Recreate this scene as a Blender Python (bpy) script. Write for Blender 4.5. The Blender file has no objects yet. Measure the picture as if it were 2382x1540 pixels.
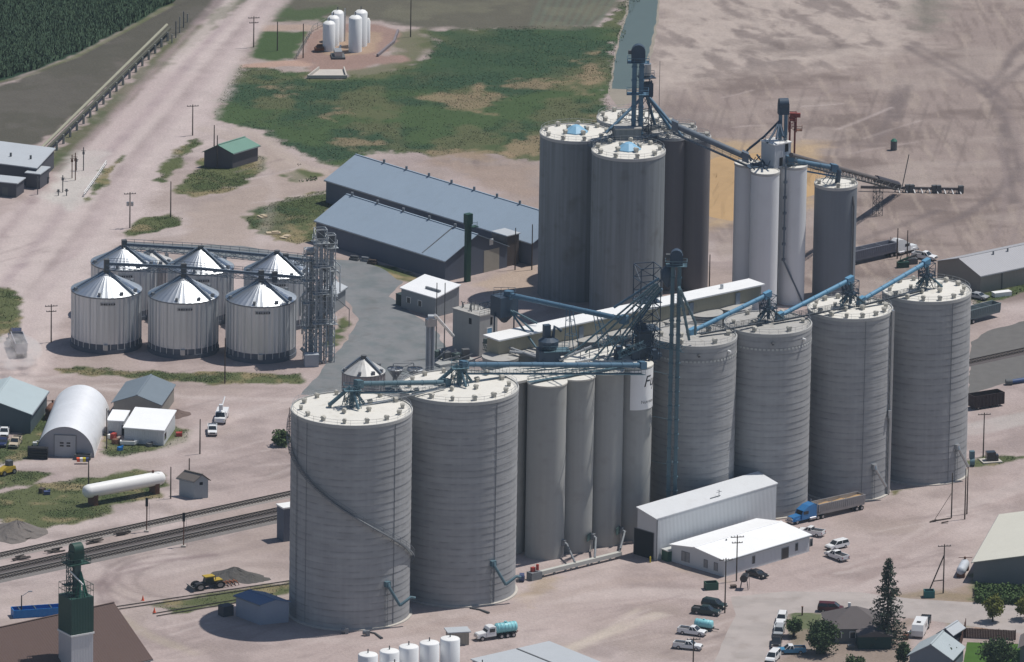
import bpy, math, random
import numpy as np
from mathutils import Vector as V, Matrix
random.seed(7)
R = math.radians
# ------------------------------------------------------------------ camera model
PW, PH, F = 2382.0, 1540.0, 25123.0        # survey pixels of the photograph and focal length in them
DEP, ROLL, CAMH = R(16.2), 0.0163, 653.0
CAM = V((0.0, -CAMH / math.tan(DEP), CAMH))
RM = (Matrix.Rotation(math.pi / 2 - DEP, 3, 'X') @ Matrix.Rotation(ROLL, 3, 'Z'))
RT = RM.transposed()
def G(x, y, z=0.0):
    """world point at height z seen at survey pixel x, y"""
    d = RM @ V(((x - PW / 2) / F, -(y - PH / 2) / F, -1.0))
    return CAM + d * ((z - CAM.z) / d.z)
def PR(p):
    q = RT @ (V(p) - CAM)
    return PW / 2 + F * q.x / -q.z, PH / 2 - F * q.y / -q.z
def SC(p):
    return F / -(RT @ (V(p) - CAM)).z      # pixels per metre
def ZH(p, y):
    """height of the point straight above p seen at row y"""
    z = 0.0
    for _ in range(5):
        a = PR((p[0], p[1], z))[1]; b = PR((p[0], p[1], z + 1))[1]
        z += (y - a) / (b - a)
    return z
def T(c, r, x, y):
    return 595.5 * c + x * .25375, (0, 381.5, 763, 1149.2)[r] + y * .25375
def TG(c, r, x, y, z=0.0):
    return G(*T(c, r, x, y), z)
UA = R(38.5)
U = V((math.cos(UA), math.sin(UA), 0)); N = V((-math.sin(UA), math.cos(UA), 0))   # along and across the silo row
UP = V((0, 0, 1))
sc = bpy.context.scene
COL = sc.collection
cam = bpy.data.cameras.new('camera'); co = bpy.data.objects.new('camera', cam); COL.objects.link(co)
co.matrix_world = Matrix.Translation(CAM) @ RM.to_4x4()
cam.sensor_width = 36.0; cam.lens = 36.0 * F / PW; cam.clip_start = 10; cam.clip_end = 40000
sc.camera = co
# ------------------------------------------------------------------ light
sun_h = V((17.2, 8.0, 0)).normalized(); EL = R(65.5)
sd = V((sun_h.x * math.cos(EL), sun_h.y * math.cos(EL), math.sin(EL)))
sl = bpy.data.lights.new('sun', 'SUN'); so = bpy.data.objects.new('sun', sl); COL.objects.link(so)
sl.energy = 4.1; sl.angle = R(.55); sl.color = (1, .955, .89)
so.rotation_euler = sd.to_track_quat('Z', 'Y').to_euler()
so.location = (0, 0, 300)
w = bpy.data.worlds.new('World'); sc.world = w; w.use_nodes = True
nt = w.node_tree
sky = nt.nodes.new('ShaderNodeTexSky'); sky.sky_type = 'NISHITA'; sky.sun_disc = False
sky.sun_elevation = EL; sky.sun_rotation = math.atan2(sun_h.x, sun_h.y); sky.air_density = 1.0; sky.dust_density = .6
nt.links.new(sky.outputs[0], nt.nodes['Background'].inputs[0]); nt.nodes['Background'].inputs[1].default_value = .075
vs = sc.view_settings; vs.view_transform = 'Standard'; vs.look = 'None'; vs.exposure = 0; vs.gamma = 1
sc.cycles.max_bounces = 5; sc.cycles.transparent_max_bounces = 8; sc.cycles.volume_bounces = 2
# ------------------------------------------------------------------ materials
MATS = {}
def mat(name, col=None, rough=.7, metal=0.0, var=.18, scale=.35, bump=0.0, bscale=8.0, streak=0.0, rib=0.0, ribw=.3, ribax='x',
        rings=0.0, ringw=1.5, col2=None, spec=.3, stain=0.0, coat=0.0):
    """procedural painted / weathered surface: broad and fine noise, optional vertical streaks, ribs, lift rings, stains"""
    if name in MATS: return MATS[name]
    m = bpy.data.materials.new(name); MATS[name] = m; m.use_nodes = True
    n = m.node_tree.nodes; L = m.node_tree.links; b = n['Principled BSDF']
    b.inputs['Roughness'].default_value = rough; b.inputs['Metallic'].default_value = metal
    b.inputs['Specular IOR Level'].default_value = spec
    if coat: b.inputs['Coat Weight'].default_value = coat
    g = n.new('ShaderNodeNewGeometry')
    def noise(s, det=3.0, vec=None):
        t = n.new('ShaderNodeTexNoise'); t.inputs['Scale'].default_value = s; t.inputs['Detail'].default_value = det
        L.new(vec or g.outputs['Position'], t.inputs['Vector']); return t.outputs['Fac']
    def math_(op, a, bb, c=None):
        t = n.new('ShaderNodeMath'); t.operation = op
        for i, q in enumerate((a, bb, c)):
            if q is None: continue
            if isinstance(q, (int, float)): t.inputs[i].default_value = q
            else: L.new(q, t.inputs[i])
        return t.outputs[0]
    fac = math_('ADD', math_('MULTIPLY', noise(scale), .6), math_('MULTIPLY', noise(scale * 7, 4), .4))
    if streak:
        mp = n.new('ShaderNodeMapping'); mp.inputs['Scale'].default_value = (1, 1, .03); L.new(g.outputs['Position'], mp.inputs['Vector'])
        fac = math_('ADD', math_('MULTIPLY', fac, 1 - streak), math_('MULTIPLY', noise(1.3, 4, mp.outputs[0]), streak))
    v = math_('MULTIPLY_ADD', fac, 2 * var * 1.6, 1 - var * 1.6)
    sx = n.new('ShaderNodeSeparateXYZ'); L.new(g.outputs['Position'], sx.inputs[0])
    if rings:
        ph = math_('FRACT', math_('DIVIDE', sx.outputs['Z'], ringw), 0)
        edge = math_('POWER', ph, 5.0)
        mp2 = n.new('ShaderNodeMapping'); mp2.inputs['Scale'].default_value = (.15, .15, .62 / ringw * 1.5); L.new(g.outputs['Position'], mp2.inputs['Vector'])
        lift = noise(1.0, 2, mp2.outputs[0])
        mp3 = n.new('ShaderNodeMapping'); mp3.inputs['Scale'].default_value = (.55, .55, .75); L.new(g.outputs['Position'], mp3.inputs['Vector'])
        pr = n.new('ShaderNodeMapRange'); pr.inputs[1].default_value = .34; pr.inputs[2].default_value = .66; L.new(noise(1.0, 2, mp3.outputs[0]), pr.inputs[0]); pan = pr.outputs[0]
        v = math_('MULTIPLY', v, math_('SUBTRACT', 1 + rings * .95, math_('ADD', math_('MULTIPLY', math_('MULTIPLY', edge, pan), rings * 1.6), math_('MULTIPLY', lift, rings * 1.9))))
    mx = n.new('ShaderNodeMix'); mx.data_type = 'RGBA'; mx.blend_type = 'MULTIPLY'; mx.inputs[0].default_value = 1
    base = None
    if col2 is not None:
        m2 = n.new('ShaderNodeMix'); m2.data_type = 'RGBA'
        m2.inputs[6].default_value = (*col, 1); m2.inputs[7].default_value = (*col2, 1)
        rp = n.new('ShaderNodeMapRange'); rp.inputs[1].default_value = .45; rp.inputs[2].default_value = .62
        L.new(noise(scale * 1.7, 5), rp.inputs[0]); L.new(rp.outputs[0], m2.inputs[0]); base = m2.outputs[2]
    if base is None: mx.inputs[6].default_value = (*col, 1)
    else: L.new(base, mx.inputs[6])
    L.new(v, mx.inputs[7])
    out = mx.outputs[2]
    if stain:
        m3 = n.new('ShaderNodeMix'); m3.data_type = 'RGBA'
        rp = n.new('ShaderNodeMapRange'); rp.inputs[1].default_value = .55; rp.inputs[2].default_value = .72; rp.inputs[4].default_value = stain
        L.new(noise(scale * 2.3, 6), rp.inputs[0]); L.new(rp.outputs[0], m3.inputs[0]); L.new(out, m3.inputs[6])
        m3.inputs[7].default_value = (col[0] * .42, col[1] * .36, col[2] * .28, 1); out = m3.outputs[2]
    L.new(out, b.inputs['Base Color'])
    h = None
    if rib:
        tc = n.new('ShaderNodeTexCoord'); s2 = n.new('ShaderNodeSeparateXYZ'); L.new(tc.outputs['UV'], s2.inputs[0])
        h = math_('MULTIPLY', math_('SINE', math_('MULTIPLY', s2.outputs['X'], 6.2832 / ribw), 0), rib)
    if bump:
        hb = math_('MULTIPLY', noise(bscale, 4), bump); h = hb if h is None else math_('ADD', h, hb)
    if h is not None:
        bp = n.new('ShaderNodeBump'); bp.inputs['Distance'].default_value = 1.0; bp.inputs['Strength'].default_value = 1.0
        L.new(h, bp.inputs['Height']); L.new(bp.outputs[0], b.inputs['Normal'])
    return m
# ------------------------------------------------------------------ mesh builder
class MB:
    def __init__(s): s.v = []; s.f = []; s.sm = []; s.mi = []; s.uv = []
    def add(s, vs, fs, smooth=False, m=0, uv=None):
        o = len(s.v); s.v += [tuple(q) for q in vs]
        for i, f in enumerate(fs):
            s.f.append(tuple(o + k for k in f)); s.sm.append(smooth); s.mi.append(m)
            s.uv.append(uv[i] if uv else None)
        return s
    def quad(s, a, b, c, d, m=0):
        a, b, c, d = map(V, (a, b, c, d)); lu = (b - a).length; lv = (d - a).length
        return s.add([a, b, c, d], [(0, 1, 2, 3)], m=m, uv=[((0, 0), (lu, 0), (lu, lv), (0, lv))])
    def par(s, o, a, b, c, m=0):
        """parallelepiped from corner o along a, b, c"""
        o, a, b, c = V(o), V(a), V(b), V(c)
        if a.cross(b).dot(c) < 0: a, b = b, a
        p = [o, o + a, o + a + b, o + b, o + c, o + a + c, o + a + b + c, o + b + c]
        la, lb, lc = a.length, b.length, c.length
        def u(w_, h_): return ((0, 0), (w_, 0), (w_, h_), (0, h_))
        return s.add(p, [(3, 2, 1, 0), (4, 5, 6, 7), (0, 1, 5, 4), (1, 2, 6, 5), (2, 3, 7, 6), (3, 0, 4, 7)], m=m,
                     uv=[u(la, lb), u(la, lb), u(la, lc), u(lb, lc), u(la, lc), u(lb, lc)])
    def box(s, c, sx, sy, sz, rz=0.0, m=0):
        """box standing on c (centre of its base)"""
        ca, sa = math.cos(rz), math.sin(rz); a = V((ca * sx, sa * sx, 0)); b = V((-sa * sy, ca * sy, 0))
        return s.par(V(c) - a / 2 - b / 2, a, b, V((0, 0, sz)), m)
    def beam(s, p, q, w_, h_=None, m=0):
        p, q = V(p), V(q); d = q - p; h_ = h_ or w_
        if d.length < 1e-6: return s
        x = d.cross(UP); x = x.normalized() if x.length > 1e-5 else V((1, 0, 0))
        y = x.cross(d).normalized()
        return s.par(p - x * w_ / 2 - y * h_ / 2, x * w_, y * h_, d, m)
    def tube(s, pts, r, n=8, m=0, cap=True):
        pts = [V(p) for p in pts]; k = len(pts); rs = r if isinstance(r, (list, tuple)) else [r] * k
        vs = []; fs = []; x = None
        for i, p in enumerate(pts):
            d = (pts[min(i + 1, k - 1)] - pts[max(i - 1, 0)]).normalized()
            if x is None:
                x = d.cross(UP); x = x.normalized() if x.length > 1e-4 else V((1, 0, 0))
            else:
                x = (x - d * x.dot(d)).normalized()
            y = d.cross(x)
            for j in range(n):
                a = 2 * math.pi * j / n; vs.append(p + (x * math.cos(a) + y * math.sin(a)) * rs[i])
        for i in range(k - 1):
            for j in range(n):
                j2 = (j + 1) % n; fs.append((i * n + j, i * n + j2, i * n + n + j2, i * n + n + j))
        s.add(vs, fs, True, m)
        if cap:
            s.add(vs[:n], [tuple(range(n - 1, -1, -1))], False, m); s.add(vs[-n:], [tuple(range(n))], False, m)
        return s
    def cyl(s, p, r, h, n=16, r2=None, m=0):
        return s.tube([V(p), V(p) + V((0, 0, h))], [r, r if r2 is None else r2], n, m)
    def lathe(s, p, prof, n=32, smooth=True, m=0, a0=0.0, a1=2 * math.pi, axis=None, share=True):
        if not share:
            for i in range(len(prof) - 1): s.lathe(p, [prof[i], prof[i + 1]], n, smooth, m, a0, a1)
            return s
        p = V(p); full = abs(a1 - a0 - 2 * math.pi) < 1e-6; cols = n if full else n + 1; k = len(prof)
        vs = [p + V((q[0] * math.cos(a0 + (a1 - a0) * j / n), q[0] * math.sin(a0 + (a1 - a0) * j / n), q[1])) for q in prof for j in range(cols)]
        fs = []; uv = []; rr = max(q[0] for q in prof)
        for i in range(k - 1):
            for j in range(n):
                j2 = (j + 1) % cols; fs.append((i * cols + j, i * cols + j2, (i + 1) * cols + j2, (i + 1) * cols + j))
                u0 = rr * (a1 - a0) * j / n; u1 = rr * (a1 - a0) * (j + 1) / n
                uv.append(((u0, prof[i][1]), (u1, prof[i][1]), (u1, prof[i + 1][1]), (u0, prof[i + 1][1])))
        return s.add(vs, fs, smooth, m, uv)
    def disc(s, p, r, n=32, m=0):
        p = V(p); return s.add([p + V((r * math.cos(2 * math.pi * j / n), r * math.sin(2 * math.pi * j / n), 0)) for j in range(n)], [tuple(range(n))], m=m)
    def prism(s, poly, ext, m=0):
        """closed prism: flat polygon of 3-D points pushed along ext"""
        a = [V(q) for q in poly]; e = V(ext); k = len(a)
        nrm = V((0, 0, 0))
        for i in range(k): nrm += a[i].cross(a[(i + 1) % k])
        if nrm.dot(e) > 0: a.reverse()
        b = [q + e for q in a]; vs = a + b
        fs = [tuple(range(k)), tuple(range(2 * k - 1, k - 1, -1))]; uv = [None, None]
        L_ = e.length
        for i in range(k):
            j = (i + 1) % k; fs.append((i, k + i, k + j, j)); ww = (a[j] - a[i]).length
            uv.append(((0, 0), (L_, 0), (L_, ww), (0, ww)))
        return s.add(vs, fs, False, m, uv)
    def rail(s, pts, h=1.05, step=2.2, r=.035, closed=False, mid=True):
        """handrail: posts and two bars along a line"""
        pts = [V(p) for p in pts]
        if closed: pts = pts + [pts[0]]
        for a, b in zip(pts, pts[1:]):
            for q in ((h, h * .5) if mid else (h,)):
                s.beam(a + UP * q, b + UP * q, 2 * r)
            n = max(1, int((b - a).length / step))
            for i in range(n):
                p = a.lerp(b, i / n); s.beam(p, p + UP * h, 2 * r)
        s.beam(pts[-1], pts[-1] + UP * h, 2 * r)
        return s
    def truss(s, p, q, w_=1.2, h_=1.2, n=8, r=.05):
        """box girder of four chords and zigzag bracing from p to q"""
        p, q = V(p), V(q); d = q - p; x = d.cross(UP).normalized() * (w_ / 2); y = x.cross(d).normalized() * (h_ / 2)
        if y.z < 0: y = -y
        c = [x + y, -x + y, -x - y, x - y]
        for e in c: s.beam(p + e, q + e, 2 * r)
        for i in range(n):
            a = p + d * (i / n); b = p + d * ((i + 1) / n)
            for k in range(4):
                e, f = c[k], c[(k + 1) % 4]
                s.beam(a + e, a + f, 1.5 * r)
                s.beam(a + e, b + f, 1.5 * r) if i % 2 else s.beam(a + f, b + e, 1.5 * r)
        return s
    def mast(s, p, w_, h_, n=8, r=.06, rz=0.0, taper=1.0):
        """square lattice tower"""
        p = V(p)
        def cor(k, t):
            a = rz + math.pi / 4 + k * math.pi / 2; q = w_ / math.sqrt(2) * (1 + (taper - 1) * t)
            return p + V((q * math.cos(a), q * math.sin(a), h_ * t))
        for k in range(4):
            s.beam(cor(k, 0), cor(k, 1), 2 * r)
            for i in range(n):
                a, b = i / n, (i + 1) / n
                s.beam(cor(k, b), cor(k + 1, b), 1.4 * r)
                s.beam(cor(k, a), cor(k + 1, b), 1.2 * r) if i % 2 else s.beam(cor(k + 1, a), cor(k, b), 1.2 * r)
        return s
    def build(s, name, m, parent=None, origin=None, local=False):
        me = bpy.data.meshes.new(name)
        if parent is not None and not local:
            origin = THL[parent.name]
        o3 = V(origin) if origin is not None else V((0, 0, 0))
        me.from_pydata([(q[0] - o3.x, q[1] - o3.y, q[2] - o3.z) for q in s.v], [], s.f)
        for q in (m if isinstance(m, (list, tuple)) else [m]): me.materials.append(q)
        me.polygons.foreach_set('use_smooth', s.sm); me.polygons.foreach_set('material_index', s.mi)
        if any(u is not None for u in s.uv):
            ul = me.uv_layers.new(name='UVMap'); dat = []
            for u, f in zip(s.uv, s.f):
                if u is None: dat += [0.0, 0.0] * len(f)
                else:
                    for q in u: dat += [q[0], q[1]]
            ul.data.foreach_set('uv', dat)
        me.update()
        o = bpy.data.objects.new(name, me); COL.objects.link(o)
        if parent is not None: o.parent = parent
        elif origin is not None: o.location = o3
        THL[o.name] = o3 if not local else V((0, 0, 0))
        return o
THL = {}
def tag(o, label, cat, group=None, kind=None):
    if label: o['label'] = label
    if cat: o['category'] = cat
    if group: o['group'] = group
    if kind: o['kind'] = kind
    return o
def thing(name, label, cat, loc, group=None, rz=0.0):
    o = bpy.data.objects.new(name, None); COL.objects.link(o); o.location = V(loc); o.rotation_euler = (0, 0, rz)
    o.empty_display_size = .5
    THL[o.name] = V(loc); return tag(o, label, cat, group)
def single(name, mb, m, label, cat, loc, group=None):
    return tag(mb.build(name, m, origin=loc), label, cat, group)
def dup(o, loc, rz, label, group=None):
    c = o.copy(); COL.objects.link(c); c.location = V(loc); c.rotation_euler = (0, 0, rz); c['label'] = label; THL[c.name] = V(loc)
    if group: c['group'] = group
    def rec(src, dst):
        for ch in src.children:
            d = ch.copy(); COL.objects.link(d); d.parent = dst; rec(ch, d)
    rec(o, c); return c
# ------------------------------------------------------------------ ground sheet (numpy painted soil, sand and grass tones; real surface colours only)
def _h(ix, iy, s):
    n = (ix * 374761393 + iy * 668265263 + s * 974634711) & 0x7fffffff
    n = ((n ^ (n >> 13)) * 1274126177) & 0x7fffffff
    return ((n ^ (n >> 16)) & 0xffff) / 65535.0
def vnoise(x, y, s=0):
    ix = np.floor(x).astype(np.int64); iy = np.floor(y).astype(np.int64); fx = x - ix; fy = y - iy
    fx = fx * fx * (3 - 2 * fx); fy = fy * fy * (3 - 2 * fy)
    return (_h(ix, iy, s) * (1 - fx) + _h(ix + 1, iy, s) * fx) * (1 - fy) + (_h(ix, iy + 1, s) * (1 - fx) + _h(ix + 1, iy + 1, s) * fx) * fy
def fbm(x, y, scale, o=4, s=0):
    t = 0; a = .5; f = 1 / scale; tot = 0
    for k in range(o):
        t = t + a * vnoise(x * f + 17 * k, y * f - 31 * k, s + k); tot += a; a *= .5; f *= 2.03
    return t / tot
def poly_sd(px, py, pts):
    """signed distance, positive inside"""
    d = np.full(px.shape, 1e9); ins = np.zeros(px.shape, bool); k = len(pts)
    for i in range(k):
        ax, ay = pts[i]; bx, by = pts[(i + 1) % k]; ex, ey = bx - ax, by - ay
        t = np.clip(((px - ax) * ex + (py - ay) * ey) / (ex * ex + ey * ey + 1e-9), 0, 1)
        d = np.minimum(d, (px - ax - t * ex) ** 2 + (py - ay - t * ey) ** 2)
        c = ((ay > py) != (by > py)) & (px < ex * (py - ay) / (ey + 1e-12) + ax); ins ^= c
    d = np.sqrt(d); return np.where(ins, d, -d)
def line_d(px, py, pts):
    d = np.full(px.shape, 1e9)
    for (ax, ay), (bx, by) in zip(pts, pts[1:]):
        ex, ey = bx - ax, by - ay
        t = np.clip(((px - ax) * ex + (py - ay) * ey) / (ex * ex + ey * ey + 1e-9), 0, 1)
        d = np.minimum(d, (px - ax - t * ex) ** 2 + (py - ay - t * ey) ** 2)
    return np.sqrt(d)
def wp(pts): return [tuple(G(x, y).xy) for x, y in pts]
def srgb(r, g, b):
    return tuple((c / 255 / 12.92 if c <= 10 else ((c / 255 + .055) / 1.055) ** 2.4) for c in (r, g, b))
KA = .835      # picture tone to surface colour under this light
def alb(r, g, b, k=1.0): return tuple(c * KA * k for c in srgb(r, g, b))
xs = np.concatenate([[-9000, -3000, -900, -400, -220], np.arange(-150, 150.1, .42), [220, 400, 900, 3000, 9000]])
ys = np.concatenate([[-1900, -900, -420], np.arange(-262, 322, .85), [380, 600, 1200, 4000, 14000]])
GX, GY = np.meshgrid(xs, ys); px, py = GX.ravel(), GY.ravel()
col = np.zeros((px.size, 3)); hgt = np.zeros(px.size)
n1 = fbm(px, py, 38, 4, 1); n2 = fbm(px, py, 9, 4, 2); n3 = fbm(px, py, 2.2, 3, 3); n4 = fbm(px, py, 4.5, 4, 4)
# streaky noise along the traffic directions
cu, su = math.cos(UA), math.sin(UA)
su_ = fbm((px * cu + py * su) / 9, (-px * su + py * cu), 2.6, 4, 8)
pink = np.array(alb(175, 160, 156)); tan = np.array(alb(160, 146, 138)); pale = np.array(alb(194, 181, 177)); dark = np.array(alb(140, 127, 124))
col[:] = pink
def mixc(c, m): 
    global col
    col = col * (1 - m[:, None]) + np.array(c) * m[:, None]
def ss(a, b, x):
    t = np.clip((x - a) / (b - a), 0, 1); return t * t * (3 - 2 * t)
mixc(pale, .55 * ss(.45, .7, n1)); mixc(dark, .5 * ss(.5, .75, n2)); mixc(tan, .5 * ss(.48, .7, fbm(px, py, 20, 3, 6)))
mixc(dark, .18 * ss(.52, .72, su_))
def region(pts, c, feather=.8, rag=2.5, amt=1.0, ragn=None, spots=None):
    P_ = wp(pts); ax = np.array(P_)
    bb = (px > ax[:, 0].min() - 8) & (px < ax[:, 0].max() + 8) & (py > ax[:, 1].min() - 8) & (py < ax[:, 1].max() + 8)
    m = np.zeros(px.size); sdv = poly_sd(px[bb], py[bb], P_) + (n4[bb] - .5) * 2 * rag + (n3[bb] - .5) * rag
    m[bb] = ss(-feather, feather, sdv) * amt
    if spots is not None: m *= spots
    mixc(c, m); return m
def track(pts, w_, c, amt=.6, soft=1.0, brk=.35):
    P_ = wp(pts); d = line_d(px, py, P_) + (n4 - .5) * soft
    m = (1 - ss(w_ / 2 - soft * .5, w_ / 2 + soft, d)) * amt * ((1 - brk) + brk * ss(.35, .6, n2))
    mixc(c, m); return m
GREEN = np.array(alb(72, 90, 58)); OLIVE = np.array(alb(98, 100, 72)); DKG = np.array(alb(56, 78, 58)); STRAW = np.array(alb(158, 140, 110)); SOIL = np.array(alb(96, 92, 85))
# ---- far right yard, disturbed soil
m = region([(1535, -40), (2460, -40), (2460, 700), (1900, 700), (1640, 560), (1250, 480), (1100, 405), (990, 375), (1080, 355), (1260, 372), (1390, 300), (1440, 220)], alb(150, 136, 130), 6, 4)
YARD = m
mixc(alb(120, 107, 102), m * .75 * ss(.48, .66, fbm(px / 2.4, py, 11, 5, 11)))
mixc(alb(118, 105, 100), m * .4 * ss(.56, .7, fbm(px + py * .1, py / 11, 1.3, 4, 17)))
mixc(alb(176, 162, 150), m * .35 * ss(.56, .72, fbm(px + py * .1, py / 9, 1.7, 4, 18)))
mixc(alb(166, 153, 146), m * .6 * ss(.5, .7, fbm(px / 1.6, py, 14, 4, 12)))
rough = region([(1540, -40), (2200, -40), (2120, 110), (1960, 160), (1700, 170), (1540, 230), (1480, 260), (1500, 130)], alb(181, 168, 160), 10, 6, .85)
mixc(alb(108, 97, 95), rough * .7 * ss(.50, .68, fbm(px * .9 + py * .3, py * .45, 4.5, 5, 13)))
POND = poly_sd(px, py, wp([(1450, -60), (1545, -60), (1535, 60), (1500, 230), (1410, 250), (1425, 150)]))
hgt += rough * (fbm(px, py, 5, 4, 14) - .42) * 1.5 * ss(2, 8, -POND)
mixc(alb(112, 101, 99), region([(1560, 105), (1700, 90), (1980, 100), (2010, 125), (1900, 140), (1700, 125), (1580, 140)], alb(112, 101, 99), 3, 5, .0) + 0)
region([(1700, 100), (1930, 95), (2000, 115), (1860, 128), (1720, 122)], alb(116, 105, 101), 4, 6, .6)
region([(2130, 0), (2190, -30), (2180, 40), (2150, 75), (2120, 40)], alb(108, 106, 96), 5, 5, .7)
region([(1480, 290), (1560, 215), (1640, 250), (1700, 300), (1560, 330)], alb(120, 107, 104), 8, 8, .6)
for pts in ([(2110, 110), (2200, 160), (2280, 205), (2330, 260), (2355, 330), (2380, 420)], [(2125, 100), (2215, 148), (2295, 195), (2350, 250)], [(2290, 210), (2330, 170), (2360, 120), (2400, 90)], [(2300, 225), (2350, 180), (2400, 140)],
            [(2000, 590), (2130, 545), (2240, 505), (2320, 450), (2382, 380)], [(2000, 560), (2080, 530), (2180, 490)], [(2090, 200), (2060, 290), (2030, 340)], [(2110, 200), (2085, 280)], [(2330, 290), (2340, 370), (2360, 470)]):
    track(pts, 1.6, alb(116, 105, 103), .75, 1.4)
region([(1640, 330), (1912, 332), (1900, 480), (1700, 520), (1640, 530)], alb(178, 154, 122), 5, 4, .8)
for k in range(26):
    x0 = 1560 + k * 30 + random.uniform(-12, 12); y0 = random.uniform(200, 330)
    track([(x0, y0), (x0 - 28, y0 + 85)], .35, alb(120, 108, 104), .55, .5)
# ---- grass north of the bins
FIELD = [(497, 262), (560, 152), (720, 168), (860, 178), (960, 150), (1010, 110), (985, 72), (1180, 62), (1390, 60), (1452, 0), (1470, -40), (1500, -40), (1455, 60), (1428, 150), (1418, 215), (1428, 268), (1380, 300), (1330, 372), (1240, 374), (1110, 352), (1000, 362), (900, 350), (860, 352), (795, 395), (700, 358), (640, 330), (600, 302), (520, 288)]
gm = region(FIELD, GREEN, 1.2, 4)
mixc(DKG, gm * .9 * ss(.42, .6, fbm(px, py, 16, 4, 21))); mixc(OLIVE, gm * .8 * ss(.5, .68, fbm(px, py, 11, 4, 22)))
region([(1000, 70), (1390, 64), (1400, 150), (1200, 190), (1000, 200), (900, 190), (980, 150)], DKG, 8, 8, .75)
for p_ in ([(955, 225), (1060, 215), (1110, 205), (1145, 225), (1120, 262), (1080, 258), (1030, 235)], [(1340, 170), (1400, 105), (1388, 180), (1362, 220), (1340, 205)], [(635, 205), (690, 200), (680, 218), (640, 218)],
           [(740, 262), (790, 262), (765, 272)], [(1140, 200), (1250, 185), (1340, 195), (1250, 212)], [(1380, 270), (1420, 255), (1425, 285)], [(780, 322), (850, 318), (900, 330), (800, 340)], [(1170, 330), (1260, 318), (1310, 330), (1290, 360), (1200, 360)], [(980, 355), (1060, 345), (1180, 362), (1120, 380)]):
    region(p_, alb(150, 130, 106), 2.5, 6, .65)
OLF = region([(625, 55), (650, 0), (690, -90), (1500, -90), (1448, 0), (1390, 62), (1180, 66), (1000, 68), (800, 40), (700, 50)], alb(98, 95, 84), 2, 3)
for k in range(9):
    track([(1262 + k * 21, -5), (1235 + k * 19, 58)], .9, alb(104, 112, 98), .6, .6, .2)
mixc(alb(120, 118, 100), OLF * .4 * ss(.5, .7, n2))
region([(625, 55), (660, 0), (690, 20), (780, 18), (760, 50), (690, 55)], GREEN, 2, 4, .8)
region([(572, 135), (612, 72), (715, 72), (690, 135), (640, 141)], GREEN, 1.2, 2)
region([(860, 80), (985, 66), (1012, 110), (960, 152), (880, 180), (720, 190), (690, 172), (860, 158), (930, 120)], OLIVE, 2, 3, .8)
region([(560, 150), (640, 143), (720, 140), (730, 152), (640, 156), (560, 158)], alb(176, 148, 134), .8, 1)
region([(600, 58), (700, 56), (770, 60), (760, 72), (610, 72)], alb(170, 150, 138), .8, 1.2)
region([(690, 138), (728, 75), (775, 56), (880, 55), (925, 72), (915, 100), (880, 128), (930, 130), (950, 140), (870, 152), (800, 165), (720, 178), (735, 150)], alb(150, 126, 117), 1.2, 2)
region([(735, 120), (760, 78), (850, 72), (890, 76), (875, 120), (820, 128), (760, 128)], alb(162, 140, 122), 1.0, 1)
region([(712, 182), (745, 165), (800, 162), (812, 178), (795, 184)], alb(150, 140, 142), .6, .8)
# ---- top left: corn bed, stubble strip, verge
region([(-260, -90), (470, -90), (405, 8), (300, 62), (180, 125), (60, 172), (-260, 270)], alb(40, 62, 46), .8, 1)
st = region([(-260, 280), (60, 180), (180, 132), (300, 70), (400, 12), (470, -90), (660, -90), (560, -8), (480, 46), (395, 92), (300, 165), (190, 255), (92, 335), (-260, 380)], SOIL, 1, 1.5)
mixc(alb(84, 82, 72), st * .6 * ss(.45, .65, n2)); mixc(alb(108, 100, 86), st * .5 * ss(.55, .7, n1))
track([(-60, 203), (60, 178), (180, 130), (300, 68), (400, 10)], 1.2, alb(96, 102, 70), .8, .8); track([(-60, 212), (180, 138), (400, 20), (470, -10)], .8, alb(84, 80, 74), .6, .6)
vg = region([(110, 376), (200, 285), (300, 190), (395, 102), (480, 50), (600, -40), (640, -40), (540, 40), (430, 120), (330, 215), (230, 310), (170, 372), (140, 400), (105, 395)], alb(86, 92, 66), 1, 2)
mixc(alb(104, 100, 80), vg * .7 * ss(.45, .65, n2))
track([(600, -20), (520, 45), (400, 148), (280, 270), (190, 362)], 2.6, alb(186, 176, 164), .75, 1.0, .2)
track([(455, 92), (415, 128)], 1.6, alb(110, 98, 96), .8, .6)
# ---- main dirt road
region([(555, -40), (668, -40), (650, 10), (575, 95), (560, 150), (500, 255), (470, 300), (400, 400), (330, 500), (250, 580), (150, 720), (110, 860), (60, 905), (-40, 900), (-40, 520), (60, 470), (120, 430), (200, 330), (330, 190), (460, 80)], alb(192, 178, 175), 2.5, 2.5, .8)
region([(540, 300), (640, 340), (800, 408), (800, 436), (640, 468), (575, 500), (590, 540), (560, 570), (430, 560), (430, 500), (620, 400), (600, 350)], alb(166, 151, 142), 3, 3, .8)
region([(1000, 372), (1250, 385), (1250, 480), (1100, 420)], alb(156, 138, 126), 4, 4, .7)
region([(1100, 660), (1250, 600), (1250, 690), (1180, 700)], alb(176, 158, 142), 2, 2, .8)
vg = region([(108, 376), (200, 280), (300, 185), (395, 100), (480, 45), (570, -20), (600, -20), (520, 40), (420, 122), (330, 205), (235, 300), (175, 365), (142, 398), (108, 395)], alb(84, 92, 64), 1.2, 2.4)
mixc(alb(104, 100, 80), vg * .6 * ss(.48, .66, n2))
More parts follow.
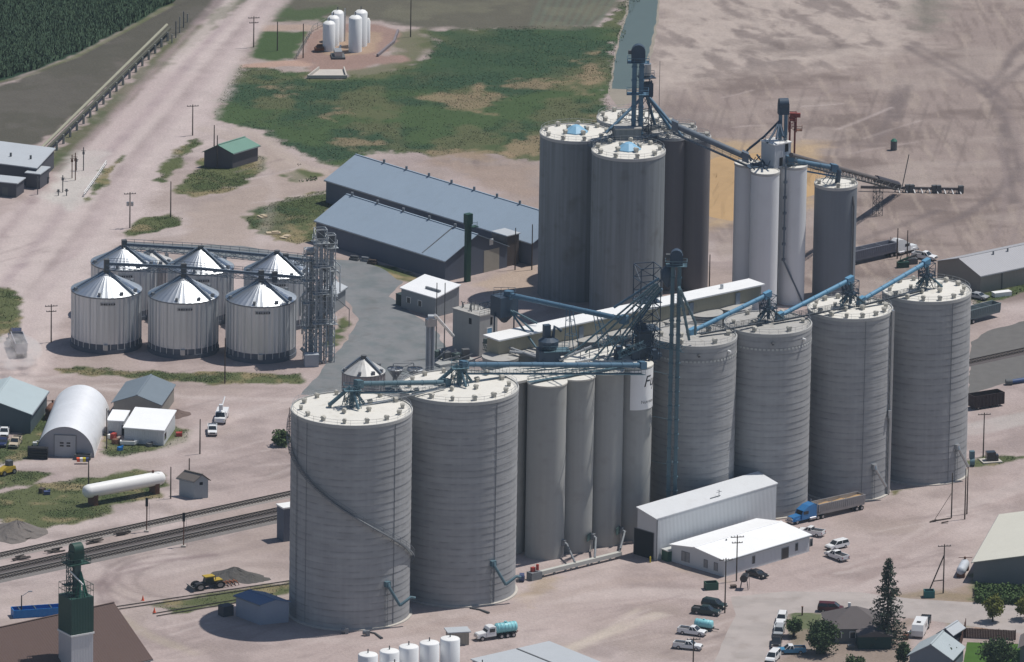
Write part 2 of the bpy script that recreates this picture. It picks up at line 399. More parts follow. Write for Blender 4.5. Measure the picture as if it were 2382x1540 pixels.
for i, (o, w_, c, a) in enumerate(((0, 3.2, pale, .75), (62, 2.4, pale, .6), (95, 4, alb(168, 152, 152), .5), (-32, 1.4, alb(158, 142, 142), .7), (32, 1.6, alb(160, 144, 146), .6), (120, 2.2, pale, .5), (80, 1.2, dark, .35))):
    track([(560 + o, -20), (430 + o, 120), (300 + o * 1.1, 270), (170 + o * 1.3, 400), (60 + o * 1.5, 540), (-60 + o * 1.5, 690)], w_, c, a, 1.6)
region([(100, 460), (180, 350), (255, 350), (195, 470), (160, 490)], alb(196, 192, 186), 2, 2, .75)
region([(330, 150), (420, 180), (300, 300), (200, 400), (190, 380)], alb(168, 150, 150), 8, 5, .45)
for pts in ([(-20, 780), (120, 640), (260, 560), (420, 540)], [(60, 900), (120, 700), (260, 560)], [(80, 860), (130, 730), (240, 610), (330, 560)]):
    track(pts, 2.4, pale, .5, 1.5); 
# ---- grass islands
ISL = [[(360, 420), (398, 362), (465, 312), (466, 328), (422, 392), (378, 425)], [(408, 450), (470, 368), (545, 345), (612, 365), (612, 398), (540, 445), (450, 458)], [(288, 542), (328, 512), (395, 497), (430, 508), (414, 526), (350, 543), (300, 548)],
       [(573, 505), (640, 470), (770, 436), (790, 462), (742, 505), (735, 560), (692, 568), (640, 556), (590, 532)], [(195, 472), (245, 395), (288, 362), (240, 432)], [(-20, 668), (30, 668), (48, 700), (42, 762), (-20, 810)],
       [(128, 858), (200, 852), (330, 864), (600, 868), (700, 868), (692, 890), (560, 892), (440, 890), (220, 872), (150, 866)], [(-20, 1045), (60, 1000), (100, 960), (128, 985), (95, 1060), (-20, 1085)],
       [(240, 1000), (290, 1030), (400, 990), (440, 1000), (432, 1030), (380, 1045), (280, 1062), (238, 1060)], [(-20, 1090), (125, 1100), (70, 1128), (-20, 1142)], [(-20, 1152), (100, 1122), (330, 1095), (376, 1100), (382, 1160), (262, 1172), (245, 1202), (140, 1222), (60, 1242), (-20, 1205)],
       [(350, 1405), (520, 1378), (690, 1350), (690, 1376), (530, 1402), (400, 1432)], [(2255, 1075), (2300, 1060), (2380, 1062), (2330, 1078), (2270, 1085)], [(2255, 690), (2400, 650), (2400, 672), (2270, 710)], [(2060, 1140), (2130, 1132), (2080, 1150)],
       [(770, 430), (800, 445), (800, 470), (760, 480)], [(755, 800), (800, 735), (812, 755), (790, 790), (770, 805)], [(820, 600), (880, 615), (1000, 655), (960, 662), (850, 622)], [(660, 408), (700, 388), (740, 408), (690, 425)]]
isl = np.zeros(px.size)
for p_ in ISL:
    m = region(p_, alb(92, 98, 66), .8, 2.2); isl = np.maximum(isl, m)
mixc(alb(72, 86, 54), isl * .8 * ss(.45, .62, fbm(px, py, 7, 4, 31))); mixc(STRAW, isl * .6 * ss(.52, .7, fbm(px, py, 6, 4, 32)))
region([(590, 500), (640, 480), (700, 500), (690, 530), (620, 540)], DKG, 2, 5, .6)
region([(740, 600), (800, 604), (860, 622), (940, 645), (1060, 650), (1000, 662), (900, 640), (800, 615)], STRAW, 1, 2, .8)
region([(1205, 1395), (1245, 1340), (1300, 1345), (1260, 1390), (1230, 1410)], STRAW, 2, 3, .5); region([(1580, 1325), (1700, 1355), (1650, 1340), (1560, 1310)], STRAW, 2, 3, .5)
# ---- town corner: yards and lawn
region([(1835, 1420), (1910, 1428), (1900, 1480), (1850, 1500), (1830, 1480)], alb(86, 100, 62), .8, 1.5, .85)
region([(1840, 1470), (2120, 1440), (2120, 1560), (1800, 1560)], alb(140, 126, 114), 1.5, 2, .8)
region([(2170, 1408), (2280, 1405), (2382, 1410), (2382, 1370), (2260, 1355), (2180, 1390), (2130, 1398)], alb(150, 132, 112), 1.5, 2, .6)
region([(2060, 1384), (2150, 1372), (2270, 1380), (2275, 1398), (2120, 1392)], alb(140, 126, 102), 1.5, 2, .7)
region([(2200, 1440), (2260, 1436), (2258, 1458), (2200, 1462)], alb(140, 142, 106), 1, 1.5, .8)
region([(2262, 1450), (2390, 1452), (2390, 1466), (2270, 1464)], alb(166, 140, 122), .8, 1, .9)
region([(2270, 1318), (2390, 1340), (2390, 1412), (2265, 1395)], alb(70, 92, 52), 1.5, 2, .9)
# ---- foreground traffic marks
for cx_, cy_, rx_, ry_, a0_, a1_ in ((420, 1340, 150, 52, 1.2, 4.6), (430, 1345, 190, 66, 1.4, 4.4), (440, 1350, 125, 44, 1.6, 4.2), (570, 1075, 110, 34, -1.2, 1.4), (560, 1080, 140, 42, -1.0, 1.3), (2290, 420, 90, 200, -.9, .9), (2280, 430, 60, 150, -.8, 1.1)):
    track([(cx_ + rx_ * math.cos(a0_ + (a1_ - a0_) * q / 12), cy_ + ry_ * math.sin(a0_ + (a1_ - a0_) * q / 12)) for q in range(13)], .8, dark, .6, .8)
for pts, w_, c, a in (([(1240, 1395), (1500, 1378), (1700, 1385), (1850, 1392), (2382, 1300)], 6, pale, .55), ([(960, 1470), (1200, 1410), (1450, 1350), (1560, 1345)], 3, alb(170, 154, 148), .5), ([(1300, 1520), (1420, 1470), (1530, 1430)], 2.6, alb(196, 184, 172), .7),
                      ([(2090, 1280), (2260, 1180), (2400, 1120)], 5, pale, .5), ([(1250, 1530), (1400, 1480), (1480, 1420)], 1.0, alb(196, 184, 172), .6), ([(680, 1480), (860, 1500), (1000, 1480)], 3, pale, .4), ([(1990, 1360), (2130, 1270), (2260, 1200)], 1.6, alb(158, 142, 138), .6),
                      ([(1900, 1340), (2050, 1300), (2200, 1210), (2382, 1150)], 1.2, alb(160, 144, 140), .6), ([(2260, 1000), (2330, 985), (2400, 970)], 7, alb(184, 178, 174), .6),
                      ([(0, 890), (250, 905), (450, 925), (700, 930)], 2.0, pale, .7), ([(0, 870), (200, 885), (450, 900), (680, 905)], 1.2, dark, .4), ([(-20, 1085), (200, 1075), (380, 1055), (470, 1000), (560, 960), (690, 935)], 4, pale, .5), ([(30, 880), (110, 880), (160, 872)], 1.5, pale, .6),
                      ([(225, 1355), (330, 1330), (480, 1300), (660, 1250)], 3, dark, .4), ([(240, 1400), (228, 1365), (260, 1330), (330, 1312), (500, 1290)], .7, alb(128, 112, 112), .7), ([(262, 1400), (245, 1370), (280, 1335), (350, 1320)], .7, alb(128, 112, 112), .7), ([(270, 1430), (350, 1480), (450, 1520)], 2, alb(172, 160, 146), .6),
                      ([(480, 700), (560, 640), (600, 590), (640, 440), (560, 300)], 2, pale, .3), ([(560, 300), (620, 325), (690, 385), (800, 410)], 2.5, alb(182, 168, 158), .6), ([(470, 300), (520, 310), (560, 340), (640, 380), (720, 430), (800, 415)], 3, alb(172, 158, 148), .5)):
    track(pts, w_, c, a, 1.5)
for k in range(110):
    a_ = random.choice([(2200, 420), (2100, 330), (1750, 260), (300, 640), (90, 600), (620, 440), (300, 1500), (700, 1500), (1350, 1440), (1500, 1480), (2150, 1230), (2050, 1330), (450, 1270), (550, 1080), (560, 940), (350, 900)])
    x0, y0 = a_[0] + random.uniform(-150, 150), a_[1] + random.uniform(-40, 40); l_ = random.uniform(60, 170); s_ = random.uniform(-.42, -.05)
    track([(x0, y0), (x0 + l_ * .5, y0 + l_ * .5 * s_ + random.uniform(-3, 3)), (x0 + l_, y0 + l_ * s_)], random.uniform(.3, .8), random.choice([dark, pale, pale, alb(150, 136, 134)]), random.uniform(.3, .55), .8)
# contrast grain
g_ = (.93 + .14 * n3) * (.94 + .12 * n4); col *= g_[:, None]
far = (np.abs(px) > 160) | (py > 330) | (py < -270); col[far] = np.array(alb(120, 115, 100))
nx_, ny_ = len(xs), len(ys)
me = bpy.data.meshes.new('ground'); nv = nx_ * ny_; nf = (nx_ - 1) * (ny_ - 1)
me.vertices.add(nv); me.vertices.foreach_set('co', np.stack([px, py, hgt], 1).astype(np.float32).ravel())
idx = np.arange(nv).reshape(ny_, nx_)
lo = np.stack([idx[:-1, :-1], idx[:-1, 1:], idx[1:, 1:], idx[1:, :-1]], -1).reshape(-1)
me.loops.add(nf * 4); me.loops.foreach_set('vertex_index', lo.astype(np.int32))
me.polygons.add(nf); me.polygons.foreach_set('loop_start', np.arange(0, nf * 4, 4, dtype=np.int32)); me.polygons.foreach_set('loop_total', np.full(nf, 4, np.int32)); me.polygons.foreach_set('use_smooth', np.ones(nf, bool))
ca = me.color_attributes.new('soil', 'FLOAT_COLOR', 'POINT')
ca.data.foreach_set('color', np.concatenate([col, np.ones((nv, 1))], 1).astype(np.float32).ravel()); me.update()
gm_ = bpy.data.materials.new('soil'); gm_.use_nodes = True; nn = gm_.node_tree.nodes; ll = gm_.node_tree.links; bs = nn['Principled BSDF']; bs.inputs['Roughness'].default_value = .95; bs.inputs['Specular IOR Level'].default_value = .1
at = nn.new('ShaderNodeVertexColor'); at.layer_name = 'soil'; ge = nn.new('ShaderNodeNewGeometry')
no = nn.new('ShaderNodeTexNoise'); no.inputs['Scale'].default_value = 1.6; no.inputs['Detail'].default_value = 5; ll.new(ge.outputs['Position'], no.inputs['Vector'])
mr = nn.new('ShaderNodeMapRange'); mr.inputs[1].default_value = .25; mr.inputs[2].default_value = .75; mr.inputs[3].default_value = .89; mr.inputs[4].default_value = 1.11; ll.new(no.outputs['Fac'], mr.inputs[0])
mu = nn.new('ShaderNodeMix'); mu.data_type = 'RGBA'; mu.blend_type = 'MULTIPLY'; mu.inputs[0].default_value = 1; ll.new(at.outputs['Color'], mu.inputs[6]); ll.new(mr.outputs[0], mu.inputs[7]); ll.new(mu.outputs[2], bs.inputs['Base Color'])
bu = nn.new('ShaderNodeBump'); bu.inputs['Distance'].default_value = .12; ll.new(no.outputs['Fac'], bu.inputs['Height']); ll.new(bu.outputs[0], bs.inputs['Normal'])
me.materials.append(gm_); go = bpy.data.objects.new('ground', me); COL.objects.link(go); tag(go, None, None, kind='structure')
# ---- sheets lying on the ground
def sheet(name, pts, m, z, rag=.5, seg=1.6, wob=4.0, kind='structure'):
    P_ = [V(G(x, y)) for x, y in pts]; out = []
    for a, b in zip(P_, P_[1:] + P_[:1]):
        n = max(1, int((b - a).length / seg))
        for i in range(n):
            p = a.lerp(b, i / n); d = (b - a).normalized(); nn_ = V((-d.y, d.x, 0))
            q = (float(fbm(np.array([p.x]), np.array([p.y]), wob, 3, 5)[0]) - .5) * 2 * rag
            p = p + nn_ * q; out.append((p.x, p.y, z))
    mb = MB(); mb.add(out, [tuple(range(len(out)))])
    import bmesh
    o = mb.build(name, m); bm = bmesh.new(); bm.from_mesh(o.data); bmesh.ops.triangulate(bm, faces=bm.faces[:]); bmesh.ops.recalc_face_normals(bm, faces=bm.faces[:])
    for f in bm.faces:
        if f.normal.z < 0: f.normal_flip()
    bm.to_mesh(o.data); bm.free()
    return tag(o, None, None, kind=kind)
asph = mat('old_asphalt', alb(128, 130, 132), .9, var=.16, scale=.12, col2=alb(116, 122, 124), stain=.25, spec=.15)
conc = mat('pale_concrete', alb(196, 190, 182), .9, var=.12, scale=.3, spec=.15)
street = mat('street_paving', alb(178, 169, 165), .9, var=.1, scale=.1, col2=alb(168, 160, 156), stain=.2, spec=.15)
sheet('road', [(768, 604), (850, 606), (900, 632), (935, 655), (905, 690), (960, 730), (1015, 772), (1050, 830), (1060, 905), (960, 925), (700, 918), (735, 880), (800, 800), (835, 745), (800, 690)], asph, .006, .7)
sheet('access_road', [(290, 560), (360, 566), (560, 572), (768, 604), (800, 690), (740, 640), (560, 600), (300, 580)], asph, .010, .6)
sheet('street', [(1700, 1388), (1830, 1376), (2000, 1378), (2120, 1393), (2280, 1402), (2420, 1412), (2420, 1480), (2140, 1440), (2060, 1432), (1940, 1426), (1850, 1425), (1825, 1430), (1800, 1470), (1770, 1560), (1655, 1560), (1690, 1470), (1712, 1430)], street, .008, .25)
sheet('rail_bed_right', [(2255, 795), (2300, 770), (2420, 735), (2420, 870), (2255, 915)], mat('ballast', alb(112, 110, 108), .95, var=.2, scale=.5, spec=.1), .006, .8).name = 'ballast_yard'
sheet('pond_bank', [(1460, -40), (1536, -40), (1534, 10), (1530, 60), (1520, 110), (1506, 160), (1498, 200), (1486, 228), (1440, 250), (1416, 218), (1424, 150), (1440, 80), (1456, 30)], mat('silt', alb(150, 142, 130), .9, var=.15, scale=.2), .006, .6)
wm = mat('pond_water', (.085, .112, .098), .32, var=.12, scale=.05, bump=.012, bscale=.8, spec=.5)
sheet('water', [(1466, -40), (1532, -40), (1530, 10), (1524, 60), (1512, 110), (1498, 160), (1488, 205), (1460, 208), (1424, 206), (1428, 150), (1444, 80), (1462, 30)], wm, .016, .4)
# ------------------------------------------------------------------ paints and metals
CON = mat('silo_concrete', alb(168, 169, 171), .9, var=.14, scale=.2, streak=.5, rings=.24, ringw=1.35, bump=.004, bscale=1.5, spec=.15)
CON2 = mat('old_concrete', alb(172, 173, 171), .9, var=.10, scale=.15, streak=.55, stain=.15, spec=.15)
CONB = mat('stained_concrete', alb(132, 138, 142), .9, var=.30, scale=.12, streak=.85, stain=.35, spec=.15)
CONT = mat('brown_concrete', alb(124, 121, 124), .9, var=.14, scale=.12, streak=.6, spec=.15)
WCON = mat('white_painted_concrete', alb(226, 229, 232), .8, var=.07, scale=.15, streak=.5, stain=.06, spec=.2)
DCON = mat('dark_grey_concrete', alb(126,132,140), .9, var=.1, scale=.2, streak=.5, spec=.15)
ROOFW = mat('white_roof_coating', alb(226, 223, 215), .85, var=.07, scale=.3, stain=.22, spec=.2)
ROOFG = mat('grey_roof_slab', alb(178, 176, 172), .9, var=.1, scale=.3, stain=.35, spec=.15)
RIM = mat('roof_curb', alb(188, 188, 186), .85, var=.08, scale=.5)
BLUE = mat('faded_blue_paint', (.075, .15, .225), .55, var=.16, scale=.4, stain=.15)
LBLUE = mat('bright_blue_paint', (.13, .30, .45), .5, var=.1, scale=.4, stain=.1)
TEAL = mat('teal_paint', (.085, .15, .185), .6, var=.16, scale=.4, stain=.2)
NAVY = mat('dark_blue_steel', (.040, .064, .098), .6, var=.2, scale=.6)
GALV = mat('galvanised_steel', (.42, .44, .46), .42, metal=.75, var=.16, scale=.6)
DGALV = mat('weathered_galvanised', (.20, .215, .235), .6, metal=.3, var=.25, scale=1.2)
WHITE = mat('white_paint', (.76, .76, .75), .5, var=.06, scale=.4, stain=.05)
BLACK = mat('black_rubber', (.018, .018, .020), .8, var=.2, scale=2)
STEEL = mat('dull_steel', (.10, .105, .11), .6, var=.2, scale=1)
RUST = mat('rusty_steel', (.14, .065, .04), .8, var=.25, scale=1)
REDP = mat('red_oxide_paint', (.22, .045, .035), .6, var=.15, scale=.6)
GREENP = mat('dark_green_paint', (.018, .060, .045), .6, var=.15, scale=.5)
WOOD = mat('weathered_pole_wood', (.075, .058, .047), .9, var=.2, scale=1.2, streak=.5)
GRAIN = mat('yellow_grain', alb(184, 154, 116), .95, var=.08, scale=.3, spec=.05)
CARV = mat('cap_hood_metal', alb(190, 186, 176), .7, var=.15, scale=1)
BLUEH = mat('pale_blue_cap', (.22, .42, .58), .5, var=.08, scale=.5)
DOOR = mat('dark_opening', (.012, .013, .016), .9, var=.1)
GLASS = mat('window_glass', (.02, .026, .032), .08, var=.05, spec=.6)
HGT = {}
def silo(label, bx, by, topy, rpx, wall=CON, roof=ROOFW, group=None, rings=True, vents=(14, .84, 5, .36), rail=True, plinth=True, name='concrete_silo', n=72, cone=.05, curb=.22, hood=True, vsize=.85):
    c = G(bx, by); r = rpx / SC(c); c.z = 0; h = ZH(c, topy)
    t = thing(name, label, 'silo', c, group); HGT[label] = (c, r, h)
    mb = MB()
    prof = [(r, -.3)]
    if rings:
        k = int(h / 1.35); 
        for i in range(k):
            z0, z1 = h * i / k, h * (i + 1) / k; q = random.uniform(-.02, .02)
            prof += [(r + .035 + q, z0 + .02), (r - .01 + q, z1 - .02)]
    prof += [(r, h)]
    mb.lathe(c, prof, n, share=False); mb.build('wall', wall, t)
    mb = MB(); mb.lathe(c + UP * h, [(r - .05, -.02), (r * .5, r * cone * .5), (.02, r * cone)], n); mb.build('roof', roof, t)
    if curb:
        mb = MB(); mb.lathe(c + UP * h, [(r + .01, -.45), (r + .10, -.42), (r + .10, curb), (r - .12, curb), (r - .12, 0)], n, smooth=False); mb.build('roof_curb', RIM, t)
    if plinth:
        mb = MB(); mb.lathe(c, [(r + .55, -.1), (r + .55, .22), (r + .05, .30)], n, smooth=False); mb.build('plinth', conc, t)
    if rail:
        mb = MB(); k = 28; mb.rail([c + V((math.cos(2 * math.pi * i / k) * (r - .2), math.sin(2 * math.pi * i / k) * (r - .2), h + .1)) for i in range(k)], 1.1, 3, .022, True); mb.build('guard_rail', GALV, t)
    if vents:
        n0, f0, n1_, f1 = vents
        for nn_, ff, of in ((n0, f0, .1), (n1_, f1, .6)):
            for i in range(nn_):
                a = of + 2 * math.pi * i / nn_; p = c + V((math.cos(a) * r * ff, math.sin(a) * r * ff, h + r * cone * (1 - ff) - .05))
                mb = MB(); s_ = vsize * random.uniform(.9, 1.1); mb.box(p, s_ * .8, s_ * .8, s_ * .75, a); vn = mb.build('roof_vent', CARV, t)
                if hood:
                    q = p + UP * s_ * .75; ca, sa = math.cos(a) * s_ * .6, math.sin(a) * s_ * .6
                    mb = MB(); mb.prism([q + V((-sa * .9, ca * .9, 0)), q + V((-sa * .9, ca * .9, .18)), q + V((-sa * .45, ca * .45, .42)), q + V((sa * .45, -ca * .45, .42)), q + V((sa * .9, -ca * .9, .18)), q + V((sa * .9, -ca * .9, 0))], V((ca, sa, 0)) * 1.6)
                    for i_, vv in enumerate(mb.v): mb.v[i_] = (vv[0] - ca * .8, vv[1] - sa * .8, vv[2])
                    mb.build('hood', CARV, vn)
    return t
def at_silo(t, ang, z, out=0.0):
    """point on a silo wall: ang degrees, 0 = facing the camera, 90 = to the right"""
    c, r, h = HGT[t['label']]; a = R(ang - 90); return c + V((math.cos(a) * (r + out), math.sin(a) * (r + out), z))
GS = 'tall ringed concrete silos in the front row'
S1 = silo('widest ringed concrete silo with a staircase spiralling round it, nearest the camera', 812.5, 1424, 952, 140.2, group=GS)
S2 = silo('wide ringed concrete silo right behind the one with the spiral stair', 1061, 1371, 900, 137.5, group=GS)
R1 = silo('ringed grey silo with a dotted band, behind the white tall shed and blue leg', 1607, 1206, 781, 97.5, group=GS, roof=ROOFG, vents=(6, .8, 2, .4))
R2 = silo('ringed grey silo with a dotted band, left of the silo with a full-height pipe', 1777, 1178, 752, 101, group=GS, roof=ROOFG, vents=(6, .8, 2, .4))
R3 = silo('ringed grey silo with a full-height pipe on its right side', 1967, 1139, 717, 98.5, group=GS)
R4 = silo('ringed grey silo at the far right end of the front row', 2144, 1099, 676, 103, group=GS)
# spiral stair on S1
c, r, h = HGT[S1['label']]
st = MB(); sr = MB(); ss_ = MB(); prev = None
for i in range(131):
    a = R(-90 + 100 - i * 1.62); z = h * .245 + i * .228
    p = c + V((math.cos(a) * (r + .12), math.sin(a) * (r + .12), z)); q = c + V((math.cos(a) * (r + .85), math.sin(a) * (r + .85), z))
    d = V((-math.sin(a), math.cos(a), 0)) * .36
    st.par(p - d / 2, q - p, d, V((0, 0, .06)))
    if prev:
        ss_.beam(prev[1] - UP * .15, q - UP * .15, .05, .20); ss_.beam(prev[0] - UP * .15, p - UP * .15, .05, .2)
        sr.beam(prev[1] + UP * 1.05, q + UP * 1.05, .07); sr.beam(prev[1] + UP * .55, q + UP * .55, .05)
    if i % 6 == 0: sr.beam(q, q + UP * 1.05, .06); ss_.beam(p - UP * .9, q - UP * .2, .07)
    prev = (p, q)
sp = st.build('spiral_stair', DGALV, S1); ss_.build('stringer', DGALV, sp); sr.build('handrail', DGALV, sp)
mb = MB()
for i in range(2):
    a = at_silo(S1, -62 + i * 2, .5, .12); mb.beam(a, a + UP * (h - .5), .05)
for i in range(int(h / .6)):
    mb.beam(at_silo(S1, -62, .6 + i * .6, .12), at_silo(S1, -60, .6 + i * .6, .12), .05)
mb.build('wall_ladder', DGALV, S1)
mb = MB()   # ladder with back hoops at the left edge
for s_ in (-.3, .3):
    p = at_silo(S1, -92 + s_ * 2.5, h - 9.5, .35); mb.beam(p, p + UP * 9.5, .09)
for i in range(22): mb.beam(at_silo(S1, -92.8, h - 9.4 + i * .43, .35), at_silo(S1, -91.2, h - 9.4 + i * .43, .35), .08)
mb.build('red_ladder', RUST, S1)
for t_, a0 in ((S1, -46), (S1, 47), (S2, 40), (R3, 20), (R4, 34)):
    c, r, h = HGT[t_['label']]; mb = MB(); mb.beam(at_silo(t_, a0, .5, .06), at_silo(t_, a0, h - .3, .06), .09); mb.build('conduit', DGALV, t_)
def spout(t_, ang, z, m, bent=True, l_=4.6):
    c, r, h = HGT[t_['label']]; a = R(ang - 90); o = V((math.cos(a), math.sin(a), 0)); s_ = V((-o.y, o.x, 0))
    p = at_silo(t_, ang, z, -.1); mb = MB(); mb.box(p + o * .35 - UP * .5, 1.1, 1.1, 1.1, a); mb.tube([p + o * .6 + UP * .3, p + o * .9 - UP * .5], .4)
    q = p + o * 1.4 + s_ * l_ * .55 - UP * l_
    mb.tube([p + o * .9 - UP * .4, q], .30, 10)
    if bent: mb.tube([q, q + s_ * 2.2 + o * .6 + UP * 1.5, q + s_ * 3.1 + o * .8 + UP * 1.2], .3, 10)
    sp_ = mb.build('discharge_spout', m, t_)
    mb = MB()
    for k in (-.3, .3): mb.beam(p + o * .3 + s_ * k - UP * z, p + o * .3 + s_ * k, .07)
    for k in range(int(z / .5)): mb.beam(p + o * .3 - s_ * .3 - UP * k * .5, p + o * .3 + s_ * .3 - UP * k * .5, .05)
    mb.build('access_ladder', DGALV, sp_)
spout(S1, 38, 9.0, TEAL); spout(S2, 37, 8.6, TEAL); spout(R3, 38, 7.2, GALV, False, 4.4); spout(R4, 47, 7.6, GALV, False, 4.6)
c, r, h = HGT[R3['label']]
mb = MB(); mb.tube([at_silo(R3, 71, 0.3, .45), at_silo(R3, 71, h + .6, .45)], .36, 10)
for i in range(10): mb.beam(at_silo(R3, 71, 1 + i * h / 10, 0), at_silo(R3, 71, 1 + i * h / 10, .8), .1)
mb.tube([at_silo(R3, 66, h * .47, .6), at_silo(R3, 66, h * .43, .6)], .4, 8); mb.build('downpipe', GALV, R3)
for t_ in (R1, R2):     # row of pale bolt plates below the roof and small overflow vents
    c, r, h = HGT[t_['label']]; mb = MB()
    for i in range(64):
        a = 2 * math.pi * i / 64; mb.box(c + V((math.cos(a) * (r + .03), math.sin(a) * (r + .03), h - 3.3)), .1, .5, .38, a)
    o_ = mb.build('bolt_plate', mat('pale_plate', alb(196, 198, 196), .7), t_); o_['kind'] = 'stuff'
    for an in (5, 52):
        mb = MB(); mb.tube([at_silo(t_, an, h - 1.6, -.1), at_silo(t_, an, h - 1.7, .7)], .28, 8); mb.build('overflow_vent', WHITE if an > 50 else STEEL, t_)
# ------------------------------------------------------------------ old elevator: slender bins in two rows with a roof gallery
GB = 'slender concrete elevator bins'
base0 = G(1266, 1290); dist = 7.75
S0 = [(1266, 1291, 882), (1333.5, 1276, 867), (1401, 1261, 852), (1468, 1246, 838)]
dU = (G(1468, 1246) - base0) / 3
dU.z = 0; dN = V((-dU.y, dU.x, 0))
rb = dU.length / 2
hB = ZH(base0, 886)
lab = ['slender bare concrete bin at the left end of the old elevator block', 'slender concrete bin second from the left end of the old elevator block', 'slender concrete bin just left of the one wearing the white sign', 'slender concrete bin wearing a large white sign']
BINS = []
def bin_(label, c, r, h, wall, roof=ROOFW, group=GB, name='concrete_bin', lip=.3):
    t = thing(name, label, 'silo', c, group); HGT[label] = (c, r, h)
    mb = MB(); mb.lathe(c, [(r, -.3), (r, h)], 40); mb.build('wall', wall, t)
    mb = MB(); mb.lathe(c + UP * h, [(r - .02, -lip), (r + .14, -lip), (r + .14, .0), (r * .5, .12), (.02, .2)], 40, smooth=False); mb.build('roof', roof, t)
    return t
for i in range(4):
    BINS.append(bin_(lab[i], base0 + dU * i, rb * (1.06 if i == 0 else 1.0), hB, CON2))
b4 = BINS[3]; c, r, h = HGT[b4['label']]
mb = MB(); mb.lathe(c, [(r + .06, h - 8.9), (r + .10, h - 8.9), (r + .10, h - .5), (r + .06, h - .5)], 26, a0=R(-90 - 12), a1=R(-90 + 118), smooth=False)
sg = mb.build('sign_panel', mat('white_sign_sheet', (.80, .81, .82), .5, var=.04, scale=.5), b4)
def curved_text(txt, size, a_start, zc, m, name, shear=0.0, rad=.13):
    fc = bpy.data.curves.new('lettering', 'FONT'); fc.body = txt; fc.size = size; fc.shear = shear; fc.resolution_u = 3
    fo = bpy.data.objects.new('lettering', fc); COL.objects.link(fo)
    bpy.context.view_layer.update()
    me = bpy.data.meshes.new_from_object(fo.evaluated_get(bpy.context.evaluated_depsgraph_get()))
    bpy.data.objects.remove(fo)
    import bmesh
    bm = bmesh.new(); bm.from_mesh(me); bmesh.ops.subdivide_edges(bm, edges=[e for e in bm.edges if e.calc_length() > .4], cuts=2); bmesh.ops.triangulate(bm, faces=bm.faces[:])
    for v in bm.verts:
        a = R(a_start - 90) + v.co.x / r; v.co = V((math.cos(a) * (r + rad), math.sin(a) * (r + rad), zc + v.co.y))
    bm.to_mesh(me); bm.free(); me.materials.append(m)
    o = bpy.data.objects.new(name, me); COL.objects.link(o); o.parent = sg; THL[o.name] = c; return o
INK = mat('black_lettering', (.02, .02, .025), .7)
curved_text('Fu', 3.3, 28, h - 4.1, INK, 'lettering', .28); curved_text('y', 3.0, 66, h - 4.2, INK, 'lettering', .28)
curved_text('fu', .01, 20, h - 7, INK, 'lettering') if False else None
curved_text('Nutrition', .95, 22, h - 7.6, mat('grey_lettering', (.12, .12, .13), .7), 'lettering')
# second row and the gallery
for i, lb in enumerate(('concrete bin in the back row of the old elevator, behind the left end bin', 'concrete bin in the back row of the old elevator, under the dark steel cyclone', 'concrete bin in the back row of the old elevator, left of the lattice tower', 'concrete bin in the back row of the old elevator, beside the lattice tower')):
    BINS.append(bin_(lb, base0 + dU * (i - .55) + dN * .95, rb, hB, CON2))
LBB = ('at its right end', 'second from its right end', 'third from its right end', 'fourth from its right end', 'fifth from its right end', 'behind the dark cyclone', 'third from its left end', 'second from its left end', 'at its left end')
for k in range(9):
    c0 = G(1707 - k * 67.8, 711 + k * 14.6, hB)
    BINS.append(bin_('concrete bin at the foot of the long gallery, ' + LBB[k], V((c0.x, c0.y, 0)), rb * .98, hB, CON2, roof=ROOFG, lip=.55))
deck = MB()
p0 = base0 - dU * 1.2 + dN * .35; p0.z = hB - .35
deck.par(p0, dU * 4.9, dN * 1.25, UP * .5)
single('roof_deck', deck, ROOFW, 'flat pale deck joining the tops of the two rows of slender bins', 'roof', p0, None)
def roofz(x, y, z): return G(x, y, z)
# gallery
zg = hB + 3.4
gl = V(G(1163, 790.5, zg)); gr = V(G(1773, 661, zg)); gd = (gr - gl); gd.z = 0; gn = V((-gd.y, gd.x, 0)).normalized() * 4.4
ga = thing('roof_gallery', 'long pale gallery with a white flat roof along the back of the elevator', 'gallery', V((gl.x, gl.y, 0)))
mb = MB(); mb.par(V((gl.x, gl.y, hB - .2)) + gn * .06, gd, gn * .88, UP * 3.3); mb.build('wall', mat('tan_gallery_sheet', alb(178, 172, 152), .8, var=.08, scale=.2, rib=.02, ribw=.4), ga)
mb = MB(); e = gd.normalized() * .5; mb.par(V((gl.x, gl.y, zg - .25)) - e - gn * .08, gd + e * 2, gn * 1.18, UP * .3); mb.build('roof', WHITE, ga)
mb = MB(); mb.cyl(gl.lerp(gr, .87) + gn * .5 + UP * .02, .35, .9, 10); mb.build('roof_vent', GALV, ga)
for f in (.30, .72, .9):
    p = gl.lerp(gr, f); mb = MB(); mb.par(V((p.x, p.y, hB)) - gd.normalized() * .1 - gn * .02, gd.normalized() * 1.1, gn * .06, UP * 2.6); mb.build('door', mat('blue_grey_door', alb(150, 160, 172), .7), ga)
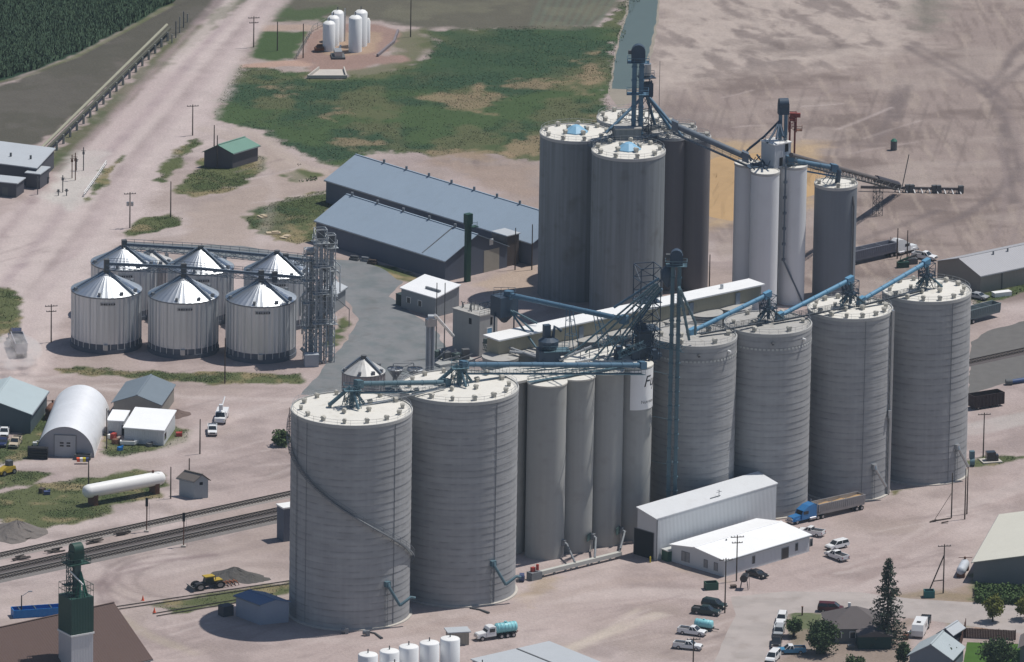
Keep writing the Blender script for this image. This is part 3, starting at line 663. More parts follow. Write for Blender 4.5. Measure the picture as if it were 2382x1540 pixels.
# ------------------------------------------------------------------ back complex
GK = 'tall streaked concrete silos at the back'
B3 = silo('tall concrete silo mostly hidden behind the blue bucket elevator', 1462, 636, 275, 80, CONB, ROOFW, GK, False, (9, .85, 4, .4), plinth=False)
B1 = silo('tall streaked concrete silo with a pale blue cap, left of the back group', 1333, 681, 309.5, 83, CONB, ROOFW, GK, False, (9, .85, 4, .36), plinth=False)
B2 = silo('tall streaked concrete silo with a pale blue cap, front of the back group', 1455, 722, 350, 85, CONB, ROOFW, GK, False, (9, .85, 4, .36), plinth=False)
for t_ in (B1, B2):
    c, r, h = HGT[t_['label']]; mb = MB(); mb.lathe(c + UP * h, [(r * .34, .1), (r * .34, .5), (r * .12, 1.7), (.05, 2.0)], 8, smooth=False); mb.build('roof_cap', BLUEH, t_)
GN = 'slender brown concrete bins beside the back silos'
for lb, x, y, ty, rp in (('slender brown concrete bin at the right end of the back group', 1614, 668, 318, 32), ('slender brown concrete bin between the tall streaked silo and the right end bin', 1556, 668, 316, 33), ('slender concrete bin roof behind the blue leg, right of the square headhouse', 1512, 652, 303, 33), ('slender concrete bin at the far back right of the blue leg', 1580, 640, 297, 33), ('slender concrete bin with a dark roof behind the steel bracing of the blue leg', 1530, 628, 286, 32)):
    c0 = G(x, y); silo(lb, x, y, ty, rp, CONT, ROOFG, GN, False, (3, .7, 0, .3), True, False, 'concrete_bin', 40)
c0 = G(1452, 690); hh = ZH(c0, 296)
t = thing('headhouse', 'grey square headhouse rising between the back silos', 'building', c0)
mb = MB(); mb.box(c0, 5.6, 4.2, hh, .1); mb.build('wall', CONB, t); mb = MB(); mb.box(c0 + UP * hh, 5.9, 4.5, .3, .1); mb.build('roof', ROOFG, t)
# white silo cluster
GW = 'white painted concrete silos'
for lb, x, y, ty, rp in (('white painted silo at the left of the white cluster', 1733, 697, 379, 31), ('white painted silo at the front of the white cluster', 1773, 716, 398, 33), ('white painted silo at the right of the white cluster', 1839, 702, 384, 31), ('white painted silo at the back of the white cluster, behind the penthouse', 1802, 680, 368, 31)):
    silo(lb, x, y, ty, rp, WCON, ROOFW, GW, False, None, False, False, 'white_silo', 48, curb=.12)
c0 = G(1797, 700); zt = ZH(c0, 384); zt2 = ZH(c0, 330)
c0.z = zt
t = thing('penthouse', 'white boxy penthouse on top of the white silos', 'building', c0)
mb = MB(); mb.box(c0, 4.6, 4.6, zt2 - zt, UA); pw = mb.build('wall', mat('white_sheet', alb(196, 202, 210), .6, var=.05, scale=.3, rib=.02, ribw=.5), t)
mb = MB(); mb.box(c0 + UP * (zt2 - zt), 4.9, 4.9, .25, UA); mb.build('roof', WHITE, t)
mb = MB(); mb.rail([c0 + V((a * 2.3, b * 2.3, zt2 - zt + .2)) for a, b in ((-1, -1), (1, -1), (1, 1), (-1, 1))], 1.1, 1.5, .03, True); mb.build('roof_rail', GALV, t)
for sx, z_ in ((-.9, .4), (.6, 3.4)):
    f = V((math.sin(UA), -math.cos(UA), 0)); u2 = V((math.cos(UA), math.sin(UA), 0)); p = c0 + f * 2.31 + u2 * sx + UP * z_
    mb = MB(); mb.par(p, u2 * .9, f * .06, UP * 1.9); mb.build('door' if z_ < 1 else 'window', DOOR, t)
X1 = silo('short dark grey concrete silo with a white roof, right of the white cluster', 1938, 690, 427, 49.5, DCON, ROOFW, None, False, (4, .8, 0, .3), True, False)
c, r, h = HGT[X1['label']]
mb = MB(); p = at_silo(X1, 52, 0, .3); mb.beam(p, p + UP * (h - 4), .35); mb.beam(p + UP * (h - 4), at_silo(X1, 52, h - 2, 0), .3); mb.build('wall_pipe', STEEL, X1)
# grain bins with cone roofs
CORR = mat('corrugated_bin_wall', (.62, .65, .68), .42, metal=.65, var=.12, scale=.25, streak=.75, rib=.05, ribw=1.15)
CONE = mat('bin_roof_sheet', (.58, .61, .64), .42, metal=.95, var=.12, scale=.4, stain=.08)
GG = 'corrugated steel grain bins with cone roofs'
def steel_bin(label, bx, by, eavey, apexy, rp, group=GG, nrib=36, skirt=True, wall=CORR, sign=True, roof=CONE):
    c0 = G(bx, by); r = rp / SC(c0); he = ZH(c0, eavey); ha = ZH(c0, apexy)
    t = thing('grain_bin', label, 'grain bin', c0, group); HGT[label] = (c0, r, he)
    mb = MB(); mb.lathe(c0, [(r, .9), (r, he)], 64); 
    for i in range(30):     # vertical stiffeners
        a = 2 * math.pi * (i + .3) / 30; p = c0 + V((math.cos(a) * (r + .05), math.sin(a) * (r + .05), .9)); mb.beam(p, p + UP * (he - .9), .11, .14)
    mb.build('wall', wall, t)
    mb = MB(); mb.lathe(c0, [(r + .25, -.1), (r + .25, .9), (r - .3, .9)], 48, smooth=False)
    if skirt: mb.lathe(c0, [(r + .06, .9), (r + .06, 2.1), (r, 2.1)], 48, smooth=False)
    mb.build('foundation', mat('bin_base', alb(104, 110, 120), .8, var=.15), t)
    mb = MB(); k = nrib * 2; rr_ = .62; vs = []
    for i in range(k):     # pleated cone roof panels with standing ribs
        a = 2 * math.pi * i / k; q = .045 if i % 2 else 0.0
        vs += [c0 + V((math.cos(a) * (r + .18), math.sin(a) * (r + .18), he - .05 + q)), c0 + V((math.cos(a) * rr_, math.sin(a) * rr_, ha - .2 + q * .3))]
    fs = []
    for i in range(k): j = (i + 1) % k; fs.append((2 * i, 2 * j, 2 * j + 1, 2 * i + 1))
    mb.add(vs, fs, False); rf = mb.build('roof', roof, t)
    mb = MB(); mb.cyl(c0 + UP * (ha - .35), rr_, .9, 12); mb.build('peak_cap', STEEL, rf)
    mb = MB(); mb.lathe(c0 + UP * he, [(r + .2, -.28), (r + .2, .0), (r + .02, .0)], 48, smooth=False); mb.build('eave_ring', DGALV, t)
    for a in (-158, -100, -60, -25, 40, 110):
        a = R(a); p = c0 + V((math.cos(a) * r * .93, math.sin(a) * r * .93, he + (ha - he) * .05)); mb = MB(); mb.box(p, .6, .6, .75, a); mb.build('roof_vent', DGALV, t)
    for a in (R(-38), R(200)):
        mb = MB(); o = V((math.cos(a), math.sin(a), 0)); mb.beam(c0 + o * (r + .3) + UP * (he + .3), c0 + o * .7 + UP * (ha + .2), .5, .25); mb.build('roof_ladder', mat('slate_blue_steel', (.10, .13, .17), .6, var=.1), t)  # roof ladders in dark blue-grey steel, the steel's own colour
    if sign:
        mb = MB(); mb.lathe(c0, [(r + .1, he - 1.75), (r + .12, he - 1.75), (r + .12, he - 1.05), (r + .1, he - 1.05)], 8, a0=R(-98), a1=R(-74), smooth=False)
        sp_ = mb.build('name_plate', mat('plate_grey', alb(176, 176, 176), .6), t)
        mb = MB(); zz = he - 1.42; mb.lathe(c0, [(r + .128, zz - .2), (r + .131, zz - .2), (r + .131, zz + .2), (r + .128, zz + .2)], 6, a0=R(-97), a1=R(-75), smooth=False, m=1)
        for k_, w_ in enumerate((.28, .34, .22, .3, .24, .32)):
            a = R(-96 + 4.0 * k_); o = V((math.cos(a), math.sin(a), 0)); s_ = V((-o.y, o.x, 0)); mb.par(c0 + o * (r + .13) + UP * (zz - .16), s_ * w_, o * .02, UP * .34)
        mb.build('lettering', [INK, mat('plate_grey')], sp_)
    mb = MB(); p = c0 + V((0, -r, 0)); mb.box(p + V((.2, -.25, .9)), .9, .5, 1.2); mb.build('access_door', GALV, t)
    return t
NB = ['left front', 'middle front', 'right front']
for i, (x, y, ey, ay) in enumerate(((247, 801, 671, 632), (426, 812, 683, 642), (606, 823, 691, 652))):
    steel_bin(NB[i] + ' steel grain bin of the six, above its own shadow', x, y, ey, ay, 81)
for i, (x, y, ey, ay) in enumerate(((288, 727, 608, 573), (466, 738, 618, 577), (643, 750, 628, 588))):
    steel_bin(('left', 'middle', 'right')[i] + ' back steel grain bin of the six, partly hidden by the front row', x, y, ey, ay, 76)
steel_bin('low grey bin roof showing behind the back row of steel bins', 352, 690, 606, 585, 48, None, 24, False, mat('dull_bin_wall', (.34, .33, .34), .65, metal=.2, var=.15, scale=.2, streak=.6, rib=.03, ribw=.8), False, mat('dull_cone_sheet', (.46, .46, .455), .6, metal=.35, var=.12, scale=.3, streak=.2, stain=.25))
steel_bin('small grey steel bin with a rusty cone roof beside the asphalt road', 845, 925, 862, 832, 49.5, None, 20, False, mat('dull_bin_wall', (.34, .33, .34), .65, metal=.2, var=.15, scale=.2, streak=.6, rib=.03, ribw=.8), False, mat('dull_cone_sheet', (.46, .46, .455), .6, metal=.35, var=.12, scale=.3, streak=.2, stain=.25))
# white chemical tanks, far and near
GC = 'white upright tanks on the earthen pad'
TANKW = mat('white_tank_paint', (.78, .79, .80), .45, var=.05, scale=.3, streak=.3, stain=.05)
def tank(label, x, y, ty, rp, group, dome=.6, pipe=False):
    c0 = G(x, y); r = rp / SC(c0); h = ZH(c0, ty); t = thing('storage_tank', label, 'tank', c0, group); HGT[label] = (c0, r, h)
    mb = MB(); mb.lathe(c0, [(r, -.1), (r, h), (r - .12, h + .15)], 36); mb.build('shell', TANKW, t)
    mb = MB(); mb.lathe(c0 + UP * h, [(r - .10, .13), (r * .7, .13 + dome * .6), (.1, .13 + dome)], 36); mb.build('roof', WHITE, t)
    mb = MB(); mb.cyl(c0 + UP * (h + dome), .12, .9, 8); mb.build('vent_pipe', STEEL, t)
    if pipe: mb = MB(); p = c0 + V((r + .2, -.2, 0)); mb.tube([p, p + UP * (h + 1.2)], .14, 8); mb.build('fill_pipe', GALV, t)
    return t
for lb, x, y, ty, rp in (('shortest front left white tank on the earthen pad', 765, 117, 55, 14.5), ('white tank second in the left column on the earthen pad', 775, 105, 42, 14), ('tallest white tank at the back of the left column on the pad', 785, 95, 30, 15), ('front white tank of the right column on the earthen pad', 826, 119, 42, 15.5), ('white tank second in the right column on the earthen pad', 839, 106, 29, 15), ('thin short white tank at the right edge of the pad group', 855, 99, 48, 6)):
    tank(lb, x, y, ty, rp, GC, pipe='tallest' in lb)
for i, (x, y) in enumerate(((856, 1523), (906, 1515), (951, 1504.5), (999, 1495.5), (1047, 1486))):
    c0 = G(x, y, 8.0); q = PR((c0.x, c0.y, 0))
    tank(('leftmost', 'second from left', 'middle', 'fourth from left', 'rightmost')[i] + ' of five low white tanks in a rising row near the bottom edge', q[0], q[1], y, 23.2, 'five white tanks along the bottom edge', .25)
for i, (x, y) in enumerate(((918, 1547), (1122, 1548))):
    c0 = G(x, y, 8.0); q = PR((c0.x, c0.y, 0))
    tank(('white tank cut by the bottom edge left of the five-tank row', 'white tank cut by the bottom edge right of the five-tank row')[i], q[0], q[1], y, 22, 'white tanks cut by the bottom edge', .25)
# ------------------------------------------------------------------ buildings
def gable(name, label, cat, A, B, wvec, eave, rise, wallm, roofm, group=None, over=.35, base=0.0, half=.5, gutter=True):
    """gabled building: front eave runs A -> B on the ground, wvec crosses to the other eave; half = ridge position across the width"""
    A, B, wv = V(A), V(B), V(wvec); A.z = B.z = 0
    t = thing(name, label, cat, A, group); d = B - A; dn = d.normalized(); wn = wv.normalized()
    mb = MB(); a, b, c, e = A, A + wv, A + wv + UP * eave, A + UP * eave; r = A + wv * half + UP * (eave + rise)
    mb.prism([a, b, c, r, e], d); mb.build('wall', wallm, t)
    mb = MB(); o = dn * over; q = rise / (wv.length * half); q2 = rise / (wv.length * (1 - half)); th = UP * .14
    p1 = A - wn * over + UP * (eave - q * over + .05); p2 = r + UP * .05; p3 = A + wv + wn * over + UP * (eave - q2 * over + .05)
    mb.prism([p1 - o, p2 - o, p2 - o + th, p1 - o + th], d + o * 2); mb.prism([p2 - o, p3 - o, p3 - o + th, p2 - o + th], d + o * 2)
    rf = mb.build('roof', roofm, t); t['eave'] = eave
    mb = MB(); mb.beam(p2 - o + th * 1.1, p2 + d + o + th * 1.1, .4, .12); mb.build('ridge_cap', roofm, rf)
    if gutter: mb = MB(); mb.beam(p1 - o - wn * .07 - UP * .06, p1 + d + o - wn * .07 - UP * .06, .14, .16); mb.build('gutter', DGALV, rf)
    return t, (A, dn, wn, d.length, wv.length)
def flat(name, label, cat, A, B, wvec, hts, wallm, roofm, group=None, over=.3, th=.22):
    """flat or single-pitch roof: hts = heights at A, B, B+w, A+w"""
    A, B, wv = V(A), V(B), V(wvec); A.z = B.z = 0; t = thing(name, label, cat, A, group)
    g = [A, B, B + wv, A + wv]; mb = MB(); tp = [p + UP * h for p, h in zip(g, hts)]
    cw = (B - A).cross(wv).z > 0
    f = [(0, 1, 5, 4), (1, 2, 6, 5), (2, 3, 7, 6), (3, 0, 4, 7), (4, 5, 6, 7)]
    if not cw: f = [tuple(reversed(x)) for x in f]
    l1, l2 = (B - A).length, wv.length
    uvs = [((0, 0), (l, 0), (l, 3), (0, 3)) for l in (l1, l2, l1, l2)] + [((0, 0),) * 4]
    if not cw: uvs = [tuple(reversed(u)) for u in uvs]
    mb.add(g + tp, f, uv=uvs); mb.build('wall', wallm, t)
    mb = MB(); cen = sum(tp, V((0, 0, 0))) / 4; o = [p + (V((p.x - cen.x, p.y - cen.y, 0)).normalized() * over * 1.4) + UP * .04 for p in tp]
    mb.add(o + [p + UP * th for p in o], [(0, 1, 5, 4), (1, 2, 6, 5), (2, 3, 7, 6), (3, 0, 4, 7), (4, 5, 6, 7), (3, 2, 1, 0)] if cw else [(4, 5, 1, 0), (5, 6, 2, 1), (6, 7, 3, 2), (7, 4, 0, 3), (7, 6, 5, 4), (0, 1, 2, 3)])
    mb.build('roof', roofm, t); return t, (A, (B - A).normalized(), wv.normalized(), l1, l2)
def opening(t, o, u, n_, w_, h_, m, name='door', trim=None, out=.04):
    """panel on a wall: o = lower left corner, u along, n_ outward"""
    mb = MB(); mb.par(V(o) - V(n_) * .05, V(u) * w_, V(n_) * (out + .05), UP * h_); d = mb.build(name, m, t)
    if trim:
        mb = MB(); e = .14
        mb.par(V(o) - V(u) * e - V(n_) * .05, V(u) * e, V(n_) * (out + .09), UP * (h_ + e)); mb.par(V(o) + V(u) * w_ - V(n_) * .05, V(u) * e, V(n_) * (out + .09), UP * (h_ + e)); mb.par(V(o) + UP * h_ - V(n_) * .05, V(u) * w_, V(n_) * (out + .09), UP * e)
        mb.build('frame', trim, d)
    return d
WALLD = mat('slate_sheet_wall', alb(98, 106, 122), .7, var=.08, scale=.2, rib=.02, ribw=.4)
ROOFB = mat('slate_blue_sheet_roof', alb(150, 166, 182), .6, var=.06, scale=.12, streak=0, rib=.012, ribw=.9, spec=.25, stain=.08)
WALLW = mat('white_sheet_wall', alb(208, 212, 216), .6, var=.05, scale=.25, rib=.02, ribw=.4)
ROOFWH = mat('white_sheet_roof', (.80, .81, .82), .55, var=.05, scale=.2, rib=.012, ribw=.6, stain=.05)
ROOFPG = mat('pale_grey_sheet_roof', alb(188, 193, 198), .55, var=.05, scale=.2, rib=.012, ribw=.6, stain=.06)
ROOFTN = mat('cream_sheet_roof', alb(214, 212, 200), .6, var=.05, scale=.2, rib=.012, ribw=.6, stain=.05)
WALLG = mat('grey_sheet_wall', alb(150, 156, 160), .7, var=.08, scale=.2, rib=.02, ribw=.4)
SIDG = mat('grey_siding', alb(130, 132, 134), .8, var=.08, scale=.3)
SHING = mat('brown_shingle', alb(104, 86, 80), .95, var=.12, scale=.5, bump=.02, bscale=6)
SHINGG = mat('grey_shingle', alb(104, 98, 98), .95, var=.1, scale=.5, bump=.02, bscale=6)
# -- two slate warehouses
Mn = -N     # toward the camera right
fA = G(1035, 656); L1 = (G(735, 562) - fA); L1.z = 0; f = L1.normalized(); wU = V((-f.y, f.x, 0)); wU = wU if wU.x > 0 else -wU
wd = 18.6; ev = ZH(fA, 607)
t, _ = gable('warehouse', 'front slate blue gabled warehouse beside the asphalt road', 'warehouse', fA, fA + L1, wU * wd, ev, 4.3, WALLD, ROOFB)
mb = MB(); q = fA + f * 7.5; mb.beam(q + UP * (ev + .12), q + wU * wd / 2 + UP * (ev + 4.5), .25, .25); mb.build('roof_seam', STEEL, t)
for k in range(5):
    p = fA + f * (7 + k * 8.5) + wU * wd * .5 + UP * (ev + 4.3); mb = MB(); mb.cyl(p, .3, 1.0, 10); mb.build('roof_vent', DGALV, t)
ge = V((-f.x, -f.y, 0))
opening(t, fA + wU * 11.6, wU, ge, 4.6, 5.0, mat('weathered_door', alb(176, 172, 162), .8, var=.1), 'door'); opening(t, fA + wU * 13.2 + UP * 6.0, wU, ge, 1.1, 1.4, WHITE, 'window')
rA = G(1237, 619); L2 = f * ((G(792, 405) - G(1237, 566)).length * .965); e2 = ZH(rA, 566)
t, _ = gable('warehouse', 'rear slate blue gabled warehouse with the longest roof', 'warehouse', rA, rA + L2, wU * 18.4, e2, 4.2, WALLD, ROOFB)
for k in range(7):
    p = rA + f * (14 + k * 7.5) + wU * 18.4 * .5 + UP * (e2 + 4.2); mb = MB(); mb.cyl(p, .28, 1.0, 10); mb.build('roof_vent', DGALV, t)
t = thing('lean_to', 'brown patched shed joining the gable ends of the two slate warehouses', 'shed', fA + wU * 18.8)
mb = MB(); mb.par(fA + wU * 18.8 + f * .3, wU * 3.6, f * 5, UP * 7); mb.build('wall', mat('brown_sheet', alb(92, 84, 82), .85, var=.2, scale=.5), t); mb = MB(); mb.par(fA + wU * 18.6 + UP * 7, wU * 4.0, f * 5.2, UP * .2); mb.build('roof', ROOFPG, t)
# green leg in front of the gable
p0 = G(1087, 655); hh = ZH(p0, 497); t = thing('bucket_elevator', 'dark green bucket elevator standing against the front slate warehouse gable', 'elevator', p0)
mb = MB(); mb.box(p0, 1.25, .9, hh - 2, UA); mb.build('leg_casing', GREENP, t); mb = MB(); mb.box(p0 + UP * (hh - 2.4), 1.6, 1.3, 2.4, UA); mb.build('head', GREENP, t)
mb = MB(); mb.box(p0 + V((1.3, 0, hh - 3)), 1.6, 1.3, .12, UA); mb.rail([p0 + V((.6, -.6, hh - 2.9)), p0 + V((2.0, -.6, hh - 2.9)), p0 + V((2.0, .6, hh - 2.9))], 1, 1, .04); mb.build('platform', GREENP, t)
# -- receiving office with white roof + concrete pit house
bA = G(*(911.9 + 640 * .15707, 614.1 + 790 * .15707)); bB = G(*(911.9 + 135 * .15707, 614.1 + 640 * .15707))
wq = V((.78, .62, 0)).normalized(); dl = (bB - bA); dl.z = 0; wq = V((-dl.y, dl.x, 0)).normalized(); wq = wq if wq.x > 0 else -wq
t, (A_, dn, wn, l_, w_) = flat('scale_office', 'small sheet-metal building with a white sloping roof beside the asphalt road', 'building', bA, bB, wq * 7.2, (4.2, 4.2, 5.8, 5.8), WALLG, ROOFWH)
nn_ = -wn
for k in (4.3, 7.8): opening(t, A_ + dn * k + UP * 1.5, dn, nn_, 1.0, 1.2, GLASS, 'window', WHITE)
mb = MB(); p = A_ + wn * 2.4 + dn * 1 + UP * 5.2; mb.beam(p, p + dn * 4.4 + UP * .0, .5, .5); mb.build('roof_duct', DGALV, t)
single('dumpster', MB().box(bB - dn * -1.2 + wn * 1.5, 2.2, 1.8, 2.4, math.atan2(dn.y, dn.x)).box(bB - dn * -1.2 + wn * 1.5 + UP * 2.4, 2.3, 1.9, .15, math.atan2(dn.y, dn.x)), mat('dark_bin_paint', (.03, .05, .05), .7), 'dark bin with a pale lid at the end of the small white-roofed building', 'bin', bB)
cA = G(911.9 + 1290 * .15707, 614.1 + 1370 * .15707); hC = ZH(cA, 614.1 + 785 * .15707)
t = thing('pit_house', 'square concrete pit house with pipes on its flat roof', 'building', cA); a1 = (G(911.9 + 860 * .15707, 614.1 + 1240 * .15707) - cA) * .92; a1.z = 0; a2 = V((-a1.y, a1.x, 0)).normalized() * -5.4
mb = MB(); mb.par(cA, a1, a2, UP * hC); mb.build('wall', CON2, t); mb = MB(); mb.par(cA - a1 * .02 - a2 * .02 + UP * hC, a1 * 1.04, a2 * 1.04, UP * .25); mb.build('roof', ROOFG, t)
opening(t, cA + a2 * .42 + UP * 3.4, a2.normalized(), -a1.normalized(), 1.4, 2.4, LBLUE, 'door', WHITE); opening(t, cA + a1 * .3 + UP * (hC - 2.2), a1.normalized(), -a2.normalized(), .8, 1.3, DOOR, 'window'); opening(t, cA + a2 * .6 + UP * (hC - 2.4), a2.normalized(), -a1.normalized(), .6, 1.7, DOOR, 'window')
mb = MB()
for k in range(9):
    p = cA + a1 * random.uniform(.1, .9) + a2 * random.uniform(.15, .9) + UP * (hC + .2); mb.tube([p, p + UP * random.uniform(.5, 1.4), p + UP * 1.2 + V((random.uniform(-1, 1), .5, 0))], .11, 6)
mb.rail([cA + UP * (hC + .2), cA + a2 + UP * (hC + .2), cA + a1 + a2 + UP * (hC + .2)], 1.0, 1.2, .03)
mb.build('roof_pipework', STEEL, t)
# -- white tall drive-through shed and office
tA = G(*T(2, 3, 1325, 612)); tB = G(1804, 1222); du = (tB - tA); du.z = 0; dn_ = du.normalized(); wv = V((-dn_.y, dn_.x, 0)); wv = wv if wv.y > 0 else -wv
hW = ZH(tA, T(2, 3, 1335, 235)[1]); wl = (G(*T(2, 3, 1145, 560)) - tA); wl.z = 0; wlen = abs(wl.dot(wv)) 
wlen = 5.5
t, (A_, dn, wn, l_, w_) = flat('drive_through_shed', 'tall white sheet-metal drive-through shed at the foot of the silos', 'shed', tA, tA + du, wv * wlen, (hW, hW, hW + 1.3, hW + 1.3), WALLW, mat('dull_white_roof', alb(216, 219, 223), .6, var=.07, scale=.2, rib=.012, ribw=.6, stain=.12))
opening(t, A_ + wn * .9, wn, -dn, 5.4, 5.6, DOOR, 'door', DGALV, .03)
mb = MB(); mb.beam(A_ - wn * .12 - dn * .12, A_ - wn * .12 - dn * .12 + UP * hW, .22); mb.build('corner_trim', SIDG, t)
mb = MB(); p = A_ + dn * l_ * .55 + wn * 1.2 + UP * (hW + .4); mb.tube([p, p + UP * 1.6], .06, 6); mb.beam(p + UP * 1.1 - dn * .8, p + UP * 1.1 + dn * .8, .06); mb.beam(p + UP * 1.3 - wn * .6, p + UP * 1.3 + wn * .6, .05); mb.beam(p - dn * 2.6 + UP * .3, p + dn * .4 + UP * .3, .12); mb.build('antenna', DGALV, t)
oA = G(*T(2, 3, 1945, 762)); oB = G(1907, 1291); oC = G(*T(2, 3, 1515, 600)); d1 = oB - oA; d2 = oC - oA; d1.z = d2.z = 0
d1 = dn_ * d1.length; d2 = wv * d2.length
hO = ZH(oA, T(2, 3, 1950, 612)[1])
t, (A_, dn, wn, l_, w_) = gable('office', 'low office with a bright white low-pitched roof and narrow windows', 'office', oA, oA + d1, d2, hO, .9, WALLW, ROOFWH, half=.55)
gx = 595.5 * 3
for xt, w2 in ((95, 1.9), (228, .55), (370, .55)):
    p = TG(3, 3, xt, 620 - xt * .27); s_ = (p - A_).dot(dn); opening(t, A_ + dn * s_ + UP * (.1 if w2 > 1 else 1.0), dn, -wn, w2, 2.2 if w2 > 1 else 1.5, GLASS if w2 < 1 else mat('door_glass', (.05, .045, .045), .2), 'door' if w2 > 1 else 'window', SIDG)
opening(t, A_ + dn * (l_ * .33) + UP * 1.0, dn, -wn, .55, 1.5, GLASS, 'window', SIDG)
for k in (.13, .32, .66, .74): opening(t, A_ + wn * (w_ * k) + UP * .8, wn, -dn, .8, 1.6 if k < .5 else 2.0, mat('pale_shutter', alb(150, 150, 152), .6), 'window' if k < .5 else 'door', SIDG)
mb = MB(); mb.cyl(A_ + dn * 8 + wn * 7 + UP * (hO + .6), .15, .7, 8); mb.build('roof_vent', DGALV, t)
# -- left yard group
qA = TG(0, 2, 862, 1195); qB = TG(0, 2, 330, 1165); qax = TG(0, 2, 1065, 640) - TG(0, 2, 862, 1195); qax.z = 0
ctr = (qA + qB) / 2; rad = (qA - qB).length / 2; ax = qax.normalized(); ac = V((ax.y, -ax.x, 0)); ln = 31
t = thing('quonset_hut', 'shiny silver arched quonset hut with a pale end door', 'shed', ctr)
QS = mat('quonset_metal', (.84, .85, .87), .42, metal=.35, var=.1, scale=.25, rib=.03, ribw=.7, stain=.06)
mb = MB(); nseg = 28; vs = []; uv = []; fs = []
for j in range(2):
    for i in range(nseg + 1):
        a = math.pi * i / nseg; vs.append(ctr + ax * (ln * j) + ac * (rad * math.cos(a)) + UP * (rad * 1.06 * math.sin(a)))
for i in range(nseg): fs.append((i, i + 1, nseg + 2 + i, nseg + 1 + i)); uv.append(((0, i), (0, i + 1), (ln, i + 1), (ln, i)))
mb.add(vs, fs, True, uv=uv); mb.build('roof', QS, t)
for j, nm in ((0, 'end_wall'), (1, 'end_wall')):
    mb = MB(); k = nseg + 1; e = [vs[j * k + i] * 1.0 for i in range(k)]; e = [ctr + ax * (ln * j + (.12 if j == 0 else -.12)) + (p - ctr - ax * ln * j) * .985 for p in e]; mb.add(e, [tuple(range(k)) if j == 0 else tuple(range(k - 1, -1, -1))]); ew = mb.build(nm, mat('end_wall_grey', alb(176, 176, 182), .7, var=.06, scale=.3), t)
    if j == 0:
        opening(t, ctr + ax * .1 - ac * 2.2, ac, -ax, 4.4, 4.6, mat('pale_door', alb(188, 190, 194), .6), 'door', SIDG, .1)
        for s_ in (-1.1, .3):
            for z_ in (2.2, 2.8): opening(t, ctr + ax * .0 + ac * s_ + UP * z_, ac, -ax, .8, .35, GLASS, 'window')
a = -9
vA = V((math.cos(R(-9)), math.sin(R(-9)), 0)); vN = V((math.sin(R(9)), math.cos(R(9)), 0))
A_ = TG(0, 2, 280, 968)
t, _ = gable('workshop', 'grey-green gabled workshop cut by the left edge', 'shed', A_, A_ + vN * 17, vA * -16, 4.2, 2.5, mat('dark_teal_sheet', alb(84, 98, 104), .7, var=.1, rib=.02, ribw=.4), mat('pale_teal_roof', alb(176, 190, 194), .6, var=.06, rib=.012, ribw=.6))
A_ = TG(0, 2, 1040, 830); B_ = TG(0, 2, 1450, 800)
t, _ = gable('garage', 'grey gabled garage with a slate roof behind the flat white building', 'garage', A_, A_ + vN * 15, vA * ((B_ - A_).length * 1.03), 3.6, 1.8, mat('tan_grey_wall', alb(150, 146, 140), .8, var=.08), mat('slate_roof', alb(118, 130, 140), .7, var=.08, rib=.012, ribw=.6))
A_ = TG(0, 2, 1138, 1052); B_ = TG(0, 2, 1500, 1080); C_ = TG(0, 2, 1605, 925)
t, (A_, dn, wn, l_, w_) = flat('flat_roofed_building', 'flat-roofed white building in the left yard', 'building', A_, B_, (C_ - B_), (3.2, 3.2, 3.8, 3.8), WALLW, ROOFWH)
opening(t, B_ + wn * .9 + UP * .9, wn, dn, 1.6, 1.4, GLASS, 'window', SIDG)
A_ = TG(0, 2, 985, 978); B_ = TG(0, 2, 1130, 985)
t, (A_, dn, wn, l_, w_) = flat('lean_to', 'small white lean-to between the quonset hut and the flat white building', 'shed', A_, A_ + (B_ - A_), vN * 6, (3.0, 3.0, 3.4, 3.4), WALLW, ROOFWH)
opening(t, A_ + dn * 3.0, dn, -wn, 1.2, 2.2, DOOR, 'door')
A_ = TG(0, 2, 1745, 1620); B_ = TG(0, 2, 1880, 1600); a_ = (B_ - A_); a_.z = 0; b_ = TG(0, 2, 1620, 1570) - A_; b_.z = 0
t, (A_, dn, wn, l_, w_) = gable('pump_shed', 'small grey shed with a shingled gable roof near the long white tank', 'shed', G(452, 1161), G(452, 1161) + V((-.80, .60, 0)) * 4.0, V((.93, .36, 0)) * 3.0, 3.9, 1.2, mat('grey_block', alb(170, 178, 184), .8, var=.1), mat('grey_shake', alb(128, 120, 114), .9, var=.15))
opening(t, A_ + wn * 1.1 + UP * 2.9, wn, -dn, .7, .6, DOOR, 'window')
A_ = TG(0, 3, 2215, 1190) ; A_ = TG(1, 3, -130, 1185); B_ = TG(1, 3, 228, 1165)
A_ = G(605, 1454); t, _ = gable('blue_shed', 'pale blue-grey shed in the shadow of the widest silo', 'shed', A_, A_ + V((-.66, .75, 0)) * 7.5, V((.93, .37, 0)) * 6.0, 4.2, .7, mat('blue_grey_sheet', alb(156, 166, 184), .7, var=.06, rib=.02, ribw=.4), mat('mid_blue_roof', alb(96, 122, 158), .6, var=.06, rib=.012, ribw=.6))
mb = MB(); p = TG(0, 3, 2070, 1110); mb.box(p, 2.4, 2.0, 2.0, .6); mb.box(p + UP * 2, 2.5, 2.1, .12, .6); single('bin', mb, mat('dark_navy_bin', (.035, .042, .06), .7), 'dark square bin beside the pale blue-grey shed', 'bin', p)
p = G(668, 1254); t = thing('loading_hood', 'grey box shed on a post peeping out left of the widest silo', 'shed', p)
mb = MB(); mb.box(p, 3.2, 3, 7.0, .5); mb.build('wall', WALLD, t); mb = MB(); mb.box(p + UP * 7, 3.6, 3.3, .3, .5); mb.build('roof', WHITE, t)
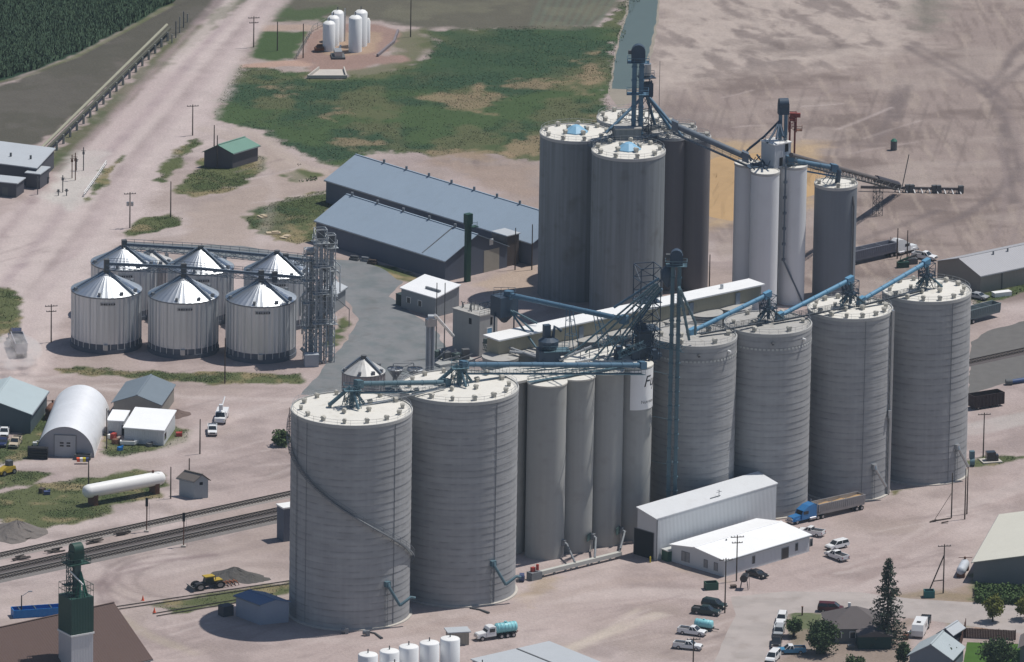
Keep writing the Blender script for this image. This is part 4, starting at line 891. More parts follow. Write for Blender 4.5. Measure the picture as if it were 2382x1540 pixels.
# -- top-left buildings
A_ = G(92, 413); wv_ = V((.80, .60, 0))
t, (A_, dn, wn, l_, w_) = flat('scale_house', 'flat pale-roofed building at the left edge near the weigh yard', 'building', G(84, 434), G(84, 434) + V((-.92, .38, 0)) * 16, V((.2, .98, 0)) * 16.5, (4.2, 4.2, 4.4, 4.4), mat('dark_wall', alb(88, 88, 96), .8, var=.1), ROOFPG)
for k in (3, 8): mb = MB(); mb.cyl(A_ + dn * k + wn * 6 + UP * 4.4, .25, 1.0, 8); mb.build('roof_vent', STEEL, t)
t, (A_, dn, wn, l_, w_) = flat('dark_annex', 'dark annex with a pale flat roof at the corner of the weigh-yard building', 'shed', G(93, 440), G(93, 440) + V((-.955, .30, 0)) * 3.4, V((.30, .955, 0)) * 6, (3.4, 3.4, 3.4, 3.4), mat('dark_wall', None), ROOFPG)
t, (A_, dn, wn, l_, w_) = flat('dark_annex', 'lowest dark annex with a pale flat roof at the left edge', 'shed', G(38, 460), G(38, 460) + V((-.955, .30, 0)) * 8, V((.30, .955, 0)) * 5, (3.2, 3.2, 3.2, 3.2), mat('dark_wall', None), ROOFPG)
opening(t, A_ + dn * 2, dn, -wn, 1.4, 2.2, STEEL, 'door')
A_ = G(541, 392); t, _ = gable('green_roofed_shed', 'small dark shed with a faded green gable roof by the dirt road', 'shed', A_, A_ + V((.62, .78, 0)) * 9, V((-.99, .14, 0)) * 6.6, 3.6, 1.7, mat('dark_brick', alb(96, 92, 98), .85, var=.12), mat('faded_green_roof', alb(112, 150, 136), .7, var=.08, rib=.012, ribw=.5))
# -- right edge
A_ = G(2293, 678); lw = TG(3, 1, 2347, 1110) - TG(3, 1, 1945, 1195); lw.z = 0; lw.normalize(); wr = V((-lw.y, lw.x, 0))
t, (A_, dn, wn, l_, w_) = gable('long_shed', 'long tan shed with a grey roof at the right edge', 'shed', G(2280, 683), G(2280, 683) + lw * 34, wr * 14.5, ZH(G(2280, 683), 642), 2.3, mat('tan_sheet_wall', alb(148, 144, 138), .8, var=.08, rib=.02, ribw=.4), mat('shed_grey_roof', alb(172, 172, 176), .6, var=.06, rib=.012, ribw=.6))
mb = MB(); mb.beam(A_ + dn * 6.2 - wn * .1, A_ + dn * 6.2 - wn * .1 + UP * t['eave'], .25); mb.build('downpipe', STEEL, t)
for k in (.2, .5): mb = MB(); mb.cyl(A_ + dn * (6 + 14 * k) + wn * 6 + UP * (t['eave'] + 1.7), .2, 1.2, 8); mb.build('roof_vent', DGALV, t)
A_ = G(2264, 1353); t, (A_, dn, wn, l_, w_) = gable('town_shed', 'large cream-roofed shed at the right edge above the hedge', 'shed', A_, A_ + V((.20, .98, 0)) * 33, V((.97, -.20, 0)) * 21, ZH(A_, 1308), 2.2, mat('grey_town_wall', alb(128, 130, 132), .8, var=.08, rib=.02, ribw=.4), ROOFTN)
# -- town corner houses
def hip(name, label, c_, rz, lx, ly, ev_, rise, wallm, roofm, ov=.5):
    t = thing(name, label, 'house', c_); ca, sa = math.cos(rz), math.sin(rz)
    def P(x, y, z): return V(c_) + V((ca * x - sa * y, sa * x + ca * y, z))
    mb = MB(); mb.box(c_, lx, ly, ev_, rz); mb.build('wall', wallm, t)
    a, b = lx / 2 + ov, ly / 2 + ov; k = max(.3, lx / 2 - ly / 2)
    mb = MB(); vs = [P(-a, -b, ev_), P(a, -b, ev_), P(a, b, ev_), P(-a, b, ev_), P(-k, 0, ev_ + rise), P(k, 0, ev_ + rise)]
    mb.add(vs, [(0, 1, 5, 4), (1, 2, 5), (2, 3, 4, 5), (3, 0, 4), (3, 2, 1, 0)]); mb.build('roof', roofm, t); return t, P
hc = G(1985, 1477); t, P = hip('house', 'house with a grey shingled hip roof left of the tall spruce', hc, .08, 11, 10, 3.0, 3.0, SIDG, SHINGG)
mb = MB(); mb.box(P(-.9, .4, 5.6), .5, .5, 1.0, .1); mb.build('chimney', WHITE, t)
mb = MB(); q = P(3.2, -7, 0); mb.box(q, 6.5, 4.6, 2.6, .08); po = mb.build('porch', mat('green_porch', (.02, .05, .045), .8, var=.15), t); mb = MB(); mb.prism([P(-.2, -9.6, 2.6), P(6.8, -9.6, 2.6), P(6.8, -9.6, 2.75), P(3.2, -9.6, 3.8), P(-.2, -9.6, 2.75)], P(0, 5.2, 0) - P(0, 0, 0)); mb.build('roof', SHINGG, po)
for k in (-4, -1.2): opening(t, P(k, -5.0, 1.0), P(1, 0, 0) - P(0, 0, 0), P(0, -1, 0) - P(0, 0, 0), 1.0, 1.2, GLASS, 'window', WHITE)
A_ = G(1805.2 + 1240 * .2422, 1558); dr = V((.30, .95, 0)).normalized()
t, _ = gable('house', 'house with a pale grey gable roof at the bottom edge right of the spruce', 'house', G(2115, 1556), G(2115, 1556) + dr * 8.5, V((dr.y, -dr.x, 0)) * 8.6, 2.9, 2.6, mat('slate_siding', alb(116, 124, 134), .8, var=.08), mat('pale_house_roof', alb(176, 186, 190), .7, var=.06, rib=.012, ribw=.5))
t, _ = gable('garden_shed', 'small dark garden shed with a pale blue-white roof', 'shed', G(2184, 1497), G(2184, 1497) + V((.45, .89, 0)) * 5.2, V((.89, -.45, 0)) * 2.9, 2.3, 1.0, mat('navy_siding', alb(80, 84, 100), .8, var=.08), ROOFPG)
t, _ = gable('house', 'brown-grey roofed house cut by the right edge at the bottom corner', 'house', G(2372, 1540), G(2372, 1540) + V((.1, 1, 0)) * 8, V((1, -.1, 0)) * 9, 3, 2.5, SIDG, mat('taupe_roof', alb(120, 112, 110), .9, var=.1))
# -- bottom edge: roofs
A_ = G(1095, 1562); A_ = TG(1, 3, 1950, 1490, 4.0); B_ = TG(2, 3, 340, 1352, 4.2)
RC = G(1277, 1493, 4.2); RC.z = 0; pa = V((A_.x, A_.y, 0)); du_ = V((.94, -.34, 0))
t, _ = flat('low_building', 'low building with a pale grey roof rising over the bottom edge', 'building', RC - U * 19, RC, -N * 20, (4, 4, 4, 4), WALLG, ROOFPG)
mb = MB(); q = RC - U * 8 + UP * 4.3; mb.beam(q, q - N * 20, .35, .12); mb.build('roof_seam', STEEL, t)  # roof_seam2
A_ = G(1045, 1503); t, (A_, dn, wn, l_, w_) = flat('box_shed', 'small box shed with a grey flat roof behind the rightmost white tank', 'shed', A_, A_ + V((.97, .22, 0)) * 4.0, V((-.3, .95, 0)) * 2.4, (2.6, 2.6, 2.8, 2.8), mat('tan_box_wall', alb(168, 162, 150), .8, var=.1, rib=.02, ribw=.3), ROOFPG)
# -- brown roof with the green and white tower, bottom left
e1 = G(*T(0, 3, 1015, 1005), 6.0); 
brn = mat('brown_sheet_roof', alb(96, 78, 73), .85, var=.05, scale=.15, rib=.012, ribw=.6)
em = TG(0, 3, 1380, 1510, 4.0); em.z = 0
t, _ = gable('feed_mill', 'feed mill with a broad brown roof in the bottom left corner', 'building', em, em - U * 46, N * 25.2, 4.0, 8.0, WALLG, brn)
tc = G(176, 1610); tz = ZH(tc, 1384); t = thing('mill_tower', 'square elevator tower with a dark green top and white lower cladding', 'tower', tc)
ta = R(33); w_ = 4.9
z1 = ZH(tc, 1466)
mb = MB(); mb.box(tc, w_, w_, z1, ta); mb.build('lower_cladding', mat('galvalume_sheet', alb(206, 210, 216), .55, metal=.3, var=.06, scale=.3, streak=.3, rib=.015, ribw=.35), t)
mb = MB(); mb.box(tc + UP * z1, w_ + .1, w_ + .1, tz - z1, ta); gp = mb.build('upper_cladding', mat('green_sheet', (.020, .062, .050), .6, var=.12, scale=.3, rib=.015, ribw=.35), t)
for z_ in (z1 - .35, z1 - 7.6): mb = MB(); mb.box(tc + UP * z_, w_ + .35, w_ + .35, .32, ta); mb.build('trim_band', WHITE, t)
mb = MB(); ux, uy = V((math.cos(ta), math.sin(ta), 0)) * w_ / 2, V((-math.sin(ta), math.cos(ta), 0)) * w_ / 2
mb.rail([tc + ux * a + uy * b + UP * (tz + .02) for a, b in ((-1, -1), (1, -1), (1, 1), (-1, 1))], 2.4, 1.2, .04, True); mb.build('guard_rail', GREENP, t)
ph = ZH(tc, 1262)
mb = MB(); mb.box(tc + V((.1, .3, tz)), 1.35, .95, ph - tz - 3, ta); mb.mast(tc + V((-1.3, .2, tz)), .9, ph - tz - 2.5, 7, .07, ta); lg = mb.build('leg_casing', mat('grey_green_steel', (.055, .10, .10), .6, var=.15), t)
mb = MB(); mb.box(tc + UP * (ph - 3.2), 2.5, 2.0, 1.5, ta); mb.tube([tc - ux * .42 + UP * (ph - 1.3), tc + ux * .42 + UP * (ph - 1.3)], 1.25, 16); mb.build('head', GREENP, t)
mb = MB(); mb.box(tc + UP * (ph - 4.2), 4.6, 3.2, .15, ta); mb.rail([tc + UP * (ph - 4.1) + ux * a * .95 + uy * b * .65 for a, b in ((-1, -1), (1, -1), (1, 1), (-1, 1))], 1.1, 1.2, .04, True); mb.box(tc + V((-1.6, 0, ph - 8.6)), 1.8, 1.6, .12, ta); mb.build('platform', GREENP, t)
mb = MB(); mb.tube([tc + V((-1.2, -.9, ph - 5.5)), tc + V((1.4, -1.3, tz + 2.5))], .16, 8); mb.build('white_spout', WHITE, t)
mb = MB()
for k in range(7):
    a = k * .9; mb.tube([tc + V((.9, -.2, tz + 4.8)), tc + V((1.0 + 1.2 * math.cos(a), -.2 + 1.4 * math.sin(a), tz))], .17, 7)
mb.build('distributor', mat('bright_green_paint', (.02, .12, .085), .6, var=.1), t)
# ------------------------------------------------------------------ conveyors, legs, spouts
def spoutline(mb, pts, r): mb.tube(pts, r, 8)
def conveyor(label, p, q, m, r=.5, walk=True, supports=(), headend=True, group=None, name='conveyor', drop=1.9, wm_=None):
    """enclosed tube conveyor with end boxes, a hanging lattice walkway and trestles (foot points)"""
    p, q = V(p), V(q); t = thing(name, label, 'conveyor', p, group); d = (q - p).normalized(); sd_ = V((-d.y, d.x, 0)).normalized()
    mb = MB(); mb.tube([p, q], r, 12); n = int((q - p).length / 3)
    for i in range(1, n): c_ = p.lerp(q, i / n); mb.tube([c_ - d * .07, c_ + d * .07], r * 1.12, 12)
    mb.build('conveyor_tube', m, t)
    for e, s_ in ((p, -1), (q, 1)):
        mb = MB(); mb.par(e - sd_ * r * 1.3 - UP * r * 1.5 - d * (1.2 if s_ > 0 else .4), d * 1.6, sd_ * r * 2.6, UP * r * 3.0); mb.build('end_box', m, t)
    if walk:
        mb = MB(); a, b = p - UP * drop, q - UP * drop; L_ = (b - a).length; n = max(3, int(L_ / 1.8))
        for s_ in (-.62, .62):
            mb.beam(a + sd_ * s_, b + sd_ * s_, .12, .16)
            for h_ in (.55, 1.1): mb.beam(a + sd_ * s_ + UP * h_, b + sd_ * s_ + UP * h_, .06)
            for i in range(n + 1): c_ = a.lerp(b, i / n) + sd_ * s_; mb.beam(c_, c_ + UP * 1.1, .06)
        mb.par(a - sd_ * .55 - UP * .05, b - a, sd_ * 1.1, UP * .06); mb.build('walkway', wm_ or m, t)
    for f in supports:
        f = V(f); k = max(0, min(1, (f - p).dot(q - p) / (q - p).length_squared)); top = p.lerp(q, k); mb = MB()
        for a, b in ((-1.1, -1.1), (1.1, -1.1), (1.1, 1.1), (-1.1, 1.1)):
            mb.beam(f + d * a + sd_ * b, top + d * a * .35 + sd_ * b * .5 - UP * .3, .14)
        for z_ in (.35, .7):
            c4 = [f.lerp(top, z_) + d * a * (1 - .6 * z_) + sd_ * b * (1 - .5 * z_) for a, b in ((-1.1, -1.1), (1.1, -1.1), (1.1, 1.1), (-1.1, 1.1))]
            for i in range(4): mb.beam(c4[i], c4[(i + 1) % 4], .08)
        mb.build('support_frame', wm_ or m, t)
    return t
def htop(t_): c, r, h = HGT[t_['label']]; return c + UP * h
def leg(label, base, ytop, m, w_=.78, gap=1.35, name='bucket_elevator', rz=0.0, rungs=True, headr=1.25, z0=0.0, platforms=(), headm=None, fins=True):
    """twin-casing bucket elevator with drum head, platforms and boot"""
    base = V(base); base.z = 0; zt_ = ZH(base, ytop); t = thing(name, label, 'elevator', base + UP * z0); u = V((math.cos(rz), math.sin(rz), 0)); v = V((-u.y, u.x, 0))
    for s_ in (-1, 1):
        mb = MB(); mb.box(base + u * s_ * gap / 2 + UP * z0, w_, w_ * .8, zt_ - z0 - headr * 1.2, rz)
        if fins:
            for k in range(int((zt_ - z0) / 3)): mb.box(base + u * s_ * gap / 2 + UP * (z0 + 1 + k * 3), w_ + .26, w_ * .8 + .26, .2, rz)
        mb.build('leg_casing', m, t)
    mb = MB(); mb.box(base + UP * (zt_ - headr * 2.6), gap + w_ + .5, 1.5, headr * 1.7, rz); c_ = base + UP * (zt_ - headr); mb.tube([c_ - v * .8, c_ + v * .8], headr, 18); hd = mb.build('head', headm or m, t)
    mb = MB(); mb.box(base - u * (gap / 2 + 1.0) + UP * (zt_ - headr * 1.5) + v * .2, .9, .8, .8, rz); mb.build('drive_motor', STEEL, hd)
    for z_ in (zt_ - headr * 2.7,) + tuple(platforms):
        mb = MB(); c_ = base + UP * z_; hw, hv = gap / 2 + w_ / 2 + 1.1, 1.3; mb.par(c_ - u * hw - v * hv, u * 2 * hw, v * 2 * hv, UP * .1)
        mb.rail([c_ + u * a * hw + v * b * hv for a, b in ((-1, -1), (1, -1), (1, 1), (-1, 1))], 1.1, 1.2, .04, True); mb.build('platform', m, t)
    mb = MB(); mb.box(base + UP * z0, gap + w_ + .4, 1.2, 1.9, rz); mb.build('boot', m, t)
    if rungs:
        mb = MB(); p = base - v * (w_ * .4 + .35) + UP * z0
        for s_ in (-.22, .22): mb.beam(p + u * s_, p + u * s_ + UP * (zt_ - z0 - 3), .05)
        for k in range(int((zt_ - z0 - 3) / .6)): mb.beam(p - u * .22 + UP * (k * .6), p + u * .22 + UP * (k * .6), .04)
        for k in range(int((zt_ - z0) / 3)):
            for s_ in (-.4, .4): mb.beam(p + u * s_ + UP * (2 + k * 3), p + u * s_ + UP * (3 + k * 3), .05)
        mb.build('cage_ladder', STEEL, t)
    return t, base, zt_, u, v
SPG = 'grain spouts fanning down from the tall blue leg'
# the tall leg in front
LEG, lb_, lz, lu, lv = leg('tall teal-blue bucket elevator rising from the ground right of the white sign', G(1560, 1252), 580, TEAL, platforms=(), headm=NAVY)
mb = MB()
for k in range(4): p = lb_ + UP * (6 + k * 9.5); mb.beam(p, p - lu * 4.2 + lv * 3, .08); mb.beam(p + UP * .4, p + lu * .2 + lv * 6, .08)
mb.build('guy_brace', TEAL, LEG)
mb = MB(); hp = V(G(1545, 655, 0)); hp = lb_ + V((-1.6, 1.5, lz - 6.2)); mb.lathe(hp, [(.3, -2.2), (1.5, -.3), (1.6, 1.2), (.4, 2.6)], 12); mb.tube([lb_ + UP * (lz - 2.8), hp + UP * 2], .55, 8); mb.build('distributor', NAVY, LEG)
# lattice distributor tower on the roof
tw = G(1502, 832, hB); ztw = hB + (832 - 618) / (SC(tw) * math.cos(DEP))
t = thing('lattice_tower', 'open steel lattice tower on the roof beside the tall teal-blue leg', 'tower', tw)
mb = MB(); mb.mast(tw, 4.3, ztw - hB, 7, .10, R(20)); mb.build('frame', NAVY, t)
mb = MB(); mb.box(tw + V((-.6, 0, .1)), 2.6, 2.6, 5.6, R(20)); mb.lathe(tw + V((-.6, 0, 5.7)), [(1.5, 0), (.5, 1.6)], 8, smooth=False); mb.build('surge_bin', NAVY, t)
for z_ in (.32, .62):
    mb = MB(); c_ = tw + UP * (ztw - hB) * z_; mb.box(c_, 4.9, 4.9, .1, R(20)); mb.rail([c_ + V((2.4 * math.cos(a), 2.4 * math.sin(a), 0)) for a in (.35, 1.92, 3.49, 5.06)], 1.1, 1.5, .04, True); mb.build('platform', NAVY, t)
mb = MB()
for k in range(26):
    a = tw + V((random.uniform(-5.5, 3), random.uniform(-2.5, 4), random.uniform(.2, 5))); mb.beam(a, a + V((random.uniform(-2.5, 2.5), random.uniform(-2, 2), random.uniform(-2, 3))), random.choice((.10, .16, .22)))
for k in range(9): a = tw + V((random.uniform(-6, 3), random.uniform(-2, 4), .1)); mb.box(a, random.uniform(.7, 1.8), random.uniform(.7, 1.4), random.uniform(.6, 2.2), random.random())
mb.build('roof_machinery', NAVY, t)
def sp3(label, pts, m=TEAL, r=.20):
    ps = [G(x, y, z) for x, y, z in pts]; mb = MB(); mb.tube(ps, r, 8); k = len(ps)
    for i in range(k - 1):
        d = (ps[i + 1] - ps[i]); n = int(d.length / 2.4)
        for j in range(1, n): c_ = ps[i] + d * (j / n); mb.tube([c_ - d.normalized() * .06, c_ + d.normalized() * .06], r * 1.25, 8)
    return single('grain_spout', mb, m, label, 'spout', ps[-1], SPG)
H_ = hB
sp3('grain spout reaching farthest left from the lattice tower, ending near the roof conveyor', [(1524, 660, H_ + 17), (1354, 803, H_ + 3), (1313, 830, H_ + .8)])
sp3('uppermost grain spout from the tall leg, dropping onto the thick blue pipe', [(1532, 648, H_ + 18), (1429, 715, H_ + 9.5)], BLUE, .26)
sp3('grain spout second from the left in the fan below the tall leg', [(1530, 660, H_ + 17), (1389, 794, H_ + 4), (1362, 820, H_ + 1)])
sp3('grain spout third from the left in the fan below the tall leg', [(1532, 664, H_ + 16.5), (1404, 810, H_ + 3), (1379, 838, H_ + .8)])
sp3('grain spout fourth from the left in the fan below the tall leg', [(1535, 668, H_ + 16), (1432, 800, H_ + 4), (1412, 838, H_ + .8)])
sp3('dark grain spout just left of the lattice tower legs', [(1538, 668, H_ + 16), (1450, 790, H_ + 4), (1440, 834, H_ + 1)], TEAL)
sp3('short grain spout crossing the lattice tower', [(1540, 672, H_ + 15), (1478, 760, H_ + 6), (1470, 800, H_ + 3)], BLUE)
sp3('left of the twin grain spouts dropping right from the tall leg to the dotted-band silo', [(1580, 668, 55), (1603, 790, 41.2)], TEAL, .30)
sp3('right of the twin grain spouts dropping right from the tall leg to the dotted-band silo', [(1582, 672, 55), (1618, 752, 44), (1617, 778, 41.2)], TEAL, .26)
# thick blue pipe and its hopper on posts
zP = hB + 9.6
conveyor('thick blue pipe conveyor sloping from the dark hopper to the lattice tower', G(1180, 685, zP), G(1456, 744, hB + 8.8), BLUE, .56, False, [G(1412, 815, hB), G(1330, 812, hB)])
hb0 = G(1172, 789, hB); t = thing('hopper_bin', 'dark blue hopper on tall posts at the left end of the thick blue pipe', 'hopper', hb0)
mb = MB(); mb.box(hb0 + UP * 5.2, 4.6, 3.4, 4.2, UA); mb.lathe(hb0 + UP * 3.6, [(.5, 0), (2.0, 1.6)], 4, smooth=False); mb.build('bin', NAVY, t)
for a, b in ((-1, -1), (1, -1), (1, 1), (-1, 1)): mb = MB(); p = hb0 + V((2.0 * a, 1.5 * b, -2)); mb.beam(p, p + UP * 8, .3); mb.build('leg', NAVY, t)
for q in ((1247, 808), (1240, 770), (1250, 752)): mb = MB(); mb.tube([hb0 + V((.9, -.5, 6.6)), G(q[0], q[1], hB + (1.2 if q[1] > 800 else 4))], .22, 8); mb.build('spout', TEAL, t)
mb = MB(); mb.rail([hb0 + UP * 9.4 + V(o) for o in ((-2.2, -1.6, 0), (2.2, -1.6, 0), (2.2, 1.6, 0), (-2.2, 1.6, 0))], 1.1, 1.2, .04, True); mb.build('guard_rail', NAVY, t)
single('steel_walkway', MB().truss(G(1120, 712, hB + 5), G(1172, 700, hB + 7), 1.2, 1.2, 5, .05), NAVY, 'short dark truss walkway left of the dark hopper on posts', 'walkway', G(1120, 712, hB + 5))
# dark cyclone leg in the gap
cg = G(1268, 1246); cz = ZH(cg, 742); t = thing('cyclone_leg', 'dark navy cyclone tower with a round head between the gallery and the front bins', 'tower', cg)
mb = MB(); mb.box(cg, 2.6, 2.4, cz - 7, .2); mb.build('casing', NAVY, t)
mb = MB(); mb.box(cg + UP * (cz - 12.5), 4.4, 3.6, 6.2, .2); mb.lathe(cg + UP * (cz - 12.5), [(.4, -3.5), (2.2, 0)], 8, smooth=False); mb.build('hopper', NAVY, t)
mb = MB(); mb.lathe(cg + UP * (cz - 6.2), [(1.0, 0), (2.0, .5), (2.1, 1.7), (1.2, 2.3), (.9, 2.4)], 14, smooth=False); mb.box(cg + V((-.4, 0, cz - 3.8)), 1.4, 1.1, 2.6, .4); mb.tube([cg + V((.9, 0, cz - 3.8)), cg + V((1.2, .2, cz - 1.6)), cg + V((2.6, .4, cz - 2.6))], .35, 8); mb.build('head', NAVY, t)
mb = MB(); mb.box(cg + V((1.5, -.6, cz - 6.4)), 5.4, 3.2, .14, .2); mb.rail([cg + V((o[0] + 1.5, o[1] - .6, cz - 6.3)) for o in ((-2.6, -1.5), (2.6, -1.5), (2.6, 1.5), (-2.6, 1.5))], 1.1, 1.2, .04, True); mb.build('platform', TEAL, t)
mb = MB()
for k in range(5): a = random.uniform(0, 6.3); mb.tube([cg + UP * (cz - 5), cg + V((3.4 * math.cos(a), 3.4 * math.sin(a), cz - 9.5)), cg + V((3.6 * math.cos(a), 3.6 * math.sin(a), hB - 1))], .2, 7)
mb.build('spout', NAVY, t)
# roof conveyors
HS2, HS1 = htop(S2), htop(S1)
CG = 'roof conveyors of the front silo row'
cA_ = HS2 + V((.6, .3, 4.6)); cB_ = G(1497, 849, hB + 1.7)
conveyor('long dark blue roof conveyor from the silo behind the spiral-stair one to the teal leg', cA_, cB_, BLUE, .5, True, [HS2, G(1215, 862, hB), G(1330, 858, hB)], group=CG, wm_=TEAL)
conveyor('teal roof conveyor bridging the two widest silos', HS2 + V((-2.2, -.6, 1.1)), HS1 + V((1.0, .4, 5.2)), TEAL, .5, True, [HS1], group=CG)
for t_, nm in ((S1, 'spiral-stair silo'), (S2, 'silo behind the spiral-stair one')):
    c_ = htop(t_); x = thing('roof_distributor', 'teal trestle with slanting spouts standing on the roof of the ' + nm, 'trestle', c_)
    mb = MB(); mb.box(c_ + UP * .4, .9, .9, 3.8, .3); mb.tube([c_ + V((-.3, 0, 4.6)), c_ + V((-4.5, -.5, .9))], .42, 8); mb.tube([c_ + UP * 4.4, c_ + V((2.4, 1.6, .8))], .3, 8); mb.tube([c_ + UP * 4.4, c_ + V((1.4, -2.6, .8))], .3, 8); mb.build('spout', TEAL, x)
    mb = MB(); mb.mast(c_, 3.2, 4.0, 2, .07, .3, .6); mb.box(c_ + UP * 4.0, 3.4, 2.6, .1, .3); mb.rail([c_ + UP * 4.1 + V((1.6 * a, 1.2 * b, 0)) for a, b in ((-1, -1), (1, -1), (1, 1), (-1, 1))], 1.1, 1, .04, True); mb.build('frame', TEAL, x)
a = G(786, 955, HS1.z + .5); b = G(1035, 903, HS2.z + .7)
single('catwalk', MB().beam(a, b, .5, .12).rail([a, b], 1.0, 1.8, .035), GALV, 'thin grey catwalk joining the roofs of the two widest silos', 'walkway', a)
RG = [R1, R2, R3, R4]; tops = [htop(x) for x in RG]
nmR = ('dotted-band silo behind the white shed', 'next dotted-band silo', 'silo with the full-height pipe', 'far right silo')
for i in range(3):
    p = tops[i] + (tops[i + 1] - tops[i]).normalized() * (2.5 if i else -1.0) + UP * (1.0 if i else .9); q = tops[i + 1] + UP * 6.2
    conveyor('bright blue inclined conveyor rising to the ' + nmR[i + 1] + ' roof', p, q, LBLUE, .46, False, [tops[i + 1]], group=CG, wm_=NAVY)
    x = thing('roof_distributor', 'dark steel trestle with spouts on the roof of the ' + nmR[i + 1], 'trestle', tops[i + 1]); c_ = tops[i + 1]
    mb = MB(); mb.mast(c_, 2.4, 6, 3, .07, UA); mb.box(c_ + UP * 3.2, 3.0, 2.6, .1, UA); mb.rail([c_ + UP * 3.3 + V((1.5 * a_, 1.3 * b_, 0)) for a_, b_ in ((-1, -1), (1, -1), (1, 1), (-1, 1))], 1.1, 1, .04, True); mb.build('frame', NAVY, x)
    mb = MB(); mb.tube([c_ + UP * 5.8, c_ + UP * 1], .35, 8)
    for a_ in (0.3, 2.2, 4.0): mb.tube([c_ + UP * 3.6, c_ + V((3.4 * math.cos(a_), 3.4 * math.sin(a_), .6))], .24, 7)
    mb.build('spout', TEAL, x)
    d_ = (tops[i + 1] - tops[i]); s_ = V((-d_.y, d_.x, 0)).normalized(); a = tops[i] - s_ * 2.2 + UP * .9 + d_ * .0; b = tops[i + 1] - s_ * 1.6 + UP * .9 - d_ * .12
    mb = MB(); mb.beam(a, b, .7, .22); mb.rail([a + s_ * .35, b + s_ * .35], 1.1, 1.6, .035); mb.rail([a - s_ * .35, b - s_ * .35], 1.1, 1.6, .035)
    single('catwalk', mb, mat('dark_walkway', (.05, .058, .07), .7), 'dark railed catwalk leading to the roof of the ' + nmR[i + 1], 'walkway', a, 'catwalks between the right-hand silo roofs')
mb = MB(); c_ = tops[0]; 
# green sloping walkway and jumble by the pit house
conveyor('greenish sloping covered conveyor right of the concrete pit house', G(1130, 793, 4.5), G(1292, 834, 12), mat('dull_green_steel', (.075, .105, .10), .7), .35, True, [G(1150, 830), G(1215, 868)])
lg0 = G(1000, 888); z_ = ZH(lg0, 735); t = thing('pipe_elevator', 'tall bundle of grey vertical pipes with a white slanting spout beside the asphalt road', 'elevator', lg0)
mb = MB()
for dx, dy, w_ in ((-.7, 0, .28), (0, .2, .4), (.6, 0, .28), (-.2, -.6, .2)): mb.tube([lg0 + V((dx, dy, 0)), lg0 + V((dx, dy, z_ - 1.5))], w_, 8)
mb.build('pipe', mat('blue_grey_galv', (.33, .37, .41), .55, metal=.3, var=.15), t)
mb = MB(); mb.box(lg0 + UP * (z_ - 2.2), 2.0, 1.5, 1.6, .4); mb.tube([lg0 + V((-.6, 0, z_ - .4)), lg0 + V((.6, 0, z_ - .4))], .8, 12); mb.build('head', GALV, t)
mb = MB(); mb.tube([lg0 + V((.9, 0, z_ + .2)), G(1054, 781, 4.5)], .34, 10); mb.build('white_spout', WHITE, t)
for x in (1014, 1033):
    p = G(x, 832); zz = ZH(p, 658); single('pole', MB().cyl(p, .14, zz, 7, .10), STEEL, ('left' if x < 1020 else 'right') + ' of two thin steel poles standing before the white-roofed small building', 'pole', p)
pd = G(1050, 842); t = thing('load_out_pad', 'cluttered low platform of pipes and bins at the foot of the concrete pit house', 'platform', pd)
mb = MB(); mb.box(pd, 9, 5, .6, .6); mb.build('platform', CON2, t)
mb = MB()
for k in range(9): p = pd + V((random.uniform(-4, 4), random.uniform(-2, 2), .6)); mb.beam(p, p + V((random.uniform(-2, 4), random.uniform(-2, 2), random.uniform(.2, 2.4))), random.uniform(.15, .45))
mb.build('pipework', DGALV, t)
for k in range(4): mb = MB(); p = pd + V((-3 + 2 * k, random.uniform(-1.5, 1.5), .6)); mb.box(p, 1.5, 1.3, random.uniform(1, 2.2), random.random()); mb.build('bin', STEEL if k % 2 else mat('dull_green_steel'), t)
# hopper cones behind the second silo
p = G(942, 905); t = thing('hopper_stand', 'pair of grey cone hoppers on a steel frame behind the two widest silos', 'hopper', p); zz = ZH(p, 858)
for k in (-1, 1): mb = MB(); c_ = p + V((k * 2.1, 0, zz - 2.4)); mb.lathe(c_, [(.25, 0), (1.9, 2.4), (1.7, 2.6)], 12, smooth=False); mb.build('hopper', GALV, t)
mb = MB(); mb.mast(p, 4.4, zz + .6, 3, .07, .2); mb.rail([p + V((-3, -2, zz)), p + V((3, -2, zz)), p + V((3, 2, zz))], 1.1, 1.2, .04); mb.build('frame', DGALV, t)
# ------------------------------------------------------------------ back complex equipment
BL, bb_, bz, bu_, bv_ = leg('tallest blue bucket elevator rising behind the two capped back silos', G(1474, 690), 103, BLUE, 1.0, 1.55, headr=1.5, platforms=(46,), headm=NAVY)
p = G(1494, 668); zt_ = ZH(p, 146); z0_ = ZH(p, 300)
t = thing('distributor_tower', 'lattice tower with a silver drum just right of the tallest blue elevator', 'tower', p)
mb = MB(); mb.mast(p, 2.0, zt_ - 4, 14, .09, .3); mb.build('frame', NAVY, t)
mb = MB(); mb.tube([p + UP * (zt_ - 2.8), p + UP * (zt_ - .2)], 1.0, 14); mb.build('drum', GALV, t); mb = MB(); mb.box(p + UP * (zt_ - 3.3), 3.6, 3.0, .15, .3); mb.box(p + UP * (zt_ - 7.5), 2.6, 2.2, 3.0, .3); mb.rail([p + UP * (zt_ - 3.2) + V((1.7 * a, 1.4 * b, 0)) for a, b in ((-1, -1), (1, -1), (1, 1), (-1, 1))], 1.1, 1, .04, True); mb.build('platform', NAVY, t)
zd = zt_ - 7
mb = MB()
for x, y, zz in ((1410, 309, htop(B1).z + 1), (1588, 318, 36.5), (1523, 290, 36), (1560, 300, 36)): mb.tube([p + UP * zd, G(x, y, zz)], .34, 8)
mb.build('spout', BLUE, t)
